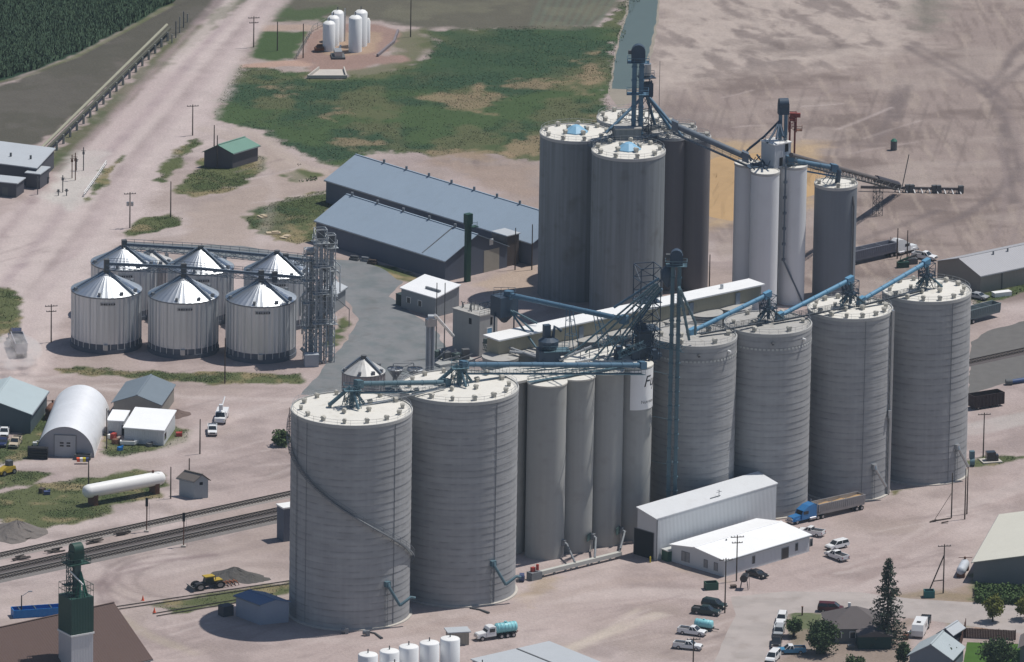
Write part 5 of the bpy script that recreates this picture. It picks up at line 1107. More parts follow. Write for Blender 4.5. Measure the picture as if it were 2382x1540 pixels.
p = G(1525, 655); single('antenna_mast', MB().cyl(p, .09, ZH(p, 142), 6, .05), STEEL, 'thin antenna mast right of the tallest blue elevator', 'mast', p)
def cat(label, a, b, m=NAVY): single('catwalk', MB().truss(a, b, 1.2, 1.3, max(3, int((b - a).length / 2)), .05), m, label, 'walkway', a, 'catwalks of the back silos')
h1 = htop(B1).z; h2 = htop(B2).z
cat('truss catwalk from the left capped silo to the tallest blue elevator', G(1372, 334, h1 + .9), G(1424, 322, h1 + .9)); cat('truss catwalk behind the front capped silo to the brown bins', G(1478, 328, h2 + 1.2), G(1575, 312, h2 + 1.2)); cat('truss catwalk over the roof of the half-hidden back silo', G(1440, 268, htop(B3).z + 1.5), G(1560, 294, htop(B3).z + 1.0))
conveyor('dark inclined conveyor from the back silos down to the white silo cluster', G(1566, 290, 41), G(1738, 366, 34), mat('grey_blue_steel', (.10, .125, .16), .6, var=.15), .7, True, [], name='conveyor')
wz = HGT['white painted silo at the front of the white cluster'][2]
p = G(1812, 697); zt_ = ZH(p, 228); z0_ = ZH(p, 330)
t = thing('bucket_elevator', 'dark blue elevator head with many spouts above the white penthouse', 'elevator', V((p.x, p.y, z0_)))
mb = MB(); mb.box(V((p.x, p.y, zt_ - 3.6)), 2.3, 1.7, 2.4, .2); q = V((p.x, p.y, zt_ - 1.2)); mb.tube([q - V((1.0, .2, 0)), q + V((1.0, .2, 0))], 1.15, 14); mb.build('head', NAVY, t)
for s_ in (-.6, .6): mb = MB(); mb.box(V((p.x + s_, p.y, z0_ - 1)), .7, .6, zt_ - z0_ - 2, .2); mb.build('leg_casing', BLUE, t)
mb = MB(); q = V((p.x - .8, p.y - .6, zt_ - 5))
for x, y, zz in ((1738, 350, wz + 2.5), (1743, 345, wz + 3), (1785, 332, wz + 6.8), (1806, 322, wz + 7.4), (1822, 318, wz + 7.6), (1836, 352, wz + 3)):
    e = G(x, y, zz); mb.tube([q, q.lerp(e, .5) + UP * -.4, e], .25, 7)
e = G(1738, 350, wz + 2.5); mb.tube([e, V((e.x - .3, e.y, wz + .2))], .25, 7); mb.build('spout', NAVY, t)
p = G(1834, 690); z1_ = ZH(p, 262); t = thing('bucket_elevator', 'thin red bucket elevator behind the white penthouse', 'elevator', p)
for s_ in (-.55, .55): mb = MB(); mb.box(p + V((s_, 0, 0)), .4, .4, z1_ - 2, 0); mb.build('leg_casing', REDP, t)
mb = MB(); mb.mast(p + UP * (z1_ - 4.2), 1.7, 4.2, 3, .08); mb.box(p + UP * (z1_ - 1.8), 1.3, .9, 1.8, 0); mb.box(p + V((1.1, 0, z1_ - 1)), 1.2, .8, .9, 0); mb.build('head', REDP, t); mb = MB(); mb.box(p + V((1.2, 0, z1_ - 4)), 1.8, 1.4, .12); mb.rail([p + V((.6, -.7, z1_ - 3.9)), p + V((2.1, -.7, z1_ - 3.9)), p + V((2.1, .7, z1_ - 3.9))], 1, 1, .04); mb.build('platform', RUST, t)
p = G(1820, 712); zz = ZH(p, 384); zb = ZH(p, 606)
mb = MB(); mb.tube([V((p.x, p.y, zz)), V((p.x, p.y, zb)), G(1866, 701, .8)], .2, 8)
for k in range(6): mb.tube([V((p.x, p.y, zb + k * 3.5)), V((p.x, p.y, zb + k * 3.5 + .5))], .42, 8)
single('downpipe', mb, mat('grey_blue_steel'), 'long dark downpipe in the seam of the white silos', 'pipe', V((p.x, p.y, 0)))
mb = MB(); mb.par(G(1744, 393, wz + .16), G(1792, 384, wz + .16) - G(1744, 393, wz + .16), V((-1.0, 3.0, 0)), UP * .12)
for k in range(14): q = G(random.uniform(1746, 1790), random.uniform(374, 396), wz + .2); mb.beam(q, q + V((random.uniform(-2, 2), random.uniform(-1, 1), random.uniform(.4, 2.2))), random.uniform(.12, .4))
single('roof_machinery', mb, NAVY, 'dark pipes and motors on the front of the white silo cluster roof', 'machinery', G(1770, 392, wz))
xz = HGT[X1['label']][2]
t = conveyor('blue tube conveyor from the white silos to the short dark grey silo', G(1833, 371, wz + 1.6), G(1944, 391, xz + 3.9), BLUE, .55, True, [htop(X1) + V((-1.5, .5, 0))])
mb = MB(); e = G(1944, 391, xz + 3.9); mb.tube([e, e + V((.7, -.2, -.6)), htop(X1) + V((.3, 0, .1))], .6, 10); mb.build('spout', NAVY, t)
g1 = V(G(1840, 360, wz + 3.2)); g2 = V(G(2092, 431, 2.0)); t = thing('inclined_conveyor', 'very long inclined conveyor from the white silos down to the far yard', 'conveyor', V((g2.x, g2.y, 0)))
mb = MB(); mb.tube([g1, g2], .5, 8); mb.build('conveyor_tube', mat('brown_grey_steel', (.12, .105, .105), .7, var=.2), t); mb = MB(); mb.truss(g1 - UP * 1.1, g2 - UP * .6, 1.6, 1.2, 34, .06); mb.build('truss', STEEL, t)
mb = MB(); d_ = (g2 - g1); mb.tube([g1 + d_ * .78, g1 + d_ * .98], .8, 10); mb.build('canvas_wrap', mat('dark_canvas', (.05, .05, .065), .9, var=.2), t)
for k in (.5, .8): mb = MB(); c_ = g1 + d_ * k; mb.mast(V((c_.x, c_.y, 0)), 1.6, max(1, c_.z - 1.6), 5, .06, .5); mb.build('trestle', STEEL, t)
a, b = G(2002, 435, 1.0), G(2240, 440, 1.0); t = thing('drag_conveyor', 'low drag conveyor lying across the far yard beyond the short grey silo', 'conveyor', V((a.x, a.y, 0)))
mb = MB(); mb.beam(a, b, .5, .6); mb.build('trough', mat('brown_grey_steel'), t)
for k in range(9): mb = MB(); c_ = a.lerp(b, .36 + k * .075); mb.beam(c_ + V((.5, -.8, -1)), c_ + UP * .2, .22); mb.beam(c_ + V((-.5, .8, -1)), c_ + UP * .2, .22); mb.build('leg', WHITE, t)
for k in (.46, .5, .72, .76, .98): mb = MB(); c_ = a.lerp(b, k); mb.box(c_ - UP * .9, 1.1, .9, 1.7, .3); mb.build('drive_unit', STEEL, t)
p = G(2098, 438); q = G(2112, 382, 6); single('leaning_mast', MB().tube([p, V((p.x + 1.4, p.y, 8))], .12, 6), STEEL, 'leaning mast at the far end of the very long inclined conveyor', 'mast', p)
p = G(2079, 349); t = thing('tank_stand', 'small upright tank with a green lid standing alone in the far yard', 'tank', p); mb = MB(); mb.cyl(p, .75, 2.2, 12); mb.build('shell', STEEL, t); mb = MB(); mb.cyl(p + UP * 2.2, .8, .5, 12, .3); mb.build('lid', mat('bright_green_paint'), t)
# ------------------------------------------------------------------ bin-yard conveyors and dryer towers
def bin_top(lb): c_, r, h = HGT[lb]; return c_
rows = [[(243, 613), (429, 621), (612, 637), (712, 646)], [(292, 568), (470, 579), (646, 596), (712, 604)]]
bl = [[NB[i] + ' steel grain bin of the six, above its own shadow' for i in range(3)], [q + ' back steel grain bin of the six, partly hidden by the front row' for q in ('left', 'middle', 'right')]]
for r_, (pts, lbs) in enumerate(zip(rows, bl)):
    zc = 17.6; P3 = []
    for (x, y), l_ in zip(pts, lbs + [None]):
        if l_: c_ = HGT[l_][0]; P3.append(V((c_.x, c_.y, ZH(c_, y))))
        else: P3.append(G(x, y, P3[-1].z))
    for i in range(3):
        d_ = (P3[i + 1] - P3[i]).normalized()
        t = thing('catwalk_conveyor', ('dark catwalk conveyor over the ' + ('front' if r_ == 0 else 'back') + ' steel bins, ' + ('left span', 'middle span', 'right span to the dryer tower')[i]), 'conveyor', P3[i], 'catwalk conveyors over the steel bins')
        mb = MB(); mb.beam(P3[i] + d_ * .3, P3[i + 1] - d_ * .3, .55, .5); mb.build('conveyor_tube', mat('slate_blue_steel'), t)
        a, b = P3[i] - UP * .9, P3[i + 1] - UP * .9; s_ = V((-d_.y, d_.x, 0)).normalized() * .7
        mb = MB(); mb.truss(a + UP * .2, b + UP * .2, 1.5, 1.1, 9, .05); mb.rail([a + s_ + UP * .8, b + s_ + UP * .8], 1.1, 2, .04); mb.build('walkway', mat('slate_blue_steel'), t)
        if i == 0: mb = MB(); mb.box(P3[0] - UP * 1.6, 1.1, 1.0, 2.6, .2); mb.build('end_box', STEEL, t)
        mb = MB(); c_ = P3[i + 1] if i < 2 else P3[i].lerp(P3[3], .3); mb.box(c_ - UP * 1.6, 1.1, 1.0, 2.4, .2); mb.build('transfer_box', STEEL, t)
dt = G(736, 842)
LAT = mat('bleached_lattice_steel', (.42, .45, .47), .6, metal=.3, var=.3, scale=1.5)
for lb, dx, dy, ty, w_ in (('left lattice dryer tower with a pale hood beside the steel bins', -1.6, 1, 578, 2.2), ('tallest lattice dryer tower with a dark box beside the steel bins', .6, -.4, 532, 2.4), ('right lattice dryer tower with hanging ladders beside the steel bins', 2.7, .6, 545, 1.9)):
    p = dt + V((dx, dy, 0)); zz = ZH(p, ty); t = thing('lattice_tower', lb, 'tower', p, 'lattice dryer towers')
    mb = MB(); mb.mast(p, w_, zz, 15, .085, .25); mb.build('frame', LAT, t)
    mb = MB(); mb.box(p + V((.2, .1, 0)), .7, .6, zz - 2, .25); mb.tube([p + V((-.6, -.3, 1)), p + V((-.6, -.3, zz - 3))], .2, 7); mb.build('leg_casing', mat('blue_grey_galv'), t)
    mb = MB(); mb.box(p + UP * (zz - 2.4), 1.5, 1.2, 2.2, .25) if 'hood' not in lb else mb.tube([p + V((-.9, 0, zz - .6)), p + V((.9, 0, zz - .6))], .9, 12); mb.build('head', STEEL if 'hood' not in lb else GALV, t)
    for z_ in (.3, .52, .72, .9):
        mb = MB(); c_ = p + UP * zz * z_; mb.box(c_, w_ + 1.1, w_ + 1.0, .1, .25); mb.rail([c_ + V(((w_ / 2 + .5) * a, (w_ / 2 + .5) * b, .1)) for a, b in ((-1, -1), (1, -1), (1, 1), (-1, 1))], 1.1, 1, .04, True); mb.build('platform', LAT, t)
    mb = MB()
    for k in range(10): z_ = random.uniform(2, zz - 3); a = random.uniform(0, 6.3); mb.tube([p + V((0, 0, z_ + 2)), p + V((2.2 * math.cos(a), 1.8 * math.sin(a), z_)), p + V((2.2 * math.cos(a), 1.8 * math.sin(a), max(.5, z_ - 4)))], random.uniform(.1, .24), 6)
    mb.build('spout', LAT, t)
p = G(724, 851); single('cabinet', MB().box(p, 3.0, 2.0, 2.6, .15).box(p + UP * 2.6, 3.1, 2.1, .12, .15), mat('pale_cabinet', alb(176, 182, 190), .6), 'white control cabinet at the foot of the right front steel bin', 'cabinet', G(675, 852)).location = G(675, 852)
p = G(776, 730); t, _ = gable('dryer_shed', 'grey shed with a pale roof right behind the lattice dryer towers', 'shed', p, p + V((.35, .94, 0)) * 7, V((-.94, .35, 0)) * 4.5, 4.2, .8, WALLG, ROOFPG)
a, b = TG(1, 1, 690, 1190, 4), TG(1, 1, 855, 1330, 4); mb = MB(); mb.beam(a, b, .15); mb.beam(b, V((b.x, b.y, 0)), .15); mb.beam(a, V((a.x, a.y, 0)), .15); single('pipe_bridge', mb, STEEL, 'thin pipe bridge right of the grey dryer shed', 'pipe', V((b.x, b.y, 0)))
p = TG(1, 2, 545, 300); mb = MB(); mb.tube([p, p + V((-3.2, .6, 2.6))], .4, 8); mb.box(p + V((-.4, 0, 0)), 1.6, 1.0, .8, .3); single('auger', mb, GALV, 'short silver auger at the foot of the lattice dryer towers', 'auger', p)
# ground conveyor along the old elevator, with wall spouts
a, b = G(1243, 1336, 1.0), G(1443, 1287, 1.0); t = thing('drag_conveyor', 'long white drag conveyor on low legs along the foot of the slender bins', 'conveyor', V((a.x, a.y, 0)))
mb = MB(); mb.beam(a, b, .9, .8); mb.build('trough', mat('dusty_white', alb(196, 196, 190), .7, var=.1), t); mb = MB(); mb.box(a - UP * 1, 2.6, 1.8, 1.6, UA); mb.build('drive_base', DGALV, t); mb = MB(); mb.box(a + V((-.3, 0, .6)), .8, .7, .9, UA); mb.tube([a + V((.6, 0, .9)), a + V((.6, 0, 2.1))], .3, 8); mb.build('drive_motor', mat('motor_red', (.35, .05, .04), .5), t)
for k in range(7): mb = MB(); c_ = a.lerp(b, .1 + k * .13); mb.beam(c_ - UP * 1, c_, .5, .3); mb.build('leg', DGALV, t)
for i, (x, y, fx, fy) in enumerate(((1314, 1276, 1338, 1306), (1372, 1266, 1386, 1296), (1436, 1250, 1446, 1270))):
    bq = base0 + dU * i; zz = 3.1; a_ = R(-90 + 66); o = V((math.cos(a_), math.sin(a_), 0)); p = bq + o * rb * 1.03 + UP * zz
    t = thing('wall_spout', 'galvanised draw-off spout on the foot of slender bin ' + ('at the left end', 'second from the left', 'beside the signed one')[i], 'spout', V((p.x, p.y, 0)), 'draw-off spouts on the slender bins')
    mb = MB(); mb.box(p + o * .35 - UP * .6, .9, .9, 1.2, a_); mb.tube([p + o * .5, p + o * 1.2 - UP * .4], .35, 8); mb.build('gate_box', DGALV, t)
    mb = MB(); e = a.lerp(b, (.47, .70, .99)[i]) + UP * .4; mb.tube([p + o * 1.1 - UP * .2, e], .24, 8); mb.build('chute', DGALV, t)
    mb = MB(); s_ = V((-o.y, o.x, 0)); mb.par(p + o * .05 - s_ * 2.2 - UP * .6, s_ * 1.9, o * .1, UP * 1.5); mb.build('green_panel', mat('grey_green_steel'), t) if i else None
    mb = MB(); mb.beam(V((p.x, p.y, 0)) + o * .4, p + o * .4, .1); mb.beam(V((p.x, p.y, 0)) + o * .4 - s_ * .8, p + o * .4, .1); mb.build('brace', GALV, t)
p = TG(2, 3, 90, 800); t = thing('aeration_fan', 'blue aeration fan at the right foot of the second widest silo', 'fan', p)
mb = MB(); mb.tube([p + V((-.5, 0, .9)), p + V((.5, 0, .9))], .85, 14); mb.build('fan_housing', mat('fan_blue', (.05, .07, .16), .5), t); mb = MB(); mb.box(p + V((-.2, .9, 0)), 1.4, 1.2, 1.0, .3); mb.build('duct', GALV, t)
for k, (x, y) in enumerate(((795, 1473), (845, 1478))):
    p = G(x, y); mb = MB(); mb.tube([p + UP * .7, p + V((.8, -.3, .7))], .5, 10); mb.box(p + V((.9, -.3, 0)), .7, .6, 1.1, .3); single('aeration_fan', mb, DGALV, ('left' if k == 0 else 'right') + ' grey fan at the front foot of the spiral-stair silo', 'fan', p)
p = TG(3, 2, 1850, 1265); mb = MB(); mb.tube([p + UP * .9, p + V((1, 0, .9))], .8, 10); mb.box(p + V((.4, .3, 1.6)), 1.0, 1.0, 1.6, .2); single('aeration_fan', mb, TEAL, 'teal fan unit at the right foot of the far right silo', 'fan', p)
for x, y, dx, dy in ((1103, 1418, 34, 8), (862, 1473, 26, 12)):
    a = G(x - 10, y - 4, .15); b = G(x + dx * .4, y, .15); c_ = G(x + dx, y + dy, .15); single('drain_pipe', MB().tube([a, b, c_], [.18, .2, .3], 8), STEEL, 'black drain hose curling out from the front of the ' + ('silo behind the spiral-stair one' if x > 1000 else 'spiral-stair silo'), 'hose', b)

a, b = G(1229, 889, hB + .5), G(1456, 851, hB + .5); d_ = (b - a); s_ = V((-d_.y, d_.x, 0)).normalized()
single('catwalk', MB().beam(a, b, .9, .14).rail([a, b], 1.1, 1.8, .04).rail([a + s_ * .45, b + s_ * .45], 1.1, 1.8, .035), TEAL, 'teal railed roof edge catwalk along the front tops of the slender bins', 'walkway', a)
PGS = mat('pale_galv_pipe', (.36, .37, .38), .55, metal=.3, var=.15)
for k, (x0, y0, z0, x1, y1, z1, lb) in enumerate(((1176, 806, 1.2, 1262, 836, .6, 'long pale pipe sloping over the left roof of the elevator'), (1186, 818, .8, 1250, 826, .8, 'short pale duct lying on the left roof of the elevator'), (1300, 838, 1, 1376, 806, 3.5, 'pale pipe rising right from the cyclone tower foot'), (1340, 842, .8, 1440, 822, 1.2, 'low pale duct left of the lattice tower'))):
    p, q = G(x0, y0, hB + z0), G(x1, y1, hB + z1); mb = MB(); mb.tube([p, q], .3, 8); d_ = q - p
    for j in range(3): c_ = p.lerp(q, .2 + .3 * j); mb.tube([c_ - d_.normalized() * .1, c_ + d_.normalized() * .1], .4, 8)
    single('roof_pipe', mb, PGS, lb, 'pipe', p)
for k, (x0, y0, z0, x1, y1, z1) in enumerate(((1395, 800, 5, 1475, 776, 9), (1440, 826, 3.5, 1500, 800, 6), (1530, 800, 5, 1590, 812, 3))):
    p, q = G(x0, y0, hB + z0), G(x1, y1, hB + z1); single('steel_walkway', MB().truss(p, q, 1.1, 1.2, 6, .045), TEAL, ('upper', 'lower', 'right-hand')[k] + ' short truss walkway beside the lattice tower', 'walkway', p, 'truss walkways round the lattice tower')
for k in range(6):
    p = G(1350 + k * 21, 846 - k * 3.4, hB); single('roof_post', MB().beam(p, p + UP * 3.2, .14).beam(p + UP * 3.2, p + V((1.5, .8, 3.2)), .12), NAVY, 'thin bent steel post on the roof of the slender bins', 'post', p, 'bent posts on the elevator roof')
# ------------------------------------------------------------------ railway
RAIL = mat('rail_steel', (.07, .06, .055), .5, metal=.4, var=.2); TIE = mat('weathered_ties', (.10, .085, .075), .9, var=.25, scale=1.5); BALL = mat('track_ballast', alb(126, 122, 120), .95, var=.18, scale=.8, spec=.1); BALL2 = mat('pale_ballast', alb(148, 142, 138), .95, var=.18, scale=.6, spec=.1)
tr0, tr1 = G(-60, 1340), G(2420, 808.5); tr0.z = tr1.z = 0; td = (tr1 - tr0).normalized(); tn = V((-td.y, td.x, 0))
ya = G(0, 1294); off_a = (ya - tr0).dot(tn); yc = G(0, 1345); off_c = (yc - tr0).dot(tn)
def track(label, off, a, b, bal, wb, ties=True, tiesp=.75):
    p = tr0 + tn * off; t = thing('railway_track', label, 'railway track', p + td * a, 'railway tracks')
    mb = MB(); q0, q1 = p + td * a, p + td * b; mb.prism([q0 - tn * wb, q0 - tn * (wb - .7) + UP * .22, q0 + tn * (wb - .7) + UP * .22, q0 + tn * wb], q1 - q0); mb.build('ballast', bal, t)
    for s_ in (-.82, .82): mb = MB(); mb.par(q0 + tn * (s_ - .07) + UP * .32, q1 - q0, tn * .14, UP * .17); mb.build('rail', RAIL, t)
    mb = MB(); k = int((b - a) / tiesp)
    for i in range(k): c_ = q0 + td * (i * tiesp + .3); mb.par(c_ - tn * 1.35 + UP * .17, tn * 2.7, td * .3, UP * .16)
    o = mb.build('sleepers', TIE, t); o['kind'] = 'stuff'
Lr = (tr1 - tr0).length
track('farthest railway track, on pale dirt beside the row of old ties', off_a, 0, Lr * .52, BALL2, 2.0); track('middle railway track on dark stained ballast', 0, 0, Lr, mat('dark_ballast', alb(98, 92, 92), .95, var=.2, scale=.6, spec=.1), 2.2); track('nearest through track with plainly visible sleepers', off_c, 0, Lr * .55, BALL, 2.6)
s0, s1 = G(272, 1416), G(700, 1352); s0.z = s1.z = 0
t = thing('railway_siding', 'short weedy siding track ending by the pale blue-grey shed', 'railway track', s0, 'railway tracks'); sd0 = (s1 - s0); sn = V((-sd0.y, sd0.x, 0)).normalized()
for s_ in (-.85, .85): mb = MB(); mb.par(s0 + sn * s_ + UP * .08, sd0, sn * .14, UP * .16); mb.build('rail', RAIL, t)
s2, s3 = G(360, 1432), G(640, 1385); s2.z = s3.z = 0
t = thing('railway_siding', 'second weedy siding track nearer the round shadow of the widest silo', 'railway track', s2, 'railway tracks'); sd0 = s3 - s2
for s_ in (-.85, .85): mb = MB(); mb.par(s2 + sn * s_ + UP * .08, sd0, sn * .14, UP * .16); mb.build('rail', RAIL, t)
for i, (x, y) in enumerate(((45, 1304), (122, 1286), (212, 1264), (282, 1244))):
    p = G(x, y); mb = MB()
    for k in range(9): mb.par(p + td * random.uniform(-1.6, .4) + tn * random.uniform(-.6, .6) + UP * (.12 + .24 * (k // 4)), td * random.uniform(2.2, 2.6) + tn * random.uniform(-.5, .5), tn * .26, UP * .22)
    single('tie_stack', mb, TIE, ('leftmost', 'second', 'third', 'rightmost')[i] + ' heap of old dark railway ties between the tracks', 'ties', p, 'heaps of old ties between the tracks')
for i, (x, y, ty) in enumerate(((341, 1237, 1158), (427, 1272, 1193))):
    p = G(x, y); h_ = ZH(p, ty); t = thing('railway_signal', ('taller railway signal on the far side of the tracks', 'railway signal on the near side of the tracks')[i], 'signal', p, 'railway signals')
    mb = MB(); mb.cyl(p, .11, h_ - 1, 8); mb.build('post', RUST, t); mb = MB(); mb.box(p + UP * (h_ - 1.8), .55, .3, 1.8); mb.cyl(p + V((0, -.2, h_ - 1.4)), .2, .05, 10); mb.build('signal_head', BLACK, t)
    mb = MB(); mb.box(p, .9, .9, .35); mb.build('base', conc, t); mb = MB()
    for s_ in (-.2, .2): mb.beam(p + V((.5 + s_, .3, 0)), p + V((.3 + s_, .2, h_ - 1)), .04)
    mb.build('ladder', DGALV, t)
# ------------------------------------------------------------------ utility poles
def pole(label, x, y, ty, arm=0, tr=False, r=.15, m=WOOD, name='utility_pole', az=.2, lamp=False, group='wooden utility poles'):
    p = G(x, y); h_ = ZH(p, ty); t = thing(name, label, 'pole', p, group); mb = MB(); mb.cyl(p - UP * .1, r, h_ + .1, 8, r * .7); mb.build('pole', m, t)
    ca, sa = math.cos(az), math.sin(az)
    for k in range(arm):
        mb = MB(); c_ = p + UP * (h_ - .4 - k * 1.2); w_ = 1.35 if k == 0 else 1.1; mb.beam(c_ - V((ca, sa, 0)) * w_, c_ + V((ca, sa, 0)) * w_, .14); cr = mb.build('cross_arm', m, t)
        for q in (-.92, -.4, .4, .92): mb = MB(); mb.cyl(c_ + V((ca, sa, 0)) * w_ * q + UP * .05, .07, .22, 6); mb.build('insulator', DGALV, cr)
    if tr:
        for q in (-.45, .45): mb = MB(); mb.cyl(p + V((q * 1.1, -.1, h_ * .62)), .3, .9, 10); mb.build('transformer', GALV, t)
    if lamp: mb = MB(); mb.tube([p + UP * (h_ - .2), p + V((1.4, .3, h_ + .7))], .06, 6); mb.box(p + V((1.7, .35, h_ + .65)), .8, .35, .18, .2); mb.build('lamp_arm', GALV, t)
    return t, p, h_
for a in (('pole with cross-arm on the far right side of the dirt road near the top', 590, 110, 38, 2), ('bare pole left of the white tanks on the pad', 645, 118, 50, 0), ('bare pole on the gravel just left of the white tanks', 705, 135, 55, 0), ('pole with cross-arm beside the narrow grass island', 448, 315, 243, 1), ('bare pole rising behind the green-roofed shed', 498, 350, 291, 0), ('bare pole in front of the green-roofed shed', 505, 392, 315, 0), ('dark bare pole on the oval grass island', 397, 505, 422, 0), ('pole with round transformers on the oval grass island', 302, 530, 447, 1, True), ('pole with cross-arm left of the steel bins', 119, 796, 708, 2), ('bare pole in front of the right front steel bin', 523, 892, 786, 0),
          ('bare pole beside the quonset hut', 248, 1044, 950, 0), ('pole with a meter box in the dirt yard right of the quonset hut', 465, 1056, 975, 0), ('bare pole in front of the quonset hut trailer', 206, 1130, 1066, 0), ('bare pole just right of the long white gas tank', 397, 1160, 1086, 0), ('thin pole behind the small shingled shed', 440, 1112, 1066, 0), ('pole with cross-arm in front of the low white office', 1713, 1352, 1245, 2), ('tall pole at the kerb in front of the low white office', 1686, 1426, 1298, 1), ('pole cut by the bottom edge beside a white pickup', 1612, 1562, 1483, 1), ('tall pole behind the far right silo', 2287, 1063, 960, 1), ('left of the slim poles in the gravel right of the silo row', 2213, 1205, 1100, 0), ('right front slim pole in the gravel right of the silo row', 2244, 1208, 1090, 0), ('right back slim pole in the gravel right of the silo row', 2249, 1196, 1086, 0),
          ('left bare pole by the semi in the far yard', 2087, 602, 531, 0), ('right bare pole by the semi in the far yard', 2110, 604, 536, 0), ('left bare pole at the slate warehouse gable near the back silos', 1198, 628, 530, 0), ('right bare pole at the slate warehouse gable near the back silos', 1237, 628, 522, 0), ('pole standing behind the brown back bins', 1650, 668, 592, 0), ('bare pole right of the white tanks on the pad', 955, 86, 0, 0)):
    pole('wooden ' + a[0], *a[1:5], tr=len(a) > 5)
t, p, h_ = pole('wooden pole with a long cross-arm and a slanting brace pole near the teal dumpster', 2194, 1380, 1266, 1)
q = G(2158, 1382); mb = MB(); mb.tube([q, p + UP * h_ * .78], .14, 8); mb.build('brace_pole', WOOD, t); mb = MB(); mb.beam(q.lerp(p + UP * h_ * .78, .33), p + UP * h_ * .27, .16); mb.build('strut', WOOD, t)
pole('wooden street-light pole left of the blue container', 50, 1430, 1385, 0, lamp=True)
for lb, pp, r_ in (('old pole lying on the gravel between the slim poles', [(2170, 1212, .15), (2212, 1205, .15)], .13), ('crossarm lying at the left end of the fallen pole', [(2163, 1214, .15), (2178, 1209, .4)], .14), ('crossarm lying left of the right front slim pole', [(2190, 1216, .15), (2206, 1213, .4)], .14), ('wire stay running up to the left slim pole', [(2172, 1212, .1), (2213, 1148, 6)], .05)):
    single('stay_wire' if 'wire' in lb else 'timber', MB().tube([G(*q) for q in pp], r_, 6), WOOD, lb, 'wire' if 'wire' in lb else 'timber', G(*pp[0]))
# ------------------------------------------------------------------ irrigation flume
fa, fb = G(95, 345, 2.2), G(388, 58, 2.2); t = thing('irrigation_flume', 'long raised pale pipe on a row of posts along the dirt road', 'flume', V((fa.x, fa.y, 0)))
fd = (fb - fa).normalized(); fn = V((-fd.y, fd.x, 0))
mb = MB(); FL = mat('flume_concrete', alb(158, 156, 138), .85, var=.1, scale=.3); mb.tube([fa, fb], .36, 12); mb.build('pipe', FL, t)
mb = MB(); mb.par(fa - fn * 1.1 - UP * 1.0, fb - fa, fn * .5, UP * .6); mb.build('beam', mat('flume_side', alb(96, 96, 86), .9, var=.1), t)
for k in range(18):
    c_ = fa.lerp(fb, .06 + k * .052) - fn * 1.9; c_.z = 0; mb = MB(); mb.box(c_, .42, .42, 2.2, .6); mb.build('post', mat('pale_post', alb(140, 142, 138), .85), t)
for k in range(5):
    p = G(400 + k * 9, 100 - k * 12); mb = MB(); mb.cyl(p, .15, random.uniform(2, 4.2), 7); single('marker_post', mb, STEEL if k % 2 else mat('pale_post'), ('nearest', 'second', 'third', 'fourth', 'farthest')[k] + ' thin post beyond the far end of the raised pipe', 'post', p, 'posts beyond the raised pipe')
# weigh yard bits
wf = [TG(0, 1, 975, 10), TG(0, 1, 880, 150), TG(0, 1, 770, 300)]
single('rail_fence', MB().rail(wf, 1.1, 2.2, .06), WHITE, 'white pipe rail fence along the weigh yard', 'fence', wf[0])
for k, (x, y, h_) in enumerate(((660, 130, 5.5), (690, 150, 6.5), (575, 260, 4.0), (345, 280, 4.2), (765, 60, 5.5), (700, 60, 3), (610, 290, 1.4), (535, 290, 1.2), (440, 180, 1.6))):
    p = TG(0, 1, x, y); mb = MB(); mb.cyl(p, .12, h_, 7); mb.box(p + UP * h_ * .7, .5, .35, .6); mb.beam(p + V((-.5, 0, h_ * .85)), p + V((.5, 0, h_ * .85)), .1)
    single('equipment_post', mb, RUST if k < 2 else STEEL, ('brown post at the centre of the weigh yard', 'taller brown post at the centre of the weigh yard', 'thin post left of the brown weigh-yard posts', 'post beside the dark annexes', 'post beside the white rail fence', 'short post by the upper weigh yard', 'low stub in the lower weigh yard', 'low stub left in the lower weigh yard', 'low stub near the pale-roofed building')[k], 'post', p, 'posts of the weigh yard')
# ------------------------------------------------------------------ tanks lying down, heaps
def lying_tank(label, a, b, r, m, z, saddles=True, cat='tank', saddlem=RUST):
    a, b = V((a[0], a[1], z)), V((b[0], b[1], z)); t = thing('gas_tank', label, cat, V((a.x, a.y, 0))); d = (b - a).normalized()
    prof = [(a - d * 0, .05), (a + d * r * .12, r * .55), (a + d * r * .4, r * .86), (a + d * r * .9, r), (b - d * r * .9, r), (b - d * r * .4, r * .86), (b - d * r * .12, r * .55), (b, .05)]
    mb = MB(); mb.tube([q[0] for q in prof], [q[1] for q in prof], 20); mb.build('shell', m, t)
    if saddles:
        for k in (.12, .88): mb = MB(); c_ = a.lerp(b, k); mb.box(V((c_.x, c_.y, 0)), 1.0, r * 1.7, z - r * .55, math.atan2(d.y, d.x)); mb.build('saddle', saddlem, t)
    mb = MB(); c_ = a.lerp(b, .86) + UP * r; mb.cyl(c_ - UP * .1, .22, .6, 8); mb.beam(c_ + V((-1.3, 0, .3)), c_ + V((1.5, .2, .3)), .1); mb.build('valve', RUST, t)
    return t
lying_tank('long white gas tank lying on saddles in the grass', G(194, 1145, 3.0), G(382, 1110, 3.0), 1.42, WHITE, 3.0)
lying_tank('small white gas tank end-on beside the cream-roofed shed', G(2234, 1330, 1.4), G(2246, 1308, 1.4), .95, mat('cool_white_tank', alb(200, 206, 214), .5), 1.4)  # tank paint is one even, slightly bluish white
lying_tank('old brown fuel tank between the workshop and the quonset hut', G(113, 958, 1.9), G(124, 944, 1.9), .95, RUST, 1.9)
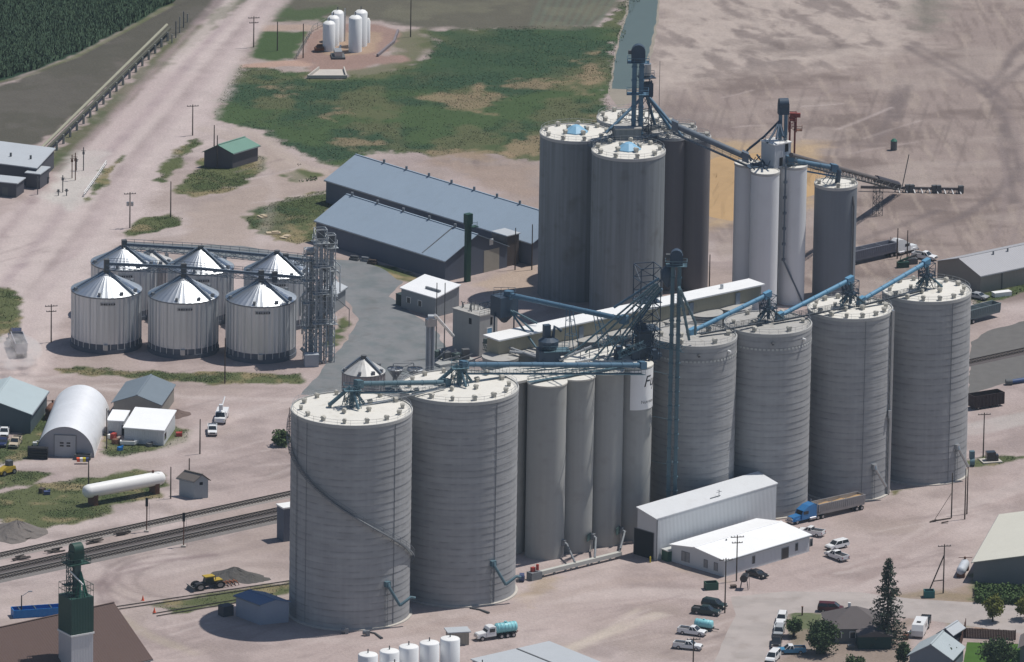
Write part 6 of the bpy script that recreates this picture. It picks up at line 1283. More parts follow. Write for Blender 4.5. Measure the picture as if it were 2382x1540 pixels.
def heap(label, x, y, rx, ry, h_, m, n=26, name='gravel_heap', rz=.0):
    p = G(x, y); mb = MB(); rings = 7; vs = [p + UP * h_ * .98]; fs = []
    for i in range(1, rings + 1):
        f_ = i / rings
        for j in range(n):
            a = 2 * math.pi * j / n; q = 1 + .16 * math.sin(3 * a + 1) + random.uniform(-.08, .08); xx, yy = rx * f_ * q * math.cos(a), ry * f_ * q * math.sin(a)
            vs.append(p + V((xx * math.cos(rz) - yy * math.sin(rz), xx * math.sin(rz) + yy * math.cos(rz), max(-.05 if f_ == 1 else 0, h_ * (1 - f_) ** 1.15 + random.uniform(-.07, .07) * h_ * (1 - f_)))))
    for j in range(n): fs.append((0, 1 + j, 1 + (j + 1) % n))
    for i in range(rings - 1):
        for j in range(n): j2 = (j + 1) % n; fs.append((1 + i * n + j, 1 + (i + 1) * n + j, 1 + (i + 1) * n + j2, 1 + i * n + j2))
    mb.add(vs, fs, False); return single(name, mb, m, label, 'heap', p)
DK = mat('dark_gravel', alb(96, 94, 92), .95, var=.2, scale=1.2, bump=.06, bscale=3, spec=.05); DIRT = mat('brown_spoil', alb(122, 116, 112), .95, var=.2, scale=.8, bump=.08, bscale=3, spec=.05)
heap('dark gravel heap behind the yellow tractor', 545, 1342, 5, 4, 2.2, DK); heap('long tail of the dark gravel heap', 585, 1348, 3.4, 2.6, 1.1, DK); heap('brown spoil heap with pale boulders at the left edge', 40, 1240, 5.6, 6.5, 2.8, DIRT); heap('low brown soil heap right of the grey gabled garage', 412, 964, 2.6, 3.2, 1.2, mat('red_soil', alb(112, 96, 90), .95, var=.15))
heap('wide yellow grain pile on the ground behind the white silos', 1760, 430, 13.5, 27, 2.2, GRAIN, 40, 'grain_pile', -.12)
heap('small yellow grain pile between the white silos and the short grey silo', 1892, 418, 4, 9, 1.5, GRAIN, 24, 'grain_pile')
for k in range(9):
    p = G(random.uniform(8, 60), random.uniform(1228, 1252)); mb = MB(); mb.lathe(p, [(.5, 0), (.7, .35), (.4, .8), (.05, .9)], 6, smooth=False); single('boulder', mb, mat('pale_rock', alb(170, 166, 160), .9, var=.15), 'pale boulder at the foot of the brown spoil heap', 'boulder', p, 'pale boulders at the spoil heap')
# ------------------------------------------------------------------ vehicles (local frame: +x is the front)
def paint(name, c, coat=.4): return mat(name, c, .35, var=.04, scale=.5, coat=coat)
PW_ = paint('car_white', (.72, .73, .74)); PDG = paint('car_dark_green', (.012, .03, .032)); PMR = paint('car_maroon', (.075, .014, .022)); PBK = paint('car_black', (.015, .016, .02)); PSV = paint('car_silver', (.34, .36, .38)); PBL = paint('truck_blue', (.03, .16, .38)); PBG = paint('car_beige', (.48, .40, .30)); PNV = paint('car_navy', (.02, .03, .09)); PLB = paint('pickup_bright_blue', (.05, .22, .38))
TYRE = mat('tyre', (.014, .014, .016), .85); HUB = mat('hubcap', (.4, .4, .42), .4, metal=.7); LAMP = mat('lamp_lens', (.75, .72, .62), .25); RLAMP = mat('tail_lamp', (.28, .02, .02), .3); TRIMB = mat('black_trim', (.02, .02, .022), .6); BEDM = mat('bed_liner', (.045, .045, .05), .8)
def at_px(front, rear): f_, r_ = G(*front), G(*rear); d = f_ - r_; return (f_ + r_) / 2, math.atan2(d.y, d.x)
def wheels(t, xs_, hw, r=.38, w_=.26, dual=()):
    for x in xs_:
        for s_ in (-1, 1):
            ww = w_ * (2 if x in dual else 1); y0 = s_ * hw; y1 = s_ * (hw - ww)
            mb = MB(); mb.tube([(x, y0, r), (x, y1, r)], r, 14); wh = mb.build('wheel', TYRE, t, local=True); mb = MB(); mb.tube([(x, y0 + s_ * .015, r), (x, y0 - s_ * .06, r)], r * .58, 10); mb.build('rim', HUB, wh, local=True)
def side(mb, prof, hw, hw2=None):
    """closed body from a side outline (x, z); hw2 narrows the top third"""
    zs = [q[1] for q in prof]; zt = max(zs); zb = min(zs); hw2 = hw2 or hw
    def w_(z): return hw + (hw2 - hw) * max(0, (z - zb) / (zt - zb) - .35) / .65
    L_ = [(x, w_(z), z) for x, z in prof]; R_ = [(x, -w_(z), z) for x, z in prof]; k = len(prof); n = len(mb.v)
    ar = sum(prof[i][0] * prof[(i + 1) % k][1] - prof[(i + 1) % k][0] * prof[i][1] for i in range(k))
    f1 = tuple(range(k)); f2 = tuple(range(2 * k - 1, k - 1, -1))
    fs = [f1 if ar < 0 else f1[::-1], f2 if ar < 0 else f2[::-1]]
    for i in range(k): j = (i + 1) % k; f_ = (i, j, k + j, k + i); fs.append(f_ if ar > 0 else f_[::-1])
    mb.add(L_ + R_, fs); return mb
def lamps(t, xf, xr, hw, z, zr=None):
    for s_ in (-1, 1):
        mb = MB(); mb.par((xf - .04, s_ * hw * .78 - .17, z), (.08, 0, 0), (0, .34, 0), (0, 0, .2)); mb.build('headlight', LAMP, t, local=True)
        mb = MB(); mb.par((xr - .04, s_ * hw * .86 - .1, zr or z), (.08, 0, 0), (0, .2, 0), (0, 0, .32)); mb.build('tail_light', RLAMP, t, local=True)
def glasshouse(t, prof, hw, hwt, m_body, inset=.02):
    """cab: glass band under a painted roof; prof = bottom rear x, bottom front x, top rear x, top front x, z0, z1"""
    xr0, xf0, xr1, xf1, z0, z1 = prof; zm = z1 - .10
    mb = MB(); side(mb, [(xr0, z0), (xf0, z0), (xf1, zm), (xr1, zm)], hw, hwt); g_ = mb.build('window', GLASS, t, local=True)
    mb = MB(); side(mb, [(xr1 - .05, zm), (xf1 + .05, zm), (xf1 - .12, z1), (xr1 + .1, z1)], hwt + .03, hwt - .1); mb.build('roof', m_body, t, local=True)
    mb = MB()
    for s_ in (-1, 1):
        for x0, x1 in ((xr0, xr1), (xf0, xf1), ((xr0 + xf0) / 2, (xr1 + xf1) / 2)): mb.beam((x0, s_ * (hw + .005), z0), (x1, s_ * (hwt + .01), zm), .09)
    mb.build('pillar', m_body, t, local=True)
def pickup(label, front, rear, m, roofm=None, crew=False, group='parked pickups', cap=None):
    p, a = at_px(front, rear); t = thing('pickup', label, 'pickup', p, group, a); hw = .98
    mb = MB(); side(mb, [(-2.85, .48), (-2.85, 1.05), (-.35 if not crew else -1.0, 1.08), (1.15, 1.10), (2.45, 1.02), (2.78, .85), (2.8, .45), (2.3, .38), (-2.4, .38)], hw, hw - .05); mb.build('body', m, t, local=True)
    xr = -.45 if not crew else -1.1
    glasshouse(t, (xr, 1.35, xr + .12, .55, 1.06, 1.84), hw - .06, hw - .24, roofm or m)
    mb = MB(); xe = xr - .06
    for s_ in (-1, 1): mb.par((-2.85, s_ * (hw - .05) - .06, 1.0), (xe + 2.85, 0, 0), (0, .12, 0), (0, 0, .34))
    mb.par((-2.87, -hw + .05, 1.0), (.1, 0, 0), (0, 2 * hw - .1, 0), (0, 0, .34)); bd = mb.build('cargo_bed', m, t, local=True)
    mb = MB(); mb.par((-2.76, -hw + .16, 1.09), (xe + 2.76, 0, 0), (0, 2 * hw - .32, 0), (0, 0, .03)); mb.build('bed_floor', BEDM, bd, local=True)
    mb = MB(); mb.par((2.72, -hw, .5), (.16, 0, 0), (0, 2 * hw, 0), (0, 0, .22)); mb.build('bumper', HUB, t, local=True); mb = MB(); mb.par((-2.98, -hw, .5), (.14, 0, 0), (0, 2 * hw, 0), (0, 0, .2)); mb.build('bumper', HUB, t, local=True)
    mb = MB(); mb.par((2.76, -.55, .72), (.06, 0, 0), (0, 1.1, 0), (0, 0, .26)); mb.build('grille', TRIMB, t, local=True)
    wheels(t, (-1.75, 1.85), hw + .02); lamps(t, 2.78, -2.87, hw, .78); return t
def wagon(label, front, rear, m, kind='suv', group=None):
    p, a = at_px(front, rear); nm = {'suv': 'car', 'van': 'van', 'sedan': 'car'}[kind]; t = thing(nm, label, 'van' if kind == 'van' else 'car', p, group, a); hw = .95
    if kind == 'suv': bp, gp = [(-2.5, .42), (-2.55, 1.1), (1.0, 1.1), (2.3, 1.02), (2.5, .8), (2.5, .4)], (-2.45, 1.3, -2.25, .5, 1.08, 1.84)
    elif kind == 'van': bp, gp = [(-2.6, .42), (-2.65, 1.3), (1.2, 1.25), (2.3, 1.08), (2.6, .8), (2.6, .4)], (-2.55, 1.65, -2.4, .75, 1.24, 2.02)
    else: bp, gp = [(-2.3, .4), (-2.38, .92), (1.0, .95), (2.2, .85), (2.35, .6), (2.35, .36)], (-1.7, 1.2, -1.05, .35, .92, 1.42)
    mb = MB(); side(mb, bp, hw, hw - .04); mb.build('body', m, t, local=True); glasshouse(t, gp, hw - .05, hw - .22, m)
    wheels(t, (-1.5, 1.5), hw + .02, .35); lamps(t, bp[4][0] - .02, bp[1][0] + .02, hw, .66); mb = MB(); mb.par((bp[4][0] - .05, -hw, .42), (.12, 0, 0), (0, 2 * hw, 0), (0, 0, .2)); mb.build('bumper', TRIMB, t, local=True); return t
pickup('white pickup parked nearest the bottom edge, right of the gravel yard', (1621, 1511), (1580, 1507), PW_); pickup('white pickup parked in front of the cyan tank trailer', (1631, 1478.5), (1590, 1473), PW_, crew=False); pickup('dark green pickup parked by the kerb pole', (1664, 1431), (1622, 1426), PDG, crew=True)
wagon('dark green car half hidden behind the dark green pickup', (1678, 1416), (1645, 1410), PDG, 'suv'); wagon('maroon van parked on the street', (1952, 1424), (1914, 1422), PMR, 'van'); wagon('white sport utility car nose to the office end', (1928, 1280), (1966, 1271), PW_, 'suv'); pickup('white pickup parked next to the white sport utility car', (1926, 1292), (1966, 1307), PW_)
pickup('white pickup half hidden behind the office roof', (1868, 1241), (1904, 1247), PW_); wagon('black sedan parked beside the office', (1778, 1346), (1744, 1336), PBK, 'sedan')
for lb, x, y, m, k in (('white sport utility car at the top of the roadside column', 1817, 1446, PW_, 'suv'), ('white car second from the top of the roadside column', 1812, 1461, PW_, 'sedan'), ('silver car third from the top of the roadside column', 1811, 1476, PSV, 'suv')): wagon(lb, (x - 1, y + 7), (x + 3, y - 6), m, k, 'cars in the roadside column')
pickup('black pickup at the bottom of the roadside column', (1805, 1509), (1808, 1492), PBK, group='parked pickups'); pickup('bright blue pickup with a white cab roof by the dark tree', (1818, 1520), (1862, 1519), PLB, PW_)
wagon('white van cut by the bottom edge near the bright blue pickup', (1790, 1545), (1806, 1528), PW_, 'van'); pickup('black pickup standing in the driveway beside the camper', (2149, 1464), (2155, 1444), PBK, crew=True)
pickup('white pickup in the far yard near the grey semi-trailer', (2166, 605), (2136, 600), PW_, group='far yard vehicles'); wagon('pale silver car behind the far right silo', (2288, 697), (2262, 692), PSV, 'sedan', 'far yard vehicles'); pickup('white pickup in the dirt yard in front of the bucket truck', (494, 1018), (494, 997), PW_)
pickup('white pickup at the left edge by the workshop', (8, 1022), (12, 1003), PW_); wagon('dark blue car at the left edge below the white pickup', (4, 1042), (8, 1028), PNV, 'sedan'); pickup('beige old pickup in the grass left of the quonset hut', (29, 1046), (42, 1026), PBG)
# bucket truck
p, a = at_px((510, 990), (520, 965)); t = thing('bucket_truck', 'white utility bucket truck seen from the front in the dirt yard', 'truck', p, None, a)
mb = MB(); side(mb, [(-3.6, .6), (-3.6, 1.9), (.8, 1.9), (.8, .6)], 1.2); mb.build('service_body', PW_, t, local=True); mb = MB(); side(mb, [(.9, .5), (.9, 1.5), (3.5, 1.4), (3.7, .6)], 1.1); mb.build('body', PW_, t, local=True); glasshouse(t, (.95, 2.5, 1.05, 1.9, 1.45, 2.4), 1.05, .9, PW_); wheels(t, (-2.2, 2.7), 1.2, .5, .3)
mb = MB(); mb.tube([(-1.5, 0, 1.9), (-1.5, 0, 2.8), (1.6, .1, 3.3)], .22, 8); mb.box((1.8, .1, 2.9), .9, .8, 1.1); mb.tube([(-1.5, 0, 2.8), (-3.3, .3, 4.2)], .16, 8); mb.build('boom', PW_, t, local=True); lamps(t, 3.62, -3.6, 1.15, .9)
# semis
def semi(label, front, rear, cabm, trm, grain=True, cab=True, L_=16.5, hood=True, group=None, trl=12.6):
    p, a = at_px(front, rear); t = thing('semi_truck', label, 'truck', p, group, a); x0 = L_ / 2
    if cab:
        mb = MB(); side(mb, [(x0 - 3.9, .75), (x0 - 3.9, 1.75), (x0 - 2.2, 1.72), (x0 - .15, 1.5), (x0, 1.2), (x0, .6), (x0 - 3.9, .6)], .95, .8); mb.build('hood', cabm, t, local=True)
        mb = MB(); side(mb, [(x0 - 6.2, .8), (x0 - 6.2, 3.2), (x0 - 5.6, 3.7), (x0 - 4.2, 3.4), (x0 - 2.7, 2.55), (x0 - 2.3, 1.72), (x0 - 2.3, .8)], 1.2, 1.05); cb = mb.build('cab', cabm, t, local=True)
        mb = MB(); mb.add([(x0 - 2.29, -.95, 1.78), (x0 - 2.29, .95, 1.78), (x0 - 2.66, .92, 2.5), (x0 - 2.66, -.92, 2.5)], [(0, 1, 2, 3)])
        for s_ in (-1, 1): mb.par((x0 - 4.0, s_ * 1.17 - .03, 1.8), (1.3, 0, 0), (0, .06, 0), (0, 0, .65))
        mb.build('window', GLASS, cb, local=True)
        mb = MB(); mb.par((x0 - .03, -.6, .75), (.1, 0, 0), (0, 1.2, 0), (0, 0, .7)); mb.build('grille', HUB, t, local=True); mb = MB(); mb.par((x0 + .05, -1.15, .4), (.22, 0, 0), (0, 2.3, 0), (0, 0, .35)); mb.build('bumper', HUB, t, local=True)
        mb = MB()
        for s_ in (-1, 1): mb.tube([(x0 - 6.4, s_ * 1.0, .8), (x0 - 6.4, s_ * 1.0, 4.0)], .09, 8); mb.tube([(x0 - 5.9, s_ * 1.15, .7), (x0 - 4.3, s_ * 1.15, .7)], .32, 10)
        mb.build('exhaust_stack', HUB, t, local=True)
        for s_ in (-1, 1): mb = MB(); side(mb, [(x0 - 1.9, .75), (x0 - 1.6, 1.15), (x0 - .7, 1.15), (x0 - .35, .7)], .18); mb.v = [(v[0], v[1] + s_ * 1.08, v[2]) for v in mb.v]; mb.build('fender', cabm, t, local=True)
        mb = MB(); mb.par((x0 - 8.4, -.5, .6), (6, 0, 0), (0, 1, 0), (0, 0, .25)); mb.build('chassis', TRIMB, t, local=True)
        wheels(t, (x0 - 1.1,), 1.18, .5, .3); wheels(t, (x0 - 6.6, x0 - 7.9), 1.2, .5, .55)
        lamps(t, x0 + .02, x0 - 8.4, 1.0, 1.0)
    xf = x0 - 6.7 if cab else x0; xb = xf - trl; zb, zt_ = 1.35, 3.25
    mb = MB()
    for s_ in (-1, 1): mb.prism([(xf, s_ * 1.27, zt_), (xb, s_ * 1.27, zt_), (xb, s_ * 1.2, zb + .2), (xb + 2.4, s_ * 1.05, zb - .35), (xf - 2.6, s_ * 1.05, zb - .35), (xf, s_ * 1.2, zb + .25)], (0, -s_ * .07, 0))
    mb.prism([(xf, 1.2, zt_), (xf, -1.2, zt_), (xf, -1.1, zb), (xf, 1.1, zb)], (-.08, 0, 0)); mb.prism([(xb, 1.2, zt_), (xb, -1.2, zt_), (xb, -1.1, zb), (xb, 1.1, zb)], (.08, 0, 0))
    mb.par((xb, -1.05, zb - .3), (trl, 0, 0), (0, 2.1, 0), (0, 0, .3))
    for k in range(int(trl / .55)):
        for s_ in (-1, 1): mb.beam((xb + .3 + k * .55, s_ * 1.24, zb + .2), (xb + .3 + k * .55, s_ * 1.31, zt_), .08)
    for s_ in (-1, 1): mb.beam((xb, s_ * 1.28, zt_), (xf, s_ * 1.28, zt_), .16)
    tb = mb.build('trailer', trm, t, local=True)
    mb = MB(); n = 14; vs = []
    for i in range(n + 1):
        for j in range(7): vs.append((xb + .12 + (trl - .24) * i / n, -1.15 + 2.3 * j / 6, zt_ - .75 + .62 * math.sin(math.pi * j / 6) * (.7 + .3 * math.sin(i * 1.3)) + (0 if grain else -1.0)))
    mb.add(vs, [(i * 7 + j, (i + 1) * 7 + j, (i + 1) * 7 + j + 1, i * 7 + j + 1) for i in range(n) for j in range(6)], True); mb.build('grain_load' if grain else 'trailer_floor', GRAIN if grain else STEEL, tb, local=True)
    wheels(t, (xb + .8, xb + 2.1), 1.22, .5, .55); mb = MB()
    for k in (.3, .6): mb.beam((xf - trl * k, -1.25, zt_), (xf - trl * k, 1.25, zt_), .1)
    mb.build('roof_bow', HUB, tb, local=True); return t
ALU = mat('trailer_aluminium', (.36, .36, .37), .5, metal=.5, var=.12, scale=.5)
semi('bright blue semi truck with a grey trailer full of yellow grain', (1825, 1222), (2008, 1181), PBL, ALU, True, L_=18.3, trl=12.4); semi('white semi truck with a long grey trailer in the far yard', (2136, 581), (1972, 617), PW_, mat('trailer_grey', alb(130, 132, 144), .6, var=.12), False, L_=19, trl=14.5)
semi('grey hopper trailer without a truck behind the far right silo', (2318, 735), (2236, 756), PW_, mat('trailer_blue_grey', alb(120, 134, 138), .6, var=.12), False, False, L_=11, trl=10.5); semi('open hopper trailer raising dust at the left edge', (30, 783), (52, 838), PNV, mat('trailer_pale', alb(170, 170, 176), .6, var=.12), False, True, L_=17, trl=9.5)
p, a = at_px((1106, 1490), (1196, 1478)); t = thing('tank_truck', 'white truck carrying a ribbed cyan tank near the bottom edge', 'truck', p, None, a)
mb = MB(); side(mb, [(1.2, .7), (1.2, 1.7), (3.9, 1.45), (4.2, 1.1), (4.2, .6)], .95, .85); mb.build('hood', PW_, t, local=True); mb = MB(); side(mb, [(.2, .8), (.2, 2.6), (.9, 2.75), (1.7, 2.6), (2.2, 1.65), (2.2, .8)], 1.15, 1.0); cb = mb.build('cab', PW_, t, local=True)
mb = MB(); mb.add([(2.21, -.9, 1.7), (2.21, .9, 1.7), (1.75, .85, 2.45), (1.75, -.85, 2.45)], [(0, 1, 2, 3)])
for s_ in (-1, 1): mb.par((.5, s_ * 1.1 - .03, 1.65), (1.15, 0, 0), (0, .06, 0), (0, 0, .7))
mb.build('window', GLASS, cb, local=True); mb = MB(); mb.par((-4.6, -.5, .65), (6, 0, 0), (0, 1, 0), (0, 0, .3)); mb.build('chassis', TRIMB, t, local=True); wheels(t, (3.2,), 1.15, .5, .3); wheels(t, (-1.0, -2.3, -3.6), 1.18, .5, .5); lamps(t, 4.2, -4.6, .95, .95)
CY = mat('cyan_tank_plastic', (.24, .55, .60), .4, var=.06); mb = MB(); mb.tube([(-4.7, 0, 1.95), (-4.5, 0, 1.95), (-.3, 0, 1.95), (-.1, 0, 1.95)], [.6, 1.0, 1.0, .6], 18)
for k in range(6): mb.tube([(-4.2 + k * .72, 0, 1.95), (-4.05 + k * .72, 0, 1.95)], 1.06, 18)
mb.cyl((-2.3, 0, 2.9), .3, .3, 10); mb.build('tank', CY, t, local=True); mb = MB(); mb.par((4.15, -.6, .75), (.1, 0, 0), (0, 1.2, 0), (0, 0, .6)); mb.build('grille', HUB, t, local=True)
p, a = at_px((1652, 1467), (1622, 1463)); t = thing('tank_trailer', 'ribbed cyan tank on a small trailer behind a white pickup', 'trailer', p, None, a); mb = MB(); mb.tube([(-1.9, 0, 1.3), (-1.75, 0, 1.3), (1.75, 0, 1.3), (1.9, 0, 1.3)], [.5, .85, .85, .5], 16)
for k in range(6): mb.tube([(-1.5 + k * .55, 0, 1.3), (-1.35 + k * .55, 0, 1.3)], .9, 16)
mb.cyl((0, 0, 2.1), .2, .2, 8); mb.build('tank', CY, t, local=True); wheels(t, (-.4, .5), 1.0, .36); mb = MB(); mb.par((-2, -.8, .5), (4, 0, 0), (0, 1.6, 0), (0, 0, .15)); mb.beam((2, 0, .5), (3.2, 0, .5), .15); mb.build('chassis', TRIMB, t, local=True)
# yellow tractor with blade and ripper
p, a = at_px((455, 1372), (512, 1364)); t = thing('tractor', 'yellow-cabbed black wheel loader with a front blade and rusty rear ripper', 'tractor', p, None, a); YEL = mat('machine_yellow', (.40, .28, .03), .5, var=.08)
mb = MB(); side(mb, [(-2.6, .9), (-2.6, 1.9), (-.4, 1.8), (2.4, 1.6), (2.6, .8)], .7, .6); mb.build('body', mat('machine_black', (.025, .025, .032), .6), t, local=True); mb = MB(); side(mb, [(-2.7, 1.85), (-2.5, 2.15), (-.9, 2.1), (-.9, 1.85)], 1.0); mb.build('fender', YEL, t, local=True)
mb = MB(); side(mb, [(-.9, 1.7), (-.85, 3.0), (.5, 3.0), (.75, 1.7)], .75, .7); cb = mb.build('cab', mat('cab_glass_dark', (.03, .035, .03), .2), t, local=True); mb = MB(); mb.box((-.15, 0, 3.0), 1.9, 1.7, .28); mb.build('roof', YEL, cb, local=True); mb = MB(); mb.tube([(-1.3, .4, 2.1), (-1.3, .4, 3.3)], .08, 8); mb.build('exhaust_pipe', STEEL, t, local=True)
t.scale = (1.15, .95, .8); wheels(t, (-1.9, 1.9), 1.35, .95, .6); mb = MB(); mb.prism([(3.4, -1.7, .1), (3.1, -1.7, .7), (3.4, -1.7, 1.3), (3.55, -1.7, 1.3), (3.25, -1.7, .7), (3.55, -1.7, .1)], (0, 3.4, 0)); mb.beam((2.2, -.6, .9), (3.2, -.6, .7), .25); mb.beam((2.2, .6, .9), (3.2, .6, .7), .25); mb.build('blade', STEEL, t, local=True)
mb = MB(); mb.beam((-2.6, 0, 1.0), (-5.6, 0, .9), .3)
for k in range(4): mb.beam((-3.2 - k * .7, -1.2, .9), (-3.2 - k * .7, 1.2, .9), .18)
for k in range(8): mb.beam((-3.2 - (k // 2) * .7, -1.1 + 2.2 * (k % 2), .9), (-3.5 - (k // 2) * .7, -1.1 + 2.2 * (k % 2), .15), .14)
mb.build('ripper', mat('ripper_orange', (.20, .075, .035), .7), t, local=True)
# boxes, containers
def tub(name, label, cat, x, y, L_, w_, h_, rz, m, z=0.0, legs=None, ribs=0, wall_=.14, floor=STEEL):
    p = G(x, y); t = thing(name, label, cat, p, None, rz); mb = MB()
    for s_ in (-1, 1): mb.par((-L_ / 2, s_ * (w_ / 2 - wall_ / 2) - wall_ / 2, z), (L_, 0, 0), (0, wall_, 0), (0, 0, h_))
    for s_ in (-1, 1): mb.par((s_ * (L_ / 2 - wall_ / 2) - wall_ / 2, -w_ / 2 + wall_, z), (wall_, 0, 0), (0, w_ - 2 * wall_, 0), (0, 0, h_))
    for k in range(ribs):
        for s_ in (-1, 1): mb.par((-L_ / 2 + .3 + k * (L_ - .7) / max(1, ribs - 1), s_ * w_ / 2 - .05, z), (.12, 0, 0), (0, .1, 0), (0, 0, h_))
    mb.build('shell', m, t, local=True); mb = MB(); mb.par((-L_ / 2 + .1, -w_ / 2 + .1, z + .1), (L_ - .2, 0, 0), (0, w_ - .2, 0), (0, 0, .15)); mb.build('floor', floor, t, local=True); return t
t = tub('gondola_car', 'dark brown open gondola rail car behind the right-hand silos', 'rail car', 2293, 946, 7.6, 2.9, 2.6, UA - .12, mat('gondola_brown', (.035, .022, .022), .8, var=.2), .5, ribs=9); wheels(t, (-2.6, 2.6), 1.1, .45, .2)
t = tub('blue_container', 'long bright blue open container by the brown-roofed mill', 'container', 100, 1430, 12.5, 2.7, 1.7, .27, mat('container_blue', (.012, .15, .42), .5, var=.1), ribs=10, floor=mat('container_blue'))
mb = MB()
for k in range(4): mb.par((-5 + k * 3.2, -1.3, 1.45), (.25, 0, 0), (0, 2.6, 0), (0, 0, .25))
mb.build('cross_bar', NAVY, t, local=True)
t = tub('dumpster', 'small dark green dumpster in front of the low white office', 'dumpster', 1654, 1370, 2.6, 1.9, 1.5, .25, mat('dumpster_green', (.03, .085, .06), .7, var=.15)); t = tub('dumpster', 'teal dumpster beside the braced pole', 'dumpster', 2161, 1389, 2.1, 1.7, 1.5, .1, mat('dumpster_teal', (.03, .13, .13), .7, var=.15))
p = TG(2, 3, 1440, 605); mb = MB(); mb.box(p, 2.3, 2.0, 2.2, UA); t = single('transformer_box', mb, mat('dumpster_green'), 'green utility box in the corner of the tall white shed', 'utility box', p); mb = MB(); mb.box(p + UP * 2.2, 2.5, 2.2, .2, UA); mb.build('lid', mat('pale_plate'), t)
p = G(1731, 1370); t = thing('fuel_tank', 'dark fuel tank on a leggy stand in front of the black sedan', 'tank', p); mb = MB(); mb.tube([p + V((-.2, -1, 2.4)), p + V((.2, 1.0, 2.4))], .75, 14); mb.build('tank', PBK, t); mb = MB()
for a_, b_ in ((-.6, -.8), (.6, -.8), (.6, .8), (-.6, .8)): mb.beam(p + V((a_ * 1.3, b_, 0)), p + V((a_ * .8, b_, 2)), .12)
mb.beam(p + V((1.0, 0, 0)), p + V((1.0, 0, 3.2)), .08); mb.build('stand', STEEL, t)
p = TG(2, 3, 2030, 860); single('manhole_box', MB().box(p, 1.1, .9, .5, .3).box(p + UP * .5, 1.2, 1.0, .08, .3), mat('brown_box', (.08, .06, .05), .8), 'low brown box left of the dark fuel tank', 'box', p)
p = G(2304, 1073); t = thing('transformer_box', 'black transformer cabinet on a white pad by the tall pole at right', 'utility box', p); mb = MB(); mb.box(p, 4.2, 3.2, .25, .3); mb.build('pad', conc, t); mb = MB(); mb.box(p + UP * .25, 1.9, 1.5, 1.9, .2); mb.box(p + V((1.2, 0, .25)), .7, 1.2, 1.3, .2); mb.build('cabinet', PBK, t)
a, b = G(2346, 889, .6), G(2420, 878, .6); t = thing('blue_pipe', 'blue pipe with a grey flange at the right edge', 'pipe', a); mb = MB(); mb.tube([a, b], .5, 10); mb.build('pipe', mat('pipe_blue', (.03, .06, .15), .5), t); mb = MB(); mb.tube([a - V((.6, 0, 0)), a + V((.8, .2, 0))], .7, 10); mb.build('flange', STEEL, t)
p = TG(2, 3, 1267, 628); single('bollard', MB().cyl(p, .16, 1.2, 8).cyl(p + UP * 1.2, .1, .15, 8, .02), mat('bollard_yellow', (.55, .45, .03), .5), 'yellow bollard at the door of the tall white shed', 'bollard', p)
for k, (x, y) in enumerate(((1310, 975), (1415, 1085))):
    p = TG(0, 3, x, y); single('traffic_cone', MB().box(p, .6, .6, .06).cyl(p + UP * .06, .26, .95, 10, .05), mat('cone_orange', (.75, .12, .05), .6), ('far' if k == 0 else 'near') + ' orange cone at the dirt crossing of the siding', 'cone', p)
p = TG(0, 2, 345, 1200); mb = MB()
for k in range(4): mb.tube([p + V((-2.1, .3, .35 + k * .62)), p + V((2.1, -.3, .35 + k * .62))], .32, 10); mb.tube([p + V((-2.1, 1.0, .35 + k * .62)), p + V((2.1, .4, .35 + k * .62))], .32, 10)
single('pipe_stack', mb, BLACK, 'stack of black pipes in front of the quonset hut', 'pipes', p)
t = tub('flat_trailer', 'low flat trailer with coloured crates in front of the quonset hut', 'trailer', 193, 1068, 3.4, 1.6, .9, -.1, STEEL, .2)
for k in range(4): p = G(182 + k * 7, 1068, 1.0); single('crate', MB().box(p - UP * .5, .6, .8, .7, .1).box(p + UP * .2, .66, .86, .06, .1), (mat('cone_orange'), WHITE, mat('bollard_yellow'), mat('fan_blue'))[k], ('orange', 'white', 'yellow', 'blue')[k] + ' crate on the flat trailer', 'crate', p - UP * .5)
p = TG(0, 2, 1180, 1070); t = thing('boat', 'small pale boat lying in front of the flat-roofed white building', 'boat', p); mb = MB(); mb.prism([p + V(o) for o in ((-1.8, -.6, .2), (1.2, -.7, .2), (2.0, 0, .4), (1.2, .7, .2), (-1.8, .6, .2))], (0, 0, .7)); mb.build('hull', WHITE, t); mb = MB(); mb.par(p + V((-1.5, -.45, .91)), (2.6, 0, 0), (0, .9, 0), (0, 0, .03)); mb.build('cockpit', STEEL, t)
JM = [mat('fan_blue'), mat('motor_red'), WHITE, RUST, STEEL, mat('container_blue'), mat('pale_plate'), WOOD]
for k, (c_, r_, x, y) in enumerate(((0, 2, 1020, 980), (0, 2, 1040, 1015), (0, 2, 1005, 1010), (0, 2, 1060, 1060), (0, 2, 1370, 1085), (0, 2, 1100, 1120), (0, 2, 320, 1075), (0, 2, 385, 1510), (0, 2, 430, 1525), (0, 2, 1640, 990), (3, 3, 1310, 1300), (3, 3, 1260, 1330), (3, 3, 760, 1415), (3, 3, 1690, 1400))):
    p = TG(c_, r_, x, y); mb = MB(); mb.box(p, random.uniform(.7, 1.5), random.uniform(.7, 1.4), random.uniform(.5, 1.2), random.random() * 3); mb.tube([p + V((-.5, .2, .3)), p + V((.7, .3, .9))], .2, 7)
    single('yard_junk', mb, JM[k % 8], ('blue', 'red', 'white', 'rusty', 'grey', 'bright blue', 'pale', 'brown')[k % 8] + ' odd piece of junk ' + ('left of the flat-roofed white building' if k < 6 and k != 4 else 'in front of the flat-roofed white building' if k == 4 else 'beside the quonset hut' if k == 6 else 'in the grass above the spoil heap' if k < 9 else 'on the weeds right of the flat-roofed white building' if k == 9 else 'in the driveway by the camper' if k < 12 else 'beside the green porch' if k == 12 else 'behind the small garden shed'), 'junk', p)
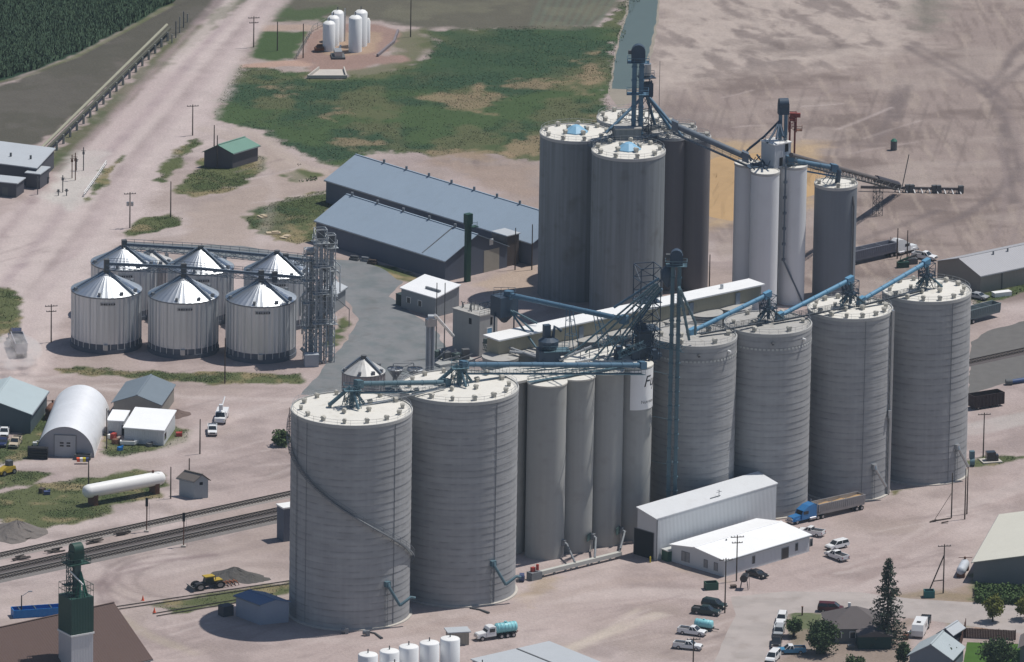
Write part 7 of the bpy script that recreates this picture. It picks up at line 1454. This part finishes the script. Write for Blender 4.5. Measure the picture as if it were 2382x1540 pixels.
p, a = at_px((4, 1106), (28, 1100)); t = thing('loader', 'old yellow machine in the grass at the left edge', 'machine', p, None, a); mb = MB(); side(mb, [(-2, .6), (-1.8, 1.6), (.4, 1.9), (2.2, 1.1), (2.3, .5)], .8, .6); mb.build('body', YEL, t, local=True); mb = MB(); mb.box((-.6, 0, 1.7), 1.2, 1.2, 1.2); mb.build('cab', STEEL, t, local=True); mb = MB(); mb.beam((2.0, .4, .9), (3.4, .4, .5), .2); mb.par((3.3, -1.1, .1), (.5, 0, 0), (0, 2.2, 0), (0, 0, .7)); mb.build('bucket', YEL, t, local=True); wheels(t, (-1.3, 1.4), .95, .55, .35)
p, a = at_px((2134, 1484), (2143, 1466)); t = thing('camper', 'white camper trailer with a roof hatch behind the pale grey house', 'camper', p, None, a); mb = MB(); side(mb, [(-3.2, .5), (-3.2, 2.7), (2.6, 2.7), (3.2, 1.6), (3.2, .5)], 1.2, 1.15); mb.build('body', PW_, t, local=True); mb = MB(); mb.par((.4, -.45, 2.71), (.8, 0, 0), (0, .8, 0), (0, 0, .12)); mb.build('roof_hatch', TRIMB, t, local=True); wheels(t, (-.6, .4), 1.15, .36); mb = MB(); mb.par((-1.5, 1.19, 1.4), (1.2, 0, 0), (0, .03, 0), (0, 0, .6)); mb.par((-1.5, -1.22, 1.4), (1.2, 0, 0), (0, .03, 0), (0, 0, .6)); mb.build('window', GLASS, t, local=True)
# fences
FW = mat('brown_fence_boards', (.085, .040, .028), .85, var=.15, scale=.8); 
def board_fence(label, pts, h_):
    P_ = [G(x, y) for x, y in pts]; t = thing('board_fence', label, 'fence', P_[0]); mb = MB()
    for a, b in zip(P_, P_[1:]):
        d = b - a; n_ = V((-d.y, d.x, 0)).normalized() * .05; k = max(2, int(d.length / .32))
        for i in range(k): q = a + d * (i / k); mb.par(q - n_, d * (.9 / k), n_ * 2, UP * (h_ + random.uniform(-.03, .03)))
    mb.build('boards', FW, t); mb = MB()
    for a, b in zip(P_, P_[1:]):
        k = max(2, int((b - a).length / 2.6))
        for i in range(k + 1): q = a.lerp(b, i / k); mb.box(q + V((.0, .12, 0)), .14, .14, h_ + .15)
    mb.build('posts', FW, t)
board_fence('brown board fence running along the street side of the lawn', [(2208, 1478), (2245, 1483), (2362, 1489)], 2.0); board_fence('rusty brown board fence running down the left side of the lawn', [(2246, 1463), (2236, 1500), (2224, 1545), (2216, 1580)], 2.0)
p = G(1866, 1431); single('fence_post', MB().box(p, .3, .3, 1.7).box(p + UP * 1.7, .4, .4, .12), RUST, 'short brown post between the maroon van and the small tree', 'post', p)

# pad equipment by the far white tanks
p = G(762, 173); t = thing('loading_slab', 'concrete loading slab with low walls in front of the white tanks on the pad', 'slab', p); mb = MB(); q = [G(*a) for a in ((716, 183), (806, 183), (800, 163), (742, 163))]; mb.prism([v + UP * .05 for v in q], UP * .15); mb.build('slab', conc, t)
mb = MB()
for a, b in ((0, 1), (1, 2), (3, 0)): mb.beam(q[a] + UP * .5, q[b] + UP * .5, .3, .7)
mb.build('low_wall', mat('pale_concrete'), t)
for k, (x, y) in enumerate(((750, 108), (744, 114))): a = G(x - 12, y, .8); b = G(x + 9, y - 1, .8); single('pipe_tank', MB().tube([a, b], .55, 10), RUST, ('upper', 'lower')[k] + ' rusty pipe-like tank left of the white tanks on the pad', 'tank', V((a.x, a.y, 0)))
p = G(786, 133); t = thing('pump_skid', 'silver pump skid at the front of the white tanks on the pad', 'pump', p); mb = MB(); mb.box(p, 3.2, 4.5, .5, .1); mb.build('skid', STEEL, t); mb = MB(); mb.box(p + UP * .5, 1.8, 3.6, 1.3, .1); mb.tube([p + V((0, 1, 1)), p + V((.5, 6, 1.2))], .3, 8); mb.build('pump', GALV, t)
pts = [G(*a) for a in ((690, 138), (728, 74), (760, 57))]; single('wire_fence', MB().rail(pts, 1.6, 2.6, .04), mat('pale_post'), 'wire fence along the left side of the white tank pad', 'fence', pts[0])
pts = [G(*a) for a in ((878, 132), (916, 100), (926, 74))]; single('berm_wall', MB().beam(pts[0] + UP * .3, pts[1] + UP * .3, .5, .7).beam(pts[1] + UP * .3, pts[2] + UP * .3, .5, .7), mat('berm_grey', alb(132, 124, 128), .9, var=.15), 'grey berm wall along the right side of the white tank pad', 'wall', pts[0])
for k, (x, y) in enumerate(((824, 605), (850, 608), (866, 614))):
    p = G(x, y); mb = MB(); mb.box(p, 2.2, .9, .5, -.5); mb.tube([p + V((-.8, .3, .8)), p + V((.9, -.3, .8))], .3, 8); single('scrap_pile', mb, (STEEL, DGALV, WOOD)[k], ('leftmost', 'middle', 'rightmost')[k] + ' piece of scrap lying along the front slate warehouse wall', 'scrap', p)
for k, (x, y) in enumerate(((636, 543), (664, 552), (610, 505))):
    p = G(x, y); mb = MB(); mb.box(p, 3.2 - k * .5, 1.6, .25, .1 + k); mb.box(p + V((.4, .2, .25)), 1.6, 1.0, .2, .3 + k); single('pallet_pile', mb, mat('pale_lumber', alb(188, 172, 146), .85, var=.12), ('left', 'right', 'upper')[k] + ' pile of pale lumber in the weeds left of the slate warehouses', 'lumber', p)
a = G(2308, 731); single('concrete_block', MB().box(G(2330, 688), 4.2, 1.6, .9, .45).box(G(2330, 688) + UP * .9, 4.3, 1.7, .1, .45), WHITE, 'white block lying by the long tan shed', 'block', G(2330, 688))
for k, (x, y) in enumerate(((2100, 622), (2120, 614))): p = G(x, y); mb = MB(); mb.box(p, 2.6, 1.2, 1.3, .3); mb.tube([p + V((-1, 0, 1.3)), p + V((1.2, .2, 2.2))], .25, 8); mb.beam(p + V((-1.2, -.6, 0)), p + V((-.4, 0, 2.6)), .12); single('field_machine', mb, (GREENP, STEEL)[k], ('dark green', 'grey')[k] + ' machine parked at the foot of the bare poles in the far yard', 'machine', p)
# ------------------------------------------------------------------ vegetation
def leafmat(name, c, c2): return mat(name, c, .8, var=.25, scale=.9, col2=c2, spec=.15)
LF1 = leafmat('dark_leaves', (.040, .068, .030), (.062, .092, .038)); LF2 = leafmat('olive_leaves', (.135, .15, .035), (.17, .175, .045)); LF3 = leafmat('mid_leaves', (.065, .105, .04), (.09, .13, .05)); NEED = leafmat('spruce_needles', (.046, .066, .048), (.070, .085, .060)); BARK = mat('bark', (.055, .045, .038), .95, var=.25, scale=2)
def leaf(mb, c, s_):
    a = V((random.gauss(0, 1), random.gauss(0, 1), random.gauss(0, .7))).normalized(); b = a.cross(V((random.gauss(0, 1), random.gauss(0, 1), random.gauss(0, 1)))).normalized(); a = a * s_; b = b * s_ * .7
    n = len(mb.v); mb.v += [tuple(c - a), tuple(c + b), tuple(c + a), tuple(c - b)]; mb.f.append((n, n + 1, n + 2, n + 3)); mb.sm.append(False); mb.mi.append(0); mb.uv.append(None)
def tree(label, x, y, h_, rx, rz_, m, n=2600, trunk=.3, name='tree', cat='tree', squash=1.0, sz=.26, clumps=26):
    p = G(x, y); t = thing(name, label, cat, p); cz = h_ - rz_
    mb = MB(); mb.tube([p - UP * .1, p + UP * cz * .6, p + V((.1, 0, cz + rz_ * .3))], [trunk, trunk * .75, trunk * .3], 8)
    cl = []
    for i in range(clumps):
        u = V((random.gauss(0, 1), random.gauss(0, 1), random.gauss(0, 1))).normalized(); q = random.uniform(.45, 1.0); cl.append((p + V((u.x * rx * q * .8, u.y * rx * q * .8, cz + u.z * rz_ * q * .8)), rx * random.uniform(.22, .40)))
    for c_, r in cl[:12]: mb.tube([p + UP * cz * .55, p + UP * (cz * .8) + (c_ - p - UP * cz * .8) * .5, c_], [trunk * .4, trunk * .25, trunk * .08], 5)
    mb.build('trunk', BARK, t); mb = MB()
    for i in range(n):
        c_, r = random.choice(cl); u = V((random.gauss(0, 1), random.gauss(0, 1), random.gauss(0, 1))).normalized(); leaf(mb, c_ + u * r * random.uniform(.3, 1.2), sz * random.uniform(.6, 1.25))
    mb.build('crown', m, t); return t
tree('small leafy tree beside the roadside column of cars', 1846, 1482, 4.6, 2.1, 2.1, LF3, 1500); tree('broad dark tree in front of the hip-roofed house', 1917, 1521, 7.4, 4.0, 3.6, LF1, 4200, .35, clumps=40)
tree('round yellow-green street tree standing clear on the verge', 2309, 1446, 5.6, 2.35, 2.45, LF2, 2800, .2, sz=.2, clumps=40); tree('yellow-green street tree cut by the right edge', 2384, 1441, 5.2, 2.4, 2.3, LF2, 2000, .2, sz=.2, clumps=34)
tree('wide dark tree over the lawn in the bottom right corner', 2322, 1562, 7.0, 4.4, 3.4, LF1, 3800, .35, clumps=38); tree('dark shrub tree left of the pale grey gable house', 2101, 1545, 4.6, 1.9, 2.2, LF1, 1300); tree('dark shrub right of the pale grey gable house', 2210, 1549, 4.4, 2.0, 2.0, LF1, 1300); tree('green bush peeping out left of the widest silo', 652, 1036, 3.4, 2.6, 1.7, LF3, 1500, .15, 'bush', 'bush')
tree('small leafy tree touching the left side of the hip-roofed house', 1948, 1470, 4.4, 1.3, 1.8, LF3, 700); tree('dark bush at the bottom edge below the green porch', 1990, 1562, 3.2, 2.6, 1.6, LF1, 1100, .15, 'bush', 'bush')
# spruce
p = G(2063, 1500); hs = ZH(p, 1297); t = thing('spruce_tree', 'tall ragged dark spruce standing above the house roofs', 'tree', p); mb = MB(); mb.tube([p, p + UP * hs], [.32, .04], 8); mb.build('trunk', BARK, t); mb = MB(); br = MB()
for i in range(210):
    z_ = 1.0 + (hs - 1.0) * (i / 210); rr = (.5 + 4.1 * (1 - z_ / hs) ** .8) * random.choice((.45, .7, .85, 1.0, 1.0, 1.2)) * random.uniform(.9, 1.1); a = i * 2.4 + random.uniform(-.5, .5); o = V((math.cos(a), math.sin(a), 0)); c0 = p + UP * z_; e = c0 + o * rr - UP * rr * random.uniform(.12, .34)
    br.beam(c0, e, .05)
    for k in range(int(5 + rr * 6)):
        q = c0.lerp(e, random.uniform(.22, 1.0)) + V((random.gauss(0, .13), random.gauss(0, .13), random.gauss(-.12, .14))); leaf(mb, q, random.uniform(.16, .32))
cr_ = mb.build('crown', NEED, t); br.build('branch', BARK, cr_)
# hedge below the cream shed
t = thing('hedge', 'rough green hedge between the street and the cream-roofed shed', 'hedge', G(2320, 1392)); mb = MB(); st_ = MB()
for i in range(7000):
    u = random.random(); x = 2268 + 150 * u; y = random.uniform(1368, 1404) + u * 6; c_ = G(x, y); hh_ = 2.4 * float(fbm(np.array([c_.x]), np.array([c_.y]), 3.2, 3, 51)[0]) + .3
    leaf(mb, c_ + UP * random.uniform(.05, hh_), random.uniform(.16, .34))
    if i % 60 == 0: st_.beam(c_, c_ + UP * hh_, .06)
mb.build('foliage', leafmat('hedge_leaves', (.060, .105, .035), (.085, .125, .045)), t); st_.build('stem', BARK, t)
# lawn sheet
sheet('lawn', [(2250, 1494), (2310, 1496), (2420, 1500), (2420, 1580), (2232, 1580)], mat('mown_lawn', (.055, .115, .022), .9, var=.18, scale=.5, bump=.03, bscale=8, spec=.1), .012, .15)
# ---- stuff: grass tufts and the corn crop, many small upright blades in one mesh each
def blades(name, label, polys, n, h0, h1, w_, m, dens=None, cl=5, keep=None, lean=.35):
    P2 = [wp(q) for q in polys]; out_v = []; out_f = []; rng = np.random.default_rng(5)
    areas = []
    for q in P2: ar = np.array(q); areas.append(abs(np.sum(ar[:, 0] * np.roll(ar[:, 1], -1) - ar[:, 1] * np.roll(ar[:, 0], -1))) / 2)
    tot = sum(areas); VS = []; 
    for q, ar in zip(P2, areas):
        k = int(n * ar / tot * 2.2) + 8; A_ = np.array(q); bx = rng.uniform(A_[:, 0].min(), A_[:, 0].max(), k * 2); by = rng.uniform(A_[:, 1].min(), A_[:, 1].max(), k * 2)
        s_ = poly_sd(bx, by, q) + (fbm(bx, by, 4.5, 4, 4) - .5) * 3; ok = s_ > 0
        if dens is not None: ok &= rng.random(bx.size) < dens(bx, by)
        bx, by = bx[ok][:k], by[ok][:k]; VS.append(np.stack([bx, by], 1))
    C_ = np.concatenate(VS)[:n]; m_ = len(C_); a = rng.uniform(0, 6.283, m_); hh = rng.uniform(h0, h1, m_) * (.6 + .8 * fbm(C_[:, 0], C_[:, 1], 6, 3, 41)); ww = w_ * rng.uniform(.6, 1.3, m_)
    lx, ly = rng.normal(0, lean, m_) * hh, rng.normal(0, lean, m_) * hh
    v0 = np.stack([C_[:, 0] - np.cos(a) * ww, C_[:, 1] - np.sin(a) * ww, np.full(m_, -.02)], 1); v1 = np.stack([C_[:, 0] + np.cos(a) * ww, C_[:, 1] + np.sin(a) * ww, np.full(m_, -.02)], 1)
    v2 = np.stack([C_[:, 0] + np.cos(a) * ww * .5 + lx, C_[:, 1] + np.sin(a) * ww * .5 + ly, hh], 1); v3 = np.stack([C_[:, 0] - np.cos(a) * ww * .5 + lx, C_[:, 1] - np.sin(a) * ww * .5 + ly, hh * .92], 1)
    vv = np.stack([v0, v1, v2, v3], 1).reshape(-1, 3); me = bpy.data.meshes.new(name); me.vertices.add(len(vv)); me.vertices.foreach_set('co', vv.astype(np.float32).ravel())
    me.loops.add(len(vv)); me.loops.foreach_set('vertex_index', np.arange(len(vv), dtype=np.int32)); me.polygons.add(m_); me.polygons.foreach_set('loop_start', np.arange(0, 4 * m_, 4, dtype=np.int32)); me.polygons.foreach_set('loop_total', np.full(m_, 4, np.int32)); me.update(); me.materials.append(m)
    nn_ = rng.normal(0, .28, (m_, 3)); nn_[:, 2] = 1; nn_ /= np.linalg.norm(nn_, axis=1)[:, None]; me.normals_split_custom_set_from_vertices(np.repeat(nn_, 4, 0).tolist())
    o = bpy.data.objects.new(name, me); COL.objects.link(o); tag(o, label, name.replace('_', ' '), None, 'stuff'); return o
GRM = mat('weed_grass', (.085, .105, .050), .9, var=.3, scale=.22, col2=(.115, .125, .065), spec=.1); GRD = mat('rank_grass', (.064, .092, .046), .9, var=.25, scale=.15, col2=(.098, .115, .058), spec=.1); CRN = mat('corn_leaves', (.046, .084, .052), .8, var=.25, scale=.4, col2=(.060, .10, .058), spec=.2)
blades('tall_grass', 'rank green grass and reeds growing between the pond and the dirt road', [FIELD], 30000, .03, .15, .13, GRD, lambda x, y: .25 + .75 * ss(.36, .56, fbm(x, y, 16, 4, 21)))
blades('weeds', 'low green weeds growing on the dirt islands and verges', ISL + [[(110, 376), (200, 285), (300, 190), (395, 102), (480, 50), (540, 40), (430, 120), (330, 215), (230, 310), (140, 400)], [(572, 135), (612, 72), (715, 72), (690, 135)], [(2270, 1318), (2390, 1340), (2390, 1412), (2265, 1395)], [(2060, 1384), (2150, 1372), (2270, 1380), (2275, 1398), (2120, 1392)], [(1840, 1425), (1910, 1430), (1900, 1480), (1850, 1490)], [(740, 600), (800, 604), (860, 622), (1000, 655), (900, 640)]], 34000, .04, .16, .10, GRM, lambda x, y: .2 + .8 * ss(.38, .6, fbm(x, y, 7, 4, 31)))
blades('corn', 'dark green corn crop filling the top left corner', [[(-200, -70), (450, -70), (402, 4), (300, 58), (180, 120), (60, 168), (-200, 240)]], 170000, .7, 1.5, .07, CRN, None, lean=.15)
blades('scrub', 'scattered green scrub on the pond bank and beside the back silos', [[(1290, 300), (1420, 280), (1420, 350), (1240, 372)], [(690, 380), (740, 390), (735, 420), (690, 425)], [(2255, 700), (2400, 655), (2400, 672), (2262, 716)], [(1450, 0), (1463, 10), (1424, 200), (1410, 240)]], 3500, .06, .3, .13, GRD, lambda x, y: ss(.45, .65, fbm(x, y, 5, 4, 61)))
# ---- drifting dust behind the hopper trailer
# ------------------------------------------------------------------ summer haze: one closed box of even air round camera and site
hz = bpy.data.materials.new('summer_haze'); hz.use_nodes = True; n_ = hz.node_tree.nodes; n_.remove(n_['Principled BSDF'])
pv = n_.new('ShaderNodeVolumePrincipled'); pv.inputs['Density'].default_value = 1.9e-5; pv.inputs['Color'].default_value = (.62, .80, 1.0, 1); pv.inputs['Anisotropy'].default_value = 0.0
hz.node_tree.links.new(pv.outputs[0], n_['Material Output'].inputs['Volume'])
mb = MB(); mb.par((-1200, -2500, -3), (2400, 0, 0), (0, 3300, 0), (0, 0, 680)); ho = mb.build('haze', hz); tag(ho, 'thin bluish summer haze over the whole site', 'haze', None, 'stuff')

dm = bpy.data.materials.new('road_dust'); dm.use_nodes = True; n_ = dm.node_tree.nodes; n_.remove(n_['Principled BSDF']); L_ = dm.node_tree.links
pv = n_.new('ShaderNodeVolumePrincipled'); pv.inputs['Color'].default_value = (.97, .94, .92, 1)
tn_ = n_.new('ShaderNodeTexNoise'); tn_.inputs['Scale'].default_value = .28; tn_.inputs['Detail'].default_value = 2; gn_ = n_.new('ShaderNodeNewGeometry'); L_.new(gn_.outputs['Position'], tn_.inputs['Vector'])
mr_ = n_.new('ShaderNodeMapRange'); mr_.inputs[1].default_value = .45; mr_.inputs[2].default_value = .75; mr_.inputs[3].default_value = 0; mr_.inputs[4].default_value = .34; L_.new(tn_.outputs['Fac'], mr_.inputs[0]); L_.new(mr_.outputs[0], pv.inputs['Density'])
L_.new(pv.outputs[0], n_['Material Output'].inputs['Volume'])
c_ = G(34, 846); mb = MB(); pr_ = [(.05, 0.02)] + [(7.5 * math.sin(math.pi * k / 12), 2.6 - 2.6 * math.cos(math.pi * k / 12)) for k in range(1, 12)] + [(.05, 5.2)]
mb.lathe(c_ + UP * .05, pr_, 24); mb.v = [(c_.x + (v[0] - c_.x) * .8 , c_.y + (v[1] - c_.y) * 1.5, v[2]) for v in mb.v]
do = mb.build('dust', dm, origin=c_); tag(do, 'pale dust cloud drifting behind the open hopper trailer', 'dust', None, 'stuff')
